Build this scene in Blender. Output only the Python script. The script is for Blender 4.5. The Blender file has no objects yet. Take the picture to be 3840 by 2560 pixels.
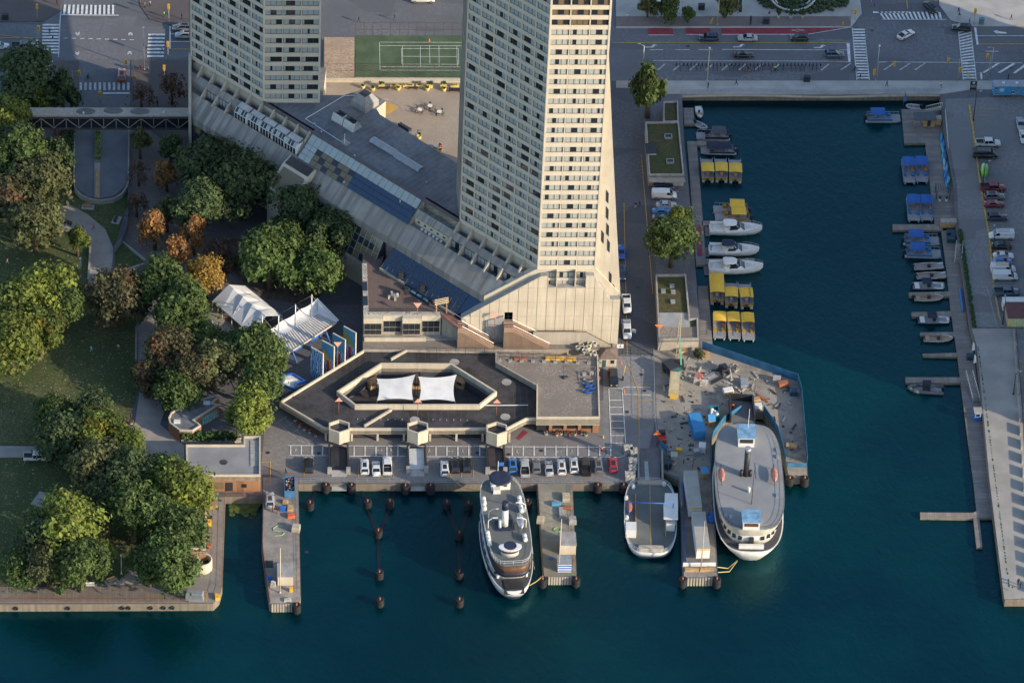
import bpy, bmesh, math, random
from mathutils import Vector, Matrix
from mathutils.geometry import tessellate_polygon
random.seed(7)
R_ = math.radians
SC = bpy.context.scene
COL = SC.collection
# ------------------------------------------------------------------ camera
TH, ROLL, YAW, FPX, DIST = R_(40.0), R_(2.65), R_(-4.2), 19050.0, 1110.0
_rz = Matrix.Rotation(YAW, 3, 'Z')
CAM = _rz @ Vector((0, -DIST*math.cos(TH), DIST*math.sin(TH)))
FW = _rz @ Vector((0, math.cos(TH), -math.sin(TH)))
_r0 = _rz @ Vector((1, 0, 0)); _u0 = _r0.cross(FW)
RT = math.cos(ROLL)*_r0 + math.sin(ROLL)*_u0
UP = -math.sin(ROLL)*_r0 + math.cos(ROLL)*_u0
cd = bpy.data.cameras.new('camera'); cam = bpy.data.objects.new('camera', cd); COL.objects.link(cam)
cd.sensor_width = 36.0; cd.lens = FPX/3840*36.0; cd.clip_start = 10; cd.clip_end = 6000
cam.matrix_world = Matrix(((RT.x, UP.x, -FW.x, CAM.x), (RT.y, UP.y, -FW.y, CAM.y), (RT.z, UP.z, -FW.z, CAM.z), (0, 0, 0, 1)))
SC.camera = cam
# ------------------------------------------------------------------ sky, sun, exposure
SUN_EL, SUN_AZ = R_(19.5), R_(-30.0)          # the sun stands to the right and a little towards the viewer
sd = Vector((math.cos(SUN_EL)*math.cos(SUN_AZ), math.cos(SUN_EL)*math.sin(SUN_AZ), math.sin(SUN_EL)))
W = bpy.data.worlds.new('World'); SC.world = W; W.use_nodes = True
nt = W.node_tree; nt.nodes.clear()
sk = nt.nodes.new('ShaderNodeTexSky'); sk.sky_type = 'NISHITA'; sk.sun_disc = False
sk.sun_elevation = SUN_EL; sk.sun_rotation = math.pi/2 - SUN_AZ; sk.air_density = 1.0; sk.dust_density = 0.8; sk.ozone_density = 1.8
bg = nt.nodes.new('ShaderNodeBackground'); bg.inputs[1].default_value = 0.15
ow = nt.nodes.new('ShaderNodeOutputWorld'); nt.links.new(sk.outputs[0], bg.inputs[0]); nt.links.new(bg.outputs[0], ow.inputs[0])
sl = bpy.data.lights.new('sun', 'SUN'); sl.energy = 3.3; sl.angle = R_(0.5); sl.color = (1.0, 0.84, 0.63)
so = bpy.data.objects.new('sun', sl); COL.objects.link(so); so.rotation_euler = sd.to_track_quat('Z', 'Y').to_euler()
SC.view_settings.view_transform = 'Standard'; SC.view_settings.look = 'None'
SC.view_settings.exposure = 0.92; SC.view_settings.gamma = 1.0; SC.view_settings.use_curve_mapping = False
SC.render.engine = 'CYCLES'

# ------------------------------------------------------------------ helpers
def G(px, py, z=0.0):
    """survey: point of the level plane z seen at photograph pixel (px, py)"""
    d = FW*FPX + RT*(px-1920) - UP*(py-1280)
    return CAM + d*((z-CAM.z)/d.z)
def G2(px, py, z=0.0):
    p = G(px, py, z); return (p.x, p.y)
MATS = {}
def _nodes(name):
    m = bpy.data.materials.new(name); m.use_nodes = True
    n = m.node_tree; b = n.nodes['Principled BSDF']; return m, n, b
def _mixcol(n, fac, c1, c2):
    x = n.nodes.new('ShaderNodeMix'); x.data_type = 'RGBA'
    if hasattr(fac, 'links'): n.links.new(fac, x.inputs[0])
    else: x.inputs[0].default_value = fac
    for i, c in ((6, c1), (7, c2)):
        if hasattr(c, 'links'): n.links.new(c, x.inputs[i])
        else: x.inputs[i].default_value = (*c, 1)
    return x.outputs[2]
def _noise(n, vec, scale, detail=3, rough=.55):
    t = n.nodes.new('ShaderNodeTexNoise'); t.inputs['Scale'].default_value = scale
    t.inputs['Detail'].default_value = detail; t.inputs['Roughness'].default_value = rough
    n.links.new(vec, t.inputs['Vector']); return t.outputs[0]
def _ramp(n, f, a, b):
    r = n.nodes.new('ShaderNodeMapRange'); r.inputs[1].default_value = a; r.inputs[2].default_value = b
    r.interpolation_type = 'SMOOTHSTEP'; n.links.new(f, r.inputs[0]); return r.outputs[0]
def _coord(n, scale=(1, 1, 1), rot=(0, 0, 0), kind='Object'):
    t = n.nodes.new('ShaderNodeTexCoord'); mp = n.nodes.new('ShaderNodeMapping')
    mp.inputs['Scale'].default_value = scale; mp.inputs['Rotation'].default_value = rot
    n.links.new(t.outputs[kind], mp.inputs[0]); return mp.outputs[0]
def mul(c, k): return tuple(max(0, min(1, v*k)) for v in c)
def M(name, col, rough=.75, var=.18, scale=.6, metal=0.0, kind='plain', col2=None, spec=.4, bump=0.0, **k):
    if name in MATS: return MATS[name]
    m, n, b = _nodes(name)
    b.inputs['Roughness'].default_value = rough; b.inputs['Metallic'].default_value = metal
    b.inputs['Specular IOR Level'].default_value = spec
    v = _coord(n)
    lo, hi = mul(col, 1-var), mul(col, 1+var)
    if kind == 'plain':
        c = _mixcol(n, _ramp(n, _noise(n, v, scale, 4), .3, .7), lo, hi)
    elif kind == 'asphalt':      # broad stains, small grain, dark repairs
        c = _mixcol(n, _ramp(n, _noise(n, v, .05, 5, .6), .35, .65), lo, hi)
        c = _mixcol(n, _ramp(n, _noise(n, v, 1.3, 4, .7), .35, .7), mul(col, .8), c)
        v2 = _coord(n, (.16, .28, 1), (0, 0, .12))
        vo = n.nodes.new('ShaderNodeTexVoronoi'); vo.distance = 'CHEBYCHEV'; vo.inputs['Scale'].default_value = k.get('patch', .6)
        n.links.new(v2, vo.inputs['Vector'])
        bw = n.nodes.new('ShaderNodeSeparateColor'); n.links.new(vo.outputs['Color'], bw.inputs[0])
        c = _mixcol(n, _ramp(n, bw.outputs[0], .80, .84), c, mul(col, .74))
        c = _mixcol(n, _ramp(n, _noise(n, _coord(n, (.03, .6, 1)), 1.0, 4, .6), .6, .78), c, mul(col, .7))
        ve = n.nodes.new('ShaderNodeTexVoronoi'); ve.feature = 'DISTANCE_TO_EDGE'; ve.inputs['Scale'].default_value = .13
        n.links.new(v, ve.inputs['Vector'])
        mm = n.nodes.new('ShaderNodeMath'); mm.operation = 'LESS_THAN'; mm.inputs[1].default_value = .006; n.links.new(ve.outputs[0], mm.inputs[0])
        c = _mixcol(n, mm.outputs[0], c, mul(col, .78))
    elif kind == 'grass':
        c = _mixcol(n, _ramp(n, _noise(n, v, .09, 5, .66), .40, .66), col, col2)
        c = _mixcol(n, _ramp(n, _noise(n, v, 1.6, 4, .7), .3, .7), mul(col, .6), c)
    elif kind == 'streak':       # run-off streaks along the local axis given
        v2 = _coord(n, k.get('stretch', (1.2, 1.2, .08)))
        c = _mixcol(n, _ramp(n, _noise(n, v2, k.get('s2', 1.0), 4, .65), .38, .68), hi, lo)
        c = _mixcol(n, _ramp(n, _noise(n, v, .25, 3), .3, .75), c, mul(col, .88))
    elif kind == 'planks':       # boards across the local x or y axis
        ax = k.get('axis', 'x'); w = k.get('width', .3)
        sp = n.nodes.new('ShaderNodeSeparateXYZ'); n.links.new(v, sp.inputs[0])
        dv = n.nodes.new('ShaderNodeMath'); dv.operation = 'DIVIDE'; dv.inputs[1].default_value = w
        n.links.new(sp.outputs[0 if ax == 'x' else 1], dv.inputs[0])
        fl = n.nodes.new('ShaderNodeMath'); fl.operation = 'FLOOR'; n.links.new(dv.outputs[0], fl.inputs[0])
        fr = n.nodes.new('ShaderNodeMath'); fr.operation = 'FRACT'; n.links.new(dv.outputs[0], fr.inputs[0])
        wn = n.nodes.new('ShaderNodeTexWhiteNoise'); wn.noise_dimensions = '1D'; n.links.new(fl.outputs[0], wn.inputs['W'])
        c = _mixcol(n, wn.outputs[0], lo, hi)
        c = _mixcol(n, _ramp(n, _noise(n, v, .5, 4), .35, .7), c, mul(col, .8))
        lt = n.nodes.new('ShaderNodeMath'); lt.operation = 'LESS_THAN'; lt.inputs[1].default_value = .1; n.links.new(fr.outputs[0], lt.inputs[0])
        c = _mixcol(n, lt.outputs[0], c, mul(col, .45))
    elif kind == 'gravel':
        vo = n.nodes.new('ShaderNodeTexVoronoi'); vo.inputs['Scale'].default_value = scale; n.links.new(v, vo.inputs['Vector'])
        bw = n.nodes.new('ShaderNodeSeparateColor'); n.links.new(vo.outputs['Color'], bw.inputs[0])
        c = _mixcol(n, bw.outputs[0], lo, hi)
        c = _mixcol(n, _ramp(n, _noise(n, v, .22, 4), .35, .7), c, mul(col, .82))
    elif kind == 'pavers':
        br = n.nodes.new('ShaderNodeTexBrick'); br.inputs['Scale'].default_value = scale
        br.inputs['Color1'].default_value = (*lo, 1); br.inputs['Color2'].default_value = (*hi, 1); br.inputs['Mortar'].default_value = (*mul(col, .6), 1)
        br.inputs['Mortar Size'].default_value = .012; n.links.new(v, br.inputs['Vector'])
        c = _mixcol(n, _ramp(n, _noise(n, v, .12, 4), .35, .7), br.outputs[0], mul(col, .8))
    elif kind == 'membrane':     # flat roof: dark stains where water stands, pale seams
        c = _mixcol(n, _ramp(n, _noise(n, v, .11, 5, .6), .42, .6), hi, lo)
        c = _mixcol(n, _ramp(n, _noise(n, v, .8, 4), .3, .75), c, mul(col, .85))
        wv = n.nodes.new('ShaderNodeTexWave'); wv.inputs['Scale'].default_value = .22; wv.inputs['Distortion'].default_value = .4
        wv.bands_direction = k.get('dir', 'X'); n.links.new(v, wv.inputs['Vector'])
        c = _mixcol(n, _ramp(n, wv.outputs[1], .97, 1.0), c, mul(col, 1.35))
    elif kind == 'mud':
        c = _mixcol(n, _ramp(n, _noise(n, v, .07, 6, .65), .36, .64), lo, hi)
        c = _mixcol(n, _ramp(n, _noise(n, v, .55, 6, .7), .4, .66), c, col2)
    elif kind == 'leaf':
        oi = n.nodes.new('ShaderNodeObjectInfo')
        c = _mixcol(n, _ramp(n, _noise(n, v, k.get('ls', 2.2), 3, .6), .35, .66), lo, hi)
        if col2: c = _mixcol(n, _ramp(n, _noise(n, _coord(n, (1, 1, 1), (.5, .3, 0)), k.get('ls2', 1.1), 3), .5, .68), c, col2)
        hs = n.nodes.new('ShaderNodeHueSaturation'); n.links.new(c, hs.inputs['Color'])
        mr = n.nodes.new('ShaderNodeMapRange'); mr.inputs[3].default_value = .82; mr.inputs[4].default_value = 1.2
        n.links.new(oi.outputs['Random'], mr.inputs[0]); n.links.new(mr.outputs[0], hs.inputs['Value']); c = hs.outputs[0]
        tr = n.nodes.new('ShaderNodeBsdfTranslucent'); n.links.new(c, tr.inputs[0])
        ms = n.nodes.new('ShaderNodeMixShader'); ms.inputs[0].default_value = .28
        n.links.new(b.outputs[0], ms.inputs[1]); n.links.new(tr.outputs[0], ms.inputs[2])
        n.links.new(ms.outputs[0], n.nodes['Material Output'].inputs[0])
    elif kind == 'check':        # small painted checks
        ck = n.nodes.new('ShaderNodeTexChecker'); ck.inputs['Scale'].default_value = scale
        ck.inputs[1].default_value = (*col, 1); ck.inputs[2].default_value = (*col2, 1); n.links.new(v, ck.inputs[0]); c = ck.outputs[0]
    elif kind == 'swirl':        # painted waves of a mural
        wv = n.nodes.new('ShaderNodeTexWave'); wv.inputs['Scale'].default_value = scale; wv.inputs['Distortion'].default_value = 9
        wv.inputs['Detail'].default_value = 3; wv.inputs['Detail Scale'].default_value = 1.4; n.links.new(v, wv.inputs['Vector'])
        c = _mixcol(n, _ramp(n, wv.outputs[1], .45, .95), col, col2)
    if hasattr(c, 'links'): n.links.new(c, b.inputs['Base Color'])
    else: b.inputs['Base Color'].default_value = (*col, 1)
    if bump:
        bp = n.nodes.new('ShaderNodeBump'); bp.inputs['Strength'].default_value = bump; bp.inputs['Distance'].default_value = .1
        n.links.new(_noise(n, v, k.get('bs', 3), 4), bp.inputs['Height']); n.links.new(bp.outputs[0], b.inputs['Normal'])
    MATS[name] = m; return m
def paint(name, col, rough=.3):
    if name in MATS: return MATS[name]
    m, n, b = _nodes(name); b.inputs['Base Color'].default_value = (*col, 1); b.inputs['Roughness'].default_value = rough
    b.inputs['Coat Weight'].default_value = .6; b.inputs['Coat Roughness'].default_value = .08; MATS[name] = m; return m

class MB:
    def __init__(s): s.v = []; s.f = []; s.m = []; s.sm = []
    def add(s, vs, fs, m=0, smooth=False):
        o = len(s.v); s.v += [tuple(v) for v in vs]
        for f in fs: s.f.append([o+i for i in f]); s.m.append(m); s.sm.append(smooth)
        return s
    def box(s, x0, x1, y0, y1, z0, z1, m=0):
        return s.add([(x0,y0,z0),(x1,y0,z0),(x1,y1,z0),(x0,y1,z0),(x0,y0,z1),(x1,y0,z1),(x1,y1,z1),(x0,y1,z1)],
                     [(0,3,2,1),(4,5,6,7),(0,1,5,4),(1,2,6,5),(2,3,7,6),(3,0,4,7)], m)
    def obox(s, c, size, yaw=0, m=0, pitch=0):
        mt = Matrix.Rotation(yaw, 3, 'Z') @ Matrix.Rotation(pitch, 3, 'Y'); c = Vector(c); h = [k/2 for k in size]
        vs = [c + mt @ Vector((sx*h[0], sy*h[1], sz*h[2])) for sx, sy, sz in
              ((-1,-1,-1),(1,-1,-1),(1,1,-1),(-1,1,-1),(-1,-1,1),(1,-1,1),(1,1,1),(-1,1,1))]
        return s.add(vs, [(0,3,2,1),(4,5,6,7),(0,1,5,4),(1,2,6,5),(2,3,7,6),(3,0,4,7)], m)
    def bar(s, a, b, w, h=None, m=0):
        """rectangular bar from a to b"""
        a, b = Vector(a), Vector(b); h = h or w; d = (b-a).normalized()
        u = d.cross(Vector((0, 0, 1))); u = u.normalized() if u.length > 1e-4 else Vector((1, 0, 0)); n = u.cross(d).normalized()
        vs = [p + u*(i*w/2) + n*(j*h/2) for p in (a, b) for i, j in ((-1,-1),(1,-1),(1,1),(-1,1))]
        return s.add(vs, [(0,3,2,1),(4,5,6,7),(0,1,5,4),(1,2,6,5),(2,3,7,6),(3,0,4,7)], m)
    def tube(s, a, b, r0, r1=None, n=8, m=0, cap=True):
        a, b = Vector(a), Vector(b); r1 = r0 if r1 is None else r1; d = (b-a).normalized()
        u = d.orthogonal().normalized(); w = d.cross(u)
        vs = []
        for p, r in ((a, r0), (b, r1)):
            for i in range(n):
                t = 2*math.pi*i/n; vs.append(p + u*(math.cos(t)*r) + w*(math.sin(t)*r))
        o = len(s.v); s.add(vs, [(i, (i+1) % n, n+(i+1) % n, n+i) for i in range(n)], m, n > 6)
        if cap:
            s.f.append([o+i for i in range(n)][::-1]); s.m.append(m); s.sm.append(False)
            s.f.append([o+n+i for i in range(n)]); s.m.append(m); s.sm.append(False)
        return s
    def path(s, pts, r, n=6, m=0):
        for a, b in zip(pts, pts[1:]): s.tube(a, b, r, r, n, m, False)
        return s
    def lathe(s, prof, n=12, m=0, c=(0, 0, 0), cap=True):
        vs = []
        for r, z in prof:
            for i in range(n):
                t = 2*math.pi*i/n; vs.append((c[0]+r*math.cos(t), c[1]+r*math.sin(t), c[2]+z))
        fs = [(j*n+i, j*n+(i+1) % n, (j+1)*n+(i+1) % n, (j+1)*n+i) for j in range(len(prof)-1) for i in range(n)]
        flat = len(prof) == 2 and prof[0][1] == prof[1][1]
        o = len(s.v); s.add(vs, [] if flat else fs, m, True)
        if cap:
            k = (len(prof)-1)*n
            s.f.append([o+k+i for i in range(n)]); s.m.append(m); s.sm.append(False)
        return s
    def prism(s, poly, z0, z1, m=0, mt=None, bottom=False):
        """upright prism over a plan polygon (any simple polygon)"""
        n = len(poly); ar = sum(poly[i][0]*poly[(i+1) % n][1]-poly[(i+1) % n][0]*poly[i][1] for i in range(n))
        if ar < 0: poly = poly[::-1]
        z0s = z0 if isinstance(z0, (list, tuple)) else [z0]*n; z1s = z1 if isinstance(z1, (list, tuple)) else [z1]*n
        if ar < 0: z0s = z0s[::-1]; z1s = z1s[::-1]
        vs = [(p[0], p[1], z0s[i]) for i, p in enumerate(poly)] + [(p[0], p[1], z1s[i]) for i, p in enumerate(poly)]
        s.add(vs, [(i, (i+1) % n, n+(i+1) % n, n+i) for i in range(n)], m)
        tri = tessellate_polygon([[Vector((p[0], p[1], 0)) for p in poly]]); o = len(s.v)-2*n; mt = m if mt is None else mt
        for a, b, c in tri:
            q = [Vector((poly[i][0], poly[i][1], 0)) for i in (a, b, c)]
            t = (a, b, c) if (q[1]-q[0]).cross(q[2]-q[0]).z > 0 else (a, c, b)
            s.f.append([o+n+i for i in t]); s.m.append(mt); s.sm.append(False)
            if bottom: s.f.append([o+i for i in t[::-1]]); s.m.append(m); s.sm.append(False)
        return s
    def slab(s, poly3, thick, m=0):
        """flat polygon in space given thickness along its normal (backwards)"""
        p = [Vector(q) for q in poly3]; n = len(p); nr = Vector((0, 0, 0))
        for i in range(n): nr += p[i].cross(p[(i+1) % n])
        nr.normalize(); vs = p + [q - nr*thick for q in p]
        return s.add(vs, [tuple(range(n)), tuple(range(2*n-1, n-1, -1))] + [(i, n+i, n+(i+1) % n, (i+1) % n) for i in range(n)], m)
    def loft(s, rings, m=0, smooth=True, closed=True, cap0=True, cap1=True, mc=None):
        n = len(rings[0]); o = len(s.v)
        vs = [v for r in rings for v in r]; k = n if closed else n-1
        s.add(vs, [(j*n+i, j*n+(i+1) % n, (j+1)*n+(i+1) % n, (j+1)*n+i) for j in range(len(rings)-1) for i in range(k)], m, smooth)
        if closed:
            mc = m if mc is None else mc
            if cap0: s.f.append([o+i for i in range(n)][::-1]); s.m.append(mc); s.sm.append(False)
            if cap1: q = o+(len(rings)-1)*n; s.f.append([q+i for i in range(n)]); s.m.append(mc); s.sm.append(False)
        return s
    def ball(s, c, r, m=0, n=8, sz=1.0):
        pr = [(max(.001, math.sin(math.pi*j/6))*r, -math.cos(math.pi*j/6)*r*sz) for j in range(7)]
        return s.lathe(pr, n, m, c, False)
    def mesh(s, name, mats):
        me = bpy.data.meshes.new(name); me.from_pydata(s.v, [], s.f)
        for x in mats: me.materials.append(x)
        me.polygons.foreach_set('material_index', s.m); me.polygons.foreach_set('use_smooth', s.sm); me.update(); return me
    def build(s, name, mats, parent=None, loc=None, rz=0.0):
        return link(name, s.mesh(name, mats if isinstance(mats, (list, tuple)) else [mats]), parent, loc, rz)
def link(name, me, parent=None, loc=None, rz=0.0, scale=None):
    o = bpy.data.objects.new(name, me); COL.objects.link(o)
    if parent: o.parent = parent
    if loc is not None: o.location = loc
    if rz: o.rotation_euler[2] = rz
    if scale is not None: o.scale = scale
    return o
def tag(o, label, cat, group=None):
    o['label'] = label; o['category'] = cat
    if group: o['group'] = group
    return o
def thing(name, label, cat, loc=(0, 0, 0), rz=0.0, group=None):
    o = bpy.data.objects.new(name, None); o.empty_display_size = .2; COL.objects.link(o)
    o.location = loc; o.rotation_euler[2] = rz; return tag(o, label, cat, group)
def single(name, label, cat, mb, mats, loc=(0, 0, 0), rz=0.0, group=None):
    return tag(mb.build(name, mats, None, loc, rz), label, cat, group)
def copy_tree(o, parent=None):
    c = o.copy(); COL.objects.link(c); c.parent = parent
    for ch in list(o.children): copy_tree(ch, c)
    return c
def clone(o, label, loc, rz=0.0, scale=None, group=None, paintmap=None):
    c = copy_tree(o); c.location = loc; c.rotation_euler[2] = rz; c['label'] = label
    if scale: c.scale = scale
    if group: c['group'] = group
    if paintmap: repaint(c, paintmap)
    return c
def repaint(o, pm):
    for ch in [o]+list(o.children_recursive):
        if ch.type != 'MESH': continue
        for i, sl_ in enumerate(ch.material_slots):
            mm_ = pm.get(sl_.material.name) if sl_.material else None
            if mm_: sl_.link = 'OBJECT'; sl_.material = mm_
def ribbon(mb, pts, th, z0, z1, closed=False, m=0):
    """wall of thickness th whose outer face follows pts; the inside lies to the left of the run"""
    P = [Vector((p[0], p[1])) for p in pts]; n = len(P)
    zz = z1 if isinstance(z1, (list, tuple)) else [z1]*n; q0 = z0 if isinstance(z0, (list, tuple)) else [z0]*n
    nor = lambda a, b: Vector((-(b-a).y, (b-a).x)).normalized()
    off = []
    for i in range(n):
        a = nor(P[i-1], P[i]) if (closed or i > 0) else None; b = nor(P[i], P[(i+1) % n]) if (closed or i < n-1) else None
        if a is None: k = b
        elif b is None: k = a
        else: k = (a+b); k = k/max(.3, k.dot(a)) if k.length > 1e-6 else a
        off.append(P[i]+k*th)
    vs = [(p.x, p.y, q0[i]) for i, p in enumerate(P)]+[(p.x, p.y, zz[i]) for i, p in enumerate(P)]+[(p.x, p.y, q0[i]) for i, p in enumerate(off)]+[(p.x, p.y, zz[i]) for i, p in enumerate(off)]
    fs = []
    for i in range(n if closed else n-1):
        j = (i+1) % n; fs += [(i, j, n+j, n+i), (2*n+j, 2*n+i, 3*n+i, 3*n+j), (n+i, n+j, 3*n+j, 3*n+i)]
    if not closed: fs += [(0, n, 3*n, 2*n), (n-1, 2*n+n-1, 3*n+n-1, 2*n-1)]
    return mb.add(vs, fs, m)
def prism_hole(mb, outer, hole, z0, z1, m=0, mt=0):
    nO, nH = len(outer), len(hole); P = list(outer)+list(hole); n = nO+nH
    mb.add([(x, y, z0) for x, y in P]+[(x, y, z1) for x, y in P], [(i, (i+1) % nO, n+(i+1) % nO, n+i) for i in range(nO)]+[(nO+i, n+nO+i, n+nO+(i+1) % nH, nO+(i+1) % nH) for i in range(nH)], m)
    o = len(mb.v)-2*n
    for a, b, c in tessellate_polygon([[Vector((x, y, 0)) for x, y in outer], [Vector((x, y, 0)) for x, y in hole]]):
        q = [Vector((*P[i], 0)) for i in (a, b, c)]; t = (a, b, c) if (q[1]-q[0]).cross(q[2]-q[0]).z > 0 else (a, c, b)
        mb.f.append([o+n+i for i in t]); mb.m.append(mt); mb.sm.append(False); mb.f.append([o+i for i in t[::-1]]); mb.m.append(m); mb.sm.append(False)
    return mb
_lift = [0]
def structure(o): o['kind'] = 'structure'; return o
def sheet(name, pts, mat, h=.02, px=True, base=-.3, z=0.0):
    """a piece of ground of the setting, laid h above the land with real edges"""
    _lift[0] += 1; poly = [G2(x, y, z+h) for x, y in pts] if px else pts
    return structure(MB().prism(poly, z+base, z+h+_lift[0]*.0015).build(name, mat))
# ------------------------------------------------------------------ materials of the setting
m_asph = M('asphalt', (.14, .14, .15), .85, .25, kind='asphalt')
m_road = M('road_asphalt', (.15, .152, .162), .85, .22, kind='asphalt', patch=.45)
m_lane = M('lane_asphalt', (.105, .107, .115), .85, .22, kind='asphalt')
m_fore = M('forecourt_asphalt', (.215, .20, .19), .85, .16, kind='asphalt')
m_lot = M('lot_asphalt', (.225, .222, .222), .85, .18, kind='asphalt')
m_conc = M('concrete_paving', (.36, .345, .32), .8, .12, .25)
m_concl = M('pale_concrete', (.31, .293, .265), .8, .12, .2)
m_apron = M('worn_concrete', (.27, .245, .215), .85, .22, kind='mud', col2=(.20, .18, .16))
m_brick = M('brick_paving', (.115, .095, .093), .85, .15, 3.0, kind='pavers')
m_prom = M('promenade_paving', (.19, .155, .14), .85, .2, 1.5, kind='pavers')
m_path = M('path_concrete', (.31, .275, .24), .85, .12, .3)
m_grass = M('lawn', (.062, .094, .03), .95, .2, kind='grass', col2=(.145, .14, .058))
m_soil = M('planting_soil', (.09, .07, .055), .95, .3, .8)
m_mud = M('site_soil', (.235, .215, .185), .9, .3, kind='mud', col2=(.30, .265, .225))
m_board = M('boardwalk_timber', (.20, .165, .14), .85, .16, kind='planks', axis='x', width=.34)
m_dockx = M('dock_timber', (.22, .20, .185), .85, .22, kind='planks', axis='y', width=.42)
m_dockf = M('finger_timber', (.26, .23, .20), .85, .22, kind='planks', axis='x', width=.5)
m_white = M('road_paint', (.62, .62, .60), .7, .22, 1.2)
m_wornp = M('worn_paint', (.40, .40, .40), .7, .35, 1.6)
m_yell = M('yellow_paint', (.55, .33, .06), .7, .2, 1.2)
m_redl = M('red_lane_paint', (.24, .03, .045), .8, .22, .5)
m_cream = M('cream_concrete', (.54, .47, .36), .8, .1, kind='streak')
m_creamd = M('weathered_concrete', (.40, .35, .28), .85, .16, kind='streak')
m_grey = M('grey_concrete', (.31, .295, .275), .85, .22, kind='streak', stretch=(1, 1, .25))
m_steel = M('galvanised_steel', (.42, .43, .44), .45, .15, 1, .6)
m_dark = M('dark_metal', (.03, .032, .037), .5, .2, 1)
m_blackr = M('black_rubber', (.013, .013, .015), .75, .35, 3)
m_rust = M('rusty_steel', (.30, .115, .06), .8, .3, 2)
m_whitep = M('white_paint', (.68, .67, .64), .5, .06, .8)
m_red = M('red_paint', (.55, .045, .03), .5, .12, 1)
m_orange = M('orange_paint', (.85, .17, .03), .55, .1, 1)
m_yellow = M('yellow_plastic', (.72, .40, .03), .5, .1, 1)
m_blue = M('blue_paint', (.03, .13, .45), .5, .15, 1)
m_wood = M('plain_timber', (.42, .27, .13), .7, .22, 1.5)
m_grav = M('roof_gravel', (.235, .20, .17), .95, .4, 5, kind='gravel')
m_gravw = M('white_gravel', (.42, .39, .34), .95, .6, 3, kind='gravel')
m_roofd = M('dark_roofing', (.046, .043, .044), .7, .55, kind='membrane')
m_roofg = M('grey_roofing', (.14, .147, .16), .8, .3, kind='membrane')
m_fol = M('hedge_leaves', (.04, .09, .02), .8, .4, 3, kind='leaf')
m_cloth = M('white_fabric', (.66, .65, .63), .8, .1, .35)
def glassmat(name, col, rough=.06, spec=.6):
    m, n, b = _nodes(name); b.inputs['Base Color'].default_value = (*col, 1); b.inputs['Roughness'].default_value = rough
    b.inputs['Specular IOR Level'].default_value = spec; MATS[name] = m; return m
m_glass = glassmat('dark_glass', (.022, .027, .034)); m_blueglass = glassmat('blue_glass', (.012, .04, .085), .1, .8)
m_carglass = glassmat('car_glass', (.012, .014, .018), .05, .8)
# ------------------------------------------------------------------ water
def water_mat():
    m, n, b = _nodes('harbour_water')
    v = _coord(n)
    c = _mixcol(n, _ramp(n, _noise(n, v, .02, 4, .6), .38, .68), (.0001, .013, .019), (.0002, .023, .027))
    n.links.new(c, b.inputs['Base Color']); b.inputs['Roughness'].default_value = .12; b.inputs['IOR'].default_value = 1.33
    b.inputs['Specular IOR Level'].default_value = .9; b.inputs['Specular Tint'].default_value = (.06, .84, 1, 1)
    v2 = _coord(n, (1, .6, 1), (0, 0, .5))
    a1 = _noise(n, v2, .7, 7, .68); bp = n.nodes.new('ShaderNodeBump'); bp.inputs['Strength'].default_value = .3; bp.inputs['Distance'].default_value = .5
    n.links.new(a1, bp.inputs['Height']); n.links.new(bp.outputs[0], b.inputs['Normal']); return m
WZ = -2.0
structure(MB().box(-1500, 1500, -1500, 1500, WZ-.5, WZ).build('water', water_mat()))
# ------------------------------------------------------------------ land with its quay walls
L_in = [(800,2262),(822,2240),(833,2200),(845,1862),(985,1862),(981,2050),(1000,2200),(1010,2264),(1118,2264),(1128,2235),(1119,1814),
        (2013,1814),(2037,2162),(2163,2162),(2147,1814),(2395,1814),(2396,1768),(2478,1768),(2545,1800),(2562,2166),(2692,2166),(2672,1760),(2668,1650),(2715,1585),(2780,1545),
        (2860,1545),(2915,1625),(2945,1740),(2955,1788),(3030,1788),(3024,1700),(3005,1480),(2992,1428),(2640,1308),(2628,1302),
        (2622,1192),(2606,985),(2588,761),(2566,529),(2557,352),(3525,352),(3538,480),(3576,687),(3584,846),(3637,1229),(3659,1300),(3707,1794),(3764,2230),(3769,2246)]
lp = [G2(x, y) for x, y in L_in]
yl, yr = lp[0][1], lp[-1][1]
land = [(-900, yl)] + lp + [(900, yr), (900, 1500), (-900, 1500)]
structure(MB().prism(land, -6, 0, 1, 0).build('ground', [m_asph, M('quay_wall', (.20, .165, .125), .9, .3, kind='streak')]))
# ------------------------------------------------------------------ paving, lawns, roads
sheet('road', [(2290,100),(4100,100),(4100,304),(2290,304)], m_road, .012)
sheet('road', [(-200,88),(165,84),(235,40),(240,-200),(515,-200),(520,20),(560,78),(640,97),(740,97),(740,222),(-200,222)], m_road, .012)
sheet('lane', [(2292,304),(2440,304),(2448,760),(2475,1330),(2330,1330)], m_lane, .014)
sheet('plaza', [(2400,-200),(3200,-200),(3232,50),(3190,104),(2440,106),(2310,106),(2310,-20)], m_conc, .13)
sheet('pavement', [(2310,62),(3190,62),(3190,99),(2310,99)], m_prom, .145)
sheet('pavement', [(-200,-200),(232,-200),(226,38),(160,80),(-200,84)], m_brick, .13)
sheet('pavement', [(520,-200),(740,-200),(740,93),(640,93),(562,74),(524,20)], m_brick, .13)
sheet('pavement', [(3520,-200),(4100,-200),(4100,99),(3650,99),(3565,76),(3522,20)], m_conc, .13)
sheet('pavement', [(2440,303),(4100,303),(4100,332),(3640,336),(3540,352),(2557,352),(2440,352)], m_conc, .12)
sheet('pavement', [(2310,303),(2440,303),(2440,330),(2310,330)], m_path, .11)
sheet('pavement', [(200,228),(296,228),(296,330),(160,330)], m_brick, .10)
sheet('pavement', [(492,228),(720,228),(720,600),(492,430)], m_brick, .10)
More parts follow.
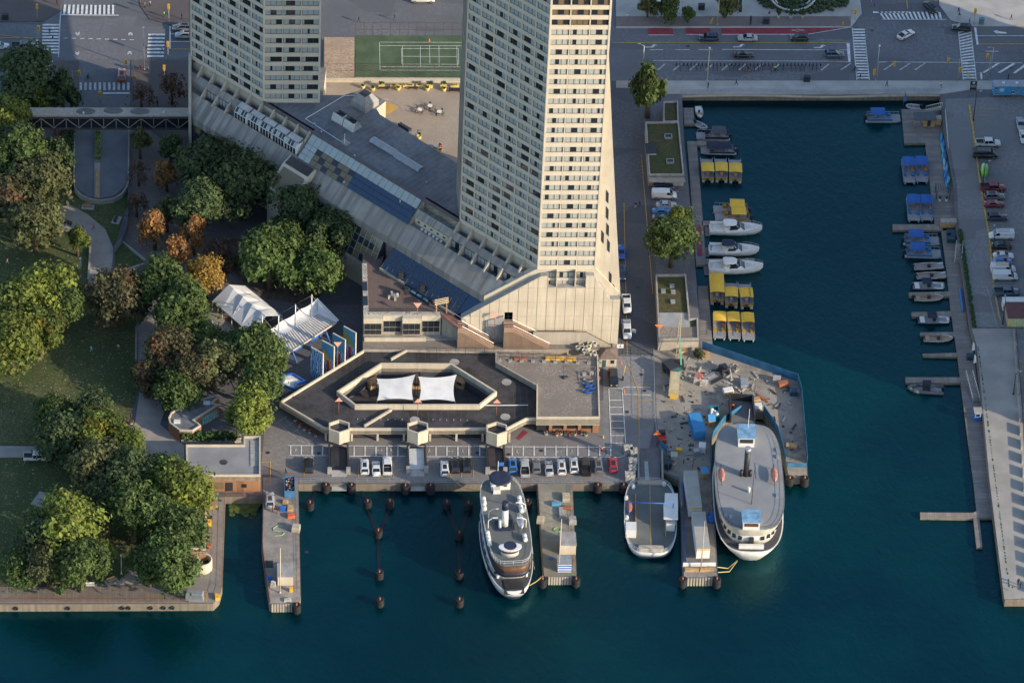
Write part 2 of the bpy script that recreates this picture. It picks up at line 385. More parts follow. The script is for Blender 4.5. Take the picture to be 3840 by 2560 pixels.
sheet('forecourt', [(1000,1500),(2400,1500),(2395,1790),(2395,1809),(1125,1809),(980,1740)], m_fore, .016)
sheet('lane', [(2262,1336),(2458,1336),(2462,1560),(2400,1812),(2262,1812)], m_lot, .020)
sheet('car_park', [(3545,372),(4100,350),(4100,1226),(3650,1226),(3595,846),(3588,690),(3550,480)], m_lot, .014)
sheet('pier_deck', [(3644,1232),(3808,1232),(3830,1500),(3868,2240),(3766,2244),(3710,1794),(3664,1300)], m_concl, .03)
sheet('pavement', [(3812,1232),(4100,1232),(4100,2240),(3872,2240),(3834,1500)], m_lot, .02)
# park
sheet('lawn', [(-300,860),(240,700),(262,780),(330,850),(334,1060),(505,1200),(512,1380),(508,1500),(478,1580),(430,1668),(-300,1668)], m_grass, .06)
sheet('lawn', [(-300,1716),(200,1714),(420,1750),(690,1795),(712,2160),(640,2196),(470,2192),(-300,2199)], m_grass, .06)
sheet('lawn', [(258,700),(300,745),(390,768),(476,700),(478,760),(440,890),(425,925),(400,870),(330,805),(262,790)], m_grass, .062)
sheet('lawn', [(432,912),(462,905),(555,985),(470,1012),(430,1035)], m_grass, .064)
sheet('lawn', [(-300,440),(120,440),(150,700),(240,705),(-300,860)], m_grass, .063)
sheet('path', [(195,840),(235,775),(262,768),(330,805),(395,860),(425,930),(418,1020),(398,1075),(330,1075),(334,905),(250,870)], m_path, .08)
sheet('path', [(512,1190),(578,1190),(590,1400),(622,1530),(600,1590),(690,1670),(694,1778),(540,1778),(430,1662),(505,1590),(522,1480)], m_path, .082)
sheet('path', [(-300,1670),(170,1673),(260,1715),(-300,1714)], m_path, .084)
sheet('path', [(430,2190),(500,2130),(540,2060),(575,2060),(560,2190)], m_path, .086)
sheet('promenade', [(485,430),(640,560),(760,840),(905,1090),(1010,1240),(940,1300),(700,1130),(560,985),(470,905),(480,700)], m_prom, .07)
sheet('promenade', [(640,560),(1100,800),(1362,980),(1360,1310),(1060,1500),(900,1500),(760,1200),(905,1090),(760,840)], M('plaza_asphalt', (.13, .125, .13), .85, .2, kind='asphalt'), .055)
sheet('path', [(760,1120),(860,1210),(960,1330),(930,1370),(800,1240),(720,1140)], m_path, .09)
sheet('planting_bed', [(800,905),(915,890),(1110,960),(1190,1090),(1140,1140),(1000,1120),(900,1050)], m_soil, .085)
sheet('boardwalk', [(-300,2201),(500,2197),(700,2257),(-300,2257)], m_board, .10)
# quays and piers
sheet('quay_apron', [(770,1860),(845,1864),(833,2200),(820,2244),(800,2258),(706,2256),(706,2170),(765,2160)], m_apron, .022)
sheet('pier_deck', [(985,1790),(1116,1790),(1126,2235),(1116,2260),(1012,2260),(1003,2200),(984,2050),(988,1862)], m_apron, .024)
sheet('pier_deck', [(2016,1812),(2145,1812),(2160,2158),(2040,2158)], M('weedy_concrete', (.25, .225, .18), .9, .28, kind='mud', col2=(.19, .18, .13)), .03)
sheet('pier_deck', [(2548,1790),(2664,1790),(2688,2162),(2565,2162)], m_apron, .03)
sheet('building_site', [(2452,1312),(2640,1312),(2990,1430),(3003,1482),(3022,1700),(3026,1784),(2958,1784),(2948,1740),(2918,1622),(2862,1542),(2778,1542),(2712,1582),(2664,1650),(2664,1790),(2548,1790),(2480,1766),(2462,1560)], m_mud, .026)
# sunken ramp loop in the avenue
sheet('ramp_road', [(284,470),(480,470),(478,680),(462,708),(425,735),(378,744),(325,735),(290,708),(282,680)], M('ramp_concrete', (.16, .165, .175), .85, .15, .2), .03)

# ------------------------------------------------------------------ road markings: each a flat painted sheet
def marking(polys, mat=None, z=.105):
    mb = MB()
    for p in polys: mb.prism([G2(x, y, z) for x, y in p], z-.004, z)
    o = mb.build('road_marking', mat or m_white); return structure(o)
def line(pts, w=4.0):
    out = []
    for (x0, y0), (x1, y1) in zip(pts, pts[1:]):
        dx, dy = x1-x0, y1-y0
        if abs(dx) > abs(dy)*.8: h = w*.32; out.append([(x0, y0-h), (x1, y1-h), (x1, y1+h), (x0, y0+h)])
        else: h = w*.5; out.append([(x0-h, y0), (x1-h, y1), (x1+h, y1), (x0+h, y0)])
    return out
def ladder(x0, y0, x1, y1, x2, y2, x3, y3, n, duty=.5):
    """bars across a strip given by left edge (0->1) and right edge (3->2), counted along the strip"""
    out = []
    for i in range(n):
        a, b = (i+.25)/n, (i+.25+duty)/n; L = lambda p, q, t: (p[0]+(q[0]-p[0])*t, p[1]+(q[1]-p[1])*t)
        out.append([L((x0,y0),(x1,y1),a), L((x3,y3),(x2,y2),a), L((x3,y3),(x2,y2),b), L((x0,y0),(x1,y1),b)])
    return out
marking(ladder(236,18, 432,20, 432,55, 232,54, 12))                  # across the far side street
marking(ladder(160,88, 157,204, 220,204, 225,88, 10)+line([(226,56),(220,214)], 3))
marking(ladder(157,224, 150,282, 215,282, 218,224, 4)+ladder(550,238, 548,290, 612,290, 614,238, 5), m_wornp)
marking(ladder(556,124, 551,218, 614,218, 619,124, 7))
marking(ladder(294,310, 490,310, 490,338, 294,338, 11), m_wornp)
marking(line([(226,56),(446,58)], 4)+line([(230,42),(226,58)], 3))
for i in range(9): marking([[(238+i*31,142.5+i*.8),(254+i*31,142.5+i*.8),(254+i*31,144.5+i*.8),(238+i*31,144.5+i*.8)]])
def chev(x, y, up):
    s_ = -1 if up else 1
    return [[(x-8,y+s_*k-2),(x,y+s_*(k+6)-2),(x,y+s_*(k+6)+1),(x-8,y+s_*k+1)] for k in (0, 5)]+[[(x,y+s_*(k+6)-2),(x+8,y+s_*k-2),(x+8,y+s_*k+1),(x,y+s_*(k+6)+1)] for k in (0, 5)]
for x, y, u in ((291,122,0),(289,195,0),(486,205,1),(489,134,1)): marking(chev(x, y, u))
marking([[(386,348),(487,348),(487,352),(386,352)],[(635,100),(640,100),(640,184),(635,184)],[(137,150),(143,150),(143,186),(137,186)]]+line([(640,157),(720,157)], 3)+line([(640,128),(720,128)], 3))
marking(line([(640,185),(720,185)], 3)+line([(0,131),(145,150)], 2)+line([(0,142),(145,142)], 2), m_yell)
# right-hand street
marking([[(3274,44),(3404,44),(3404,50),(3274,50)]]+ladder(3290,44, 3530,46, 3536,72, 3310,72, 15)+line([(3310,73),(3548,74)], 3))
marking(ladder(3198,106, 3212,298, 3258,298, 3243,106, 18)+line([(3196,104),(3213,300)], 3)+line([(3245,150),(3260,300)], 3))
marking(ladder(3594,118, 3611,298, 3660,298, 3640,104, 17)+line([(3594,118),(3612,300)], 3)+line([(3640,104),(3661,300)], 3))
marking([[(3174,162),(3186,162),(3190,232),(3181,232)],[(3653,104),(3661,104),(3670,168),(3662,168)]])
marking(line([(3666,135),(3840,135)], 3)+line([(2706,186),(3100,188)], 3)+line([(2450,228),(3100,230),(3190,233)], 2.5)+line([(3290,233),(3470,234),(3835,236)], 2.5)+line([(3148,188),(3178,188)], 2.5))
for x in (2435, 2534, 2620): marking(line([(x,187),(x+52,187)], 3))
for x in (3696, 3838): marking(line([(x,193),(x+48,193)], 3))
marking(line([(2300,160),(3175,161)], 3)+line([(3670,166),(3840,166)], 3)+line([(3400,0),(3404,34)], 3), m_yell)
def turn(x, y): return [[(x,y),(x+30,y),(x+30,y-4),(x,y-3)],[(x+22,y-3),(x+34,y-3),(x+36,y-8),(x+46,y-8),(x+34,y-13),(x+26,y-9)]]
for x, y in ((2420,179),(2749,178),(3052,181)): marking(turn(x, y))
marking([[(3725,118),(3738,114),(3745,118),(3774,122),(3774,127),(3742,126),(3742,129)]])
marking([[(2430,104),(2523,104),(2525,131),(2432,131)],[(2570,104),(2662,104),(2664,129),(2572,129)],[(2706,102),(3180,102),(3030,128),(2707,129)]], m_redl, .10)
marking(line([(2432,132),(2526,132)], 3)+line([(2572,130),(2664,130)], 3)+line([(2707,130),(3030,129),(3182,104)], 3)+line([(2968,114),(2992,110),(3017,114),(2992,118),(2968,114)], 1.6))
for x in (2462, 2522, 2582, 2643, 2704, 2766, 2826, 2892, 3076): marking([[(x,264),(x+8,264),(x+36,240),(x+28,240)]], m_wornp)
marking([[(3684,272),(3692,274),(3750,238),(3738,238)],[(3740,272),(3752,274),(3808,240),(3798,238)],[(3798,274),(3808,276),(3850,246),(3846,238)],[(3675,272),(3682,272),(3684,298),(3678,298)]])
for x, y in ((3372,262),(3428,262),(3150,262),(3312,262)): marking([[(x,y),(x+6,y+2),(x+44,y-24),(x+38,y-25)]], m_wornp)
# pedestrian bays on the ferry forecourt
marking(line([(1080,1669),(2295,1676)], 3.2)+line([(1085,1706),(1238,1708)], 3)+line([(1310,1709),(1540,1710)], 3)+line([(1600,1711),(1825,1712)], 3)+line([(1895,1712),(2325,1714)], 3))
for x in list(range(1088, 1235, 40))+list(range(1326, 1532, 41))+list(range(1592, 1830, 41))+list(range(1878, 2290, 41)):
    marking([[(x,1670),(x+4,1670),(x+4,1708),(x,1708)]])
marking(line([(2283,1456),(2292,1676)], 3)+line([(2333,1456),(2346,1662),(2366,1698),(2325,1714)], 3))
for y in (1455, 1500, 1526, 1552, 1578, 1604, 1632, 1660): marking(line([(2286,y),(2340,y)], 3))
marking(line([(2340,1478),(2440,1480)], 3)+line([(2336,1450),(2440,1452)], 3))
def walker(x, y): return [[(x-2,y-7),(x+2,y-7),(x+2,y-4),(x-2,y-4)],[(x-2,y-3),(x+2,y-3),(x+3,y+1),(x-3,y+1)],[(x-3,y+1),(x,y+1),(x-4,y+6),(x-6,y+6)],[(x,y+1),(x+3,y+1),(x+6,y+6),(x+4,y+6)]]
for x, y in ((1110,1687),(1466,1687),(1610,1689),(1735,1691),(1939,1694),(2145,1694)): marking(walker(x, y), m_wornp)
for x, y in ((1424,1687),(1690,1691),(2098,1692)): marking([[(x-10,y-1),(x-2,y-1),(x-2,y+1),(x-10,y+1)],[(x+4,y-3),(x+9,y-3),(x+9,y+3),(x+4,y+3)]], m_wornp)
marking(line([(1010,1560),(1120,1650),(1165,1668)], 3)+line([(1060,1560),(1165,1668)], 3), m_wornp)
for i in range(4): marking([[(1030+i*26,1590+i*18),(1034+i*26,1588+i*18),(1078+i*22,1560+i*24),(1074+i*22,1560+i*24)]], m_wornp)
for (x0, y0, x1, y1) in ((1239,1654,1300,1667),(1533,1656,1594,1669),(1828,1659,1889,1671)): marking([[(x0,y0),(x1,y0),(x1,y1),(x0,y1)]], m_redl, .10)
marking([[(1935,1643),(1965,1612),(1980,1620),(1948,1649)]], m_redl, .10)
# boarding names on the red plates
def lettering(s, x, y, h, mat, z=.045, rz=0.0, label=None, w=None):
    cu = bpy.data.curves.new('lettering', 'FONT'); cu.body = s; cu.size = h; cu.extrude = .004; cu.align_x = 'CENTER'; cu.align_y = 'CENTER'
    o = bpy.data.objects.new('lettering', cu); COL.objects.link(o); bpy.context.view_layer.update()
    me = bpy.data.meshes.new_from_object(o.evaluated_get(bpy.context.evaluated_depsgraph_get())); bpy.data.objects.remove(o)
    me.materials.clear(); me.materials.append(mat); return me
for t, x, y in (('WARDS\nISLAND', 1269,1660), ('CENTRE\nISLAND', 1563,1662), ('HANLANS POINT', 1858,1665)):
    structure(link('road_marking', lettering(t, 0, 0, .55 if '\n' in t else .42, m_wornp), None, G(x, y, .115), math.pi))
# parking lines
for x in (1140, 1290, 1345, 1432, 1476, 1690, 1730, 1775): marking(line([(x,1735),(x,1792)], 2), m_yell)
marking(line([(978,1732),(1014,1732),(1014,1810)], 2)+line([(708,2214),(776,2216),(774,2256)], 2.4), m_yell)
marking(line([(2405,580),(2448,1100)], 2)+line([(2340,760),(2352,1330)], 2), m_yell)
marking(line([(2350,1345),(2395,1470),(2398,1790)], 2), m_yell)
for x, y in ((2385,1500),(2392,1440)): marking([[(x,y),(x+70,y),(x+70,y+1.5),(x,y+1.5)]], m_yell)
for y in (408, 433, 560, 610, 690, 760, 862, 940): marking(line([(3650 if y < 500 else 3700, y),(3735 if y < 500 else 3790, y)], 1.6), m_yell)
for y in (692, 718, 744, 770, 800): marking(line([(2470,y),(2545,y)], 2), m_white)
marking([[(3822,1350),(3838,1352),(3838,1355),(3824,1355),(3830,1412),(3827,1412)]], m_yell)
# manholes
for i, (x, y) in enumerate(((1005,1698),(1195,1700),(1790,1698),(1907,1704),(2030,1690),(2352,1545),(2418,1465),(2405,1405),(3270,116),(3790,255),(2393,1078),(1150,2070),(2580,175))):
    structure(MB().lathe([(.0,.0),(.42,.0)], 14).build('manhole_cover', m_dark, None, G(x, y, 0)+Vector((0, 0, .1))))
# ------------------------------------------------------------------ the hotel: two towers on a long podium
FH, BW, FWD = 2.566, 3.8, 4.1
m_curt = M('curtain_white', (.36, .37, .335), .6, .14, kind='streak', stretch=(14, 14, .3), s2=1)
m_blind = M('blind_pale', (.34, .38, .375), .5, .08, .6)
m_warmtone = glassmat('warm_tone_glass', (.16, .125, .07), .12, .6)  # brown tint; on the top tower floors it paints in yellowish reflections
m_frame = M('window_frame', (.05, .045, .04), .5, .2, 1)
m_tower = M('tower_concrete', (.57, .495, .385), .8, .07, .35)
def win_mesh(name, fills, half=None):
    """unit window facing -y: three panes with mullions; fills g glass, c curtain, b blind, z brown painted reflection"""
    mb = MB(); idx = {'g': 1, 'c': 2, 'b': 3, 'z': 4}
    for i, f in enumerate(fills):
        a, b = i/3+.012, (i+1)/3-.012
        if f in 'CB':   # drawn half way
            k = random.choice((.35, .5, .65)); g = idx[f.lower()]
            if i == 0: mb.add([(a,0,.03),(a+(b-a)*k,0,.03),(a+(b-a)*k,0,.97),(a,0,.97)], [(0,1,2,3)], g); mb.add([(a+(b-a)*k,0,.03),(b,0,.03),(b,0,.97),(a+(b-a)*k,0,.97)], [(0,1,2,3)], 1)
            else: mb.add([(a,0,.03),(a+(b-a)*k,0,.03),(a+(b-a)*k,0,.97),(a,0,.97)], [(0,1,2,3)], 1); mb.add([(a+(b-a)*k,0,.03),(b,0,.03),(b,0,.97),(a+(b-a)*k,0,.97)], [(0,1,2,3)], g)
        else: mb.add([(a,0,.03),(b,0,.03),(b,0,.97),(a,0,.97)], [(0,1,2,3)], idx[f])
    for x in (0, 1/3, 2/3, 1): mb.box(x-.012, x+.012, -.05, .04, 0, 1, 0)
    for z in (0, .97): mb.box(0, 1, -.06, .04, z, z+.04, 0)
    return mb.mesh(name, [m_frame, m_glass, m_curt, m_blind, m_warmtone])
WC = [win_mesh('window', f) for f in ('ccc', 'cCc', 'cgc', 'cgc', 'ccc', 'Ccc', 'cBc', 'cCc', 'ccc', 'bcC')]
WB = [win_mesh('window', f) for f in ('bbb', 'bgb', 'bBb', 'Cgg', 'bcb', 'bgb', 'bgg', 'bbb', 'Bgb', 'ccg')]
WM = [win_mesh('window', f) for f in ('bcb', 'bCb', 'cgc', 'bbc', 'bBb', 'bcb', 'ccc', 'Bgb', 'bbb', 'cgg')]
WZ_ = [win_mesh('window', f) for f in ('zzz', 'zgz', 'gzg')]
spF = MB().box(.14, FWD-.14, -.2, .0, 0, 1.08).mesh('spandrel', [m_tower])
_s = MB(); _s.add([(.16,-.2,.1),(BW-.16,-.2,.1),(BW-.16,-.2,1.02),(.16,-.2,1.02),(.16,0,0),(BW-.16,0,0),(BW-.16,0,1.08),(.16,0,1.08)],
                  [(0,1,2,3),(4,0,3,7),(1,5,6,2),(3,2,6,7),(4,5,1,0)], 0); spL = _s.mesh('spandrel', [m_tower])
def tower(name, label, A, z0, nfl, ztop, wsetF, wsetL, bronze=0):
    t = thing(name, label, 'tower', (A[0], A[1], z0))
    B = (3*FWD, 0); C = (-6*BW*.70711, 6*BW*.70711)
    plan = [(.12,.12), (B[0]-.1,.12), (B[0]-4,32), (C[0]+6,C[1]+22), (C[0]-.35,C[1]+10), (C[0]+.12,C[1]+.12)]
    MB().prism(plan, 0, ztop-z0).build('core', m_tower, t)
    for i in range(4):
        x = i*FWD; mb = MB()
        if i in (0, 3): mb.box(x-.22, x+.22, -.26, .3, 0, ztop-z0)
        else: mb.box(x-.12, x+.12, -.2, .1, 0, ztop-z0)
        mb.build('pilaster', m_tower, t)
    for i in range(7):
        MB().box(-.15, .15, -.26, .2, 0, ztop-z0).build('pilaster', m_tower, t, (C[0]*i/6, C[1]*i/6, 0), R_(-45))
    for i in range(5):
        MB().box(-.25, .12, -.3, .3, 0, ztop-z0).build('fin', m_grey, t, (C[0]-.35*i/4-.1, C[1]+.9+i*2.1, 0))
    for f in range(nfl):
        z = f*FH
        for b in range(3):
            link('spandrel', spF, t, (b*FWD, 0, z))
            ws = WZ_ if f >= nfl-bronze else wsetF  # top rows take panes with yellowish reflections put into their colour
            link('window', random.choice(ws), t, (b*FWD+.2, .0, z+1.10), 0, (FWD-.4, 1, 1.46))
        for b in range(6):
            x, y = C[0]*(b+1)/6, C[1]*(b+1)/6
            link('spandrel', spL, t, (x, y, z), R_(-45))
            link('window', random.choice(wsetL), t, (x+.14, y-.14, z+1.10), R_(-45), (BW-.4, 1, 1.46))
    return t
A1 = (4.8, -1.84); A2 = (-53.9, 57.0)
tower('hotel_tower', 'sunlit cream concrete hotel tower rising at the centre of the picture', A1, 22.0, 29, 112, WC, WM, 4)
tower('hotel_tower', 'shaded cream hotel tower behind the rooftop at upper left', A2, 22.0, 14, 110, WB, WB)
# ---- podium, in its own axes: x along the ridge, y outwards (towards the park), z up
POD = thing('hotel_podium', 'long sloping concrete hotel podium joining the two towers', 'building', (4.8, -1.84, 0), R_(135))
m_slope = M('streaked_concrete', (.25, .23, .205), .85, .35, kind='streak', stretch=(1.0, .06, .06), s2=.9)
m_dpurp = M('fascia_brown', (.12, .105, .115), .8, .1, .5)
def ext(prof, s0, s1, name, mats, parent=POD, m=0, fm=None, skew=0, skew1=0):
    """extrude a (t,z) profile from s0 to s1"""
    mb = MB(); r0 = [(s0+skew*max(0, t), t, z) for t, z in prof]; r1 = [(s1+skew1*max(0, t), t, z) for t, z in prof]; n = len(prof); o = 0
    mb.add(r0+r1, [(i, n+i, n+(i+1) % n, (i+1) % n) for i in range(n)], m)
    tri = tessellate_polygon([[Vector((t, z, 0)) for t, z in prof]])
    for a, b, c in tri: mb.f += [[a, b, c], [n+a, n+c, n+b]]; mb.m += [m, m]; mb.sm += [False, False]
    if fm:
        for i, k in fm.items(): mb.m[i] = k
    bm = bmesh.new(); me = mb.mesh(name, mats); bm.from_mesh(me); bmesh.ops.recalc_face_normals(bm, faces=bm.faces); bm.to_mesh(me); bm.free()
    return link(name, me, parent)
P_BAL = [(-1,22),(0,22),(0,19.45),(1.75,19.45),(1.75,20.33),(3.0,19.15),(3.0,16.9),(4.55,16.9),(4.55,17.67),(8.1,14.3),(8.1,12.4),(7.4,12.4),(7.4,0),(-1,0)]
P_ATR = [(-1,21.8),(.2,21.6),(4.5,17.5),(4.55,17.67),(8.1,14.3),(8.1,12.4),(7.4,12.4),(7.4,0),(-1,0)]
ext(P_BAL, .45, 22.8, 'podium_wall', [m_slope], skew=1); ext(P_BAL, 22.8, 33.9, 'podium_wall', [m_slope])
ext(P_ATR, 33.9, 68.0, 'podium_wall', [m_slope]); ext(P_BAL, 68.0, 106.0, 'podium_wall', [m_slope], skew1=-1)
ext([(-.3,23.2),(.15,23.2),(8.6,15.2),(8.6,0),(-.3,0)], 106.0, 106.9, 'end_wall', [m_creamd], skew=-1, skew1=-1)
for s in [i*BW for i in range(1, 7)] + [83+i*BW for i in range(0, 6)] + [68.2, 71.8, 75.5, 79.3]:
    ext([(0,19.4),(0,22.4),(.5,22.2),(2.2,20.35),(2.2,19.4)], s-.2, s+.2, 'divider', [m_creamd])
    if 5 < s < 24 or 87 < s < 100: ext([(2.9,16.85),(2.9,19.5),(3.3,19.3),(4.95,17.7),(4.95,16.85)], s-.2, s+.2, 'divider', [m_creamd])
for s in [i*BW for i in range(6)] + [83+i*BW for i in range(0, 6)]:
    o = link('balcony_window', random.choice(WM), POD, (s+3.5, .04, 19.5), math.pi, (3.2, 1, 2.1))
    if 3 < s < 24 or 87 < s < 98: link('balcony_window', random.choice(WM), POD, (s+3.5, 3.04, 16.95), math.pi, (3.2, 1, 2.0))
    if 1 < s < 100: MB().box(s+.3, s+3.5, .15, 1.7, 19.46, 19.5).build('balcony_floor', M('balcony_paving', (.085, .085, .095), .8, .3, 1), POD)
    if 4 < s < 24 or 87 < s < 98: MB().box(s+.3, s+3.5, 3.1, 4.5, 16.91, 16.95).build('balcony_floor', MATS['balcony_paving'], POD)
# sunk patio between the balconies and the atrium
MB().box(23.2, 33.6, .02, .1, 19.5, 21.4).build('patio_glass', m_glass, POD)
MB().box(23.4, 33.4, 3.02, 3.12, 17.0, 18.9).build('patio_wall', m_cream, POD)
for i in range(6): MB().lathe([(.28,0),(.34,.45)], 8, c=(25.2+i*1.15, 3.6, 16.92)).build('chair', m_whitep, POD)
for i in range(5): MB().box(24.4+i*1.9, 25.0+i*1.9, 3.12, 3.2, 18.1, 18.5).build('wreath', m_fol, POD)
# flat roof
def roofpt(px, py, z=22.0):
    p = G(px, py, z); v = Vector((p.x-4.8, p.y+1.84, 0)); return (v.dot(Vector((-.70711,.70711,0))), v.dot(Vector((-.70711,-.70711,0))))
roof = [(0,.1),(104.6,.1),(104.6,-10),(82,-19)]+[roofpt(x,y) for x,y in ((1211,357),(1290,357),(1365,333),(1447,380),(1412,408),(1425,430),(1560,515),(1722,618))]+[(14,-14),(0,-2)]
MB().prism([(s, t) for s, t in roof], 8, 22, 1, 0).build('roof', [m_roofg, m_cream], POD)
MB().box(22.9, 83, -.05, .35, 21.7, 22.5).build('roof_edge', m_dpurp, POD)
# atrium glazing: opaque strip above, glass below
sx = lambda s, f: (s, .2+f*4.5, 21.62-f*4.1)
cols = 20; w = 33.4/cols
for i in range(cols):
    s0, s1 = 34.2+i*w, 34.2+(i+1)*w-.1
    for r, (f0, f1) in enumerate(((0, .36), (.375, .56), (.575, .78), (.795, 1.0))):
        deep = i > 11 and r in (0, 1) and i > 17
        mt = m_blind if (r == 0 or (i >= 18)) else (m_blueglass if i < 11 else m_warmtone if (i+r) % 3 else m_glass)
        a, b, c, d = sx(s0, f0), sx(s1, f0), sx(s1, f1), sx(s0, f1)
        mb = MB(); mb.slab([(p[0], p[1]+.12, p[2]+.12) for p in (a, d, c, b)], .08); mb.build('atrium_pane', mt, POD)
for i in range(cols+1):
    s = 34.15+i*w; a, b = sx(s, 0), sx(s, 1); MB().bar((s, a[1]+.1, a[2]+.1), (s, b[1]+.1, b[2]+.1), .08, .2).build('mullion', m_frame, POD)
# white conservatories on the balconies near the left tower
G1 = MB()
for i in range(5):
    s0 = 68.8+i*3.9; s1 = s0+3.5; dt = 0 if i in (0, 4) else -.2
    c = thing('x', '', 'x') if False else None
    h = MB(); h.slab([(s0,2.0,20.65),(s1,2.0,20.65),(s1,3.5+dt,20.2),(s0,3.5+dt,20.2)][::-1], .12).build('conservatory_roof', M('ribbed_white', (.50,.49,.46), .6, .1, kind='planks', axis='x', width=.25), POD)
    for k in range(4):
        a, b = s0+k*(s1-s0)/4+.06, s0+(k+1)*(s1-s0)/4-.06
        MB().slab([(a,3.55+dt,20.1),(b,3.55+dt,20.1),(b,4.3+dt,19.2),(a,4.3+dt,19.2)][::-1], .06).build('conservatory_pane', m_glass if (i+k) % 3 else m_blind, POD)
        MB().box(a, b, 4.26+dt, 4.32+dt, 17.5, 19.1).build('conservatory_pane', m_glass, POD)
    f = MB()
    for k in range(5):
        x = s0+k*(s1-s0)/4; f.bar((x,3.55+dt,20.15),(x,4.34+dt,19.2), .1, .12); f.box(x-.05, x+.05, 4.28+dt, 4.4+dt, 17.2, 19.2)
    f.box(s0, s1, 4.28+dt, 4.4+dt, 19.05, 19.25); f.box(s0-.2, s0, 2.0, 4.3+dt, 17.4, 20.0); f.build('conservatory_frame', m_whitep, POD)
# lower greenhouse over the terrace
def gslab(s0, s1, t0, t1, z0, z1, ncol, nrow, mat, mf):
    for i in range(ncol):
        for r in range(nrow):
            a0, a1 = s0+(s1-s0)*i/ncol+.04, s0+(s1-s0)*(i+1)/ncol-.04
            f0, f1 = r/nrow+.01, (r+1)/nrow-.01
            q = lambda s, f: (s, t0+(t1-t0)*f, z0+(z1-z0)*f)
            MB().slab([q(a0,f1), q(a1,f1), q(a1,f0), q(a0,f0)][::-1], .06).build('glass_pane', mat if callable(mat) is False else mat(i, r), POD)
    mb = MB()
    for i in range(ncol+1):
        s = s0+(s1-s0)*i/ncol; mb.bar((s,t0,z0+.04),(s,t1,z1+.04), .09, .16)
    for r in range(nrow+1):
        f = r/nrow; mb.bar((s0,t0+(t1-t0)*f,z0+(z1-z0)*f+.04),(s1,t0+(t1-t0)*f,z0+(z1-z0)*f+.04), .09, .16)
    mb.build('glazing_bars', mf, POD)
ext([(7.4,12.35),(8.0,12.3),(12.2,8.95),(12.2,6),(7.4,6)], .3, 35.0, 'glasshouse_base', [m_blueglass], skew=1)
gslab(12.6, 35.0, 8.0, 12.2, 12.42, 9.1, 15, 3, lambda i, r: m_blueglass, M('bar_brown', (.10,.085,.08), .6, .1, 1))
MB().box(12.8, 35.1, 12.15, 12.5, 8.6, 9.2).build('gutter', m_creamd, POD)
ext([(7.4,12.35),(8.0,12.3),(11.2,6.4),(11.2,0),(7.4,0)], 38.0, 62.0, 'glasshouse_base', [m_dark])
gslab(38.2, 62.0, 8.05, 11.3, 12.42, 6.5, 15, 4, lambda i, r: m_warmtone if (i < 4 and random.random() < .5) else m_glass, m_steel)
gslab(70, 96.5, 8.05, 9.2, 12.3, 6.0, 16, 4, lambda i, r: m_warmtone if random.random() < .35 else m_glass, m_dark)
ext([(7.4,6.3),(11.6,6.3),(11.6,0),(7.4,0)], 36, 62, 'ground_floor', [m_creamd])
# projecting entrance box
ext([(5.2,17.6),(7.6,16.6),(12.6,12.6),(12.6,0),(5.2,0)], 61.5, 69.5, 'entrance_block', [m_cream])
MB().slab([(62.3,8.2,16.35),(68.7,8.2,16.35),(68.7,12.3,13.05),(62.3,12.3,13.05)][::-1], -.06).build('skylight', m_warmtone, POD)
MB().slab([(62.0,5.4,17.75),(69,5.4,17.75),(69,7.5,16.85),(62,7.5,16.85)][::-1], -.08).build('block_roof', m_roofd, POD)
# roof furniture
for (x0, y0, x1, y1) in ((1395,525,1490,580),(1485,583,1580,640)):
    a, b = roofpt(x0, y0), roofpt(x1, y1); mb = MB(); L = a[0]-b[0]
    mb.box(b[0], a[0], a[1]-.9, a[1]+.9, 22.0, 22.25)
    mb.build('skylight_kerb', m_steel, POD); n = 6
    for i in range(n):
        s0, s1 = b[0]+L*i/n+.05, b[0]+L*(i+1)/n-.05
        d = MB(); d.loft([[(s, a[1]+1.0*math.cos(t), 22.25+.5*math.sin(t)) for t in [math.pi*k/6 for k in range(7)]] for s in (s0, s1)], 0, True, False)
        d.build('skylight_dome', M('clear_plastic', (.30,.33,.36), .3, .1, 1), POD)
hx = roofpt(1300, 465)
mb = MB()
for k in (0, 1):
    s0 = hx[0]-3.4+k*3.5
    mb.box(s0, s0+3.3, hx[1]-1.5, hx[1]+1.5, 22, 22.3)
    for (ta, tb) in ((hx[1]+1.5, hx[1]+.8), (hx[1]-1.5, hx[1]-.8)): mb.add([(s0,ta,22.3),(s0+3.3,ta,22.3),(s0+3.3,tb,24.0),(s0,tb,24.0)], [(0,1,2,3)])
    for (sa, sb) in ((s0, s0+.5), (s0+3.3, s0+2.8)): mb.add([(sa,hx[1]-1.5,22.3),(sa,hx[1]+1.5,22.3),(sb,hx[1]+.8,24.0),(sb,hx[1]-.8,24.0)], [(0,1,2,3)])
mb.build('vent_hood', m_steel, POD)
vx = roofpt(1368, 395); mb = MB(); mb.box(vx[0]-2.2, vx[0]+2.2, vx[1]-2.2, vx[1]+2.2, 22, 23.6)
mb.loft([[(vx[0]+a*r, vx[1]+b*r, z) for a, b in ((-1,-1),(1,-1),(1,1),(-1,1))] for r, z in ((2.2,23.6),(1.1,25.4))], 0, False, mc=1); mb.build('vent_tower', [m_grey, m_dark], POD)
MB().path([(*roofpt(x, y), 22.12) for x, y in ((1340,360),(1290,362),(1145,447),(1282,535))], .09).build('roof_pipe', m_whitep, POD)
for x, y in ((1205,500),(1330,590),(1560,510),(1420,690),(1290,690),(1600,690),(1180,470),(1500,760)):
    a = roofpt(x, y); MB().tube((a[0],a[1],22),(a[0],a[1],22.7), .16, .16, 8).build('vent_pipe', m_steel, POD)
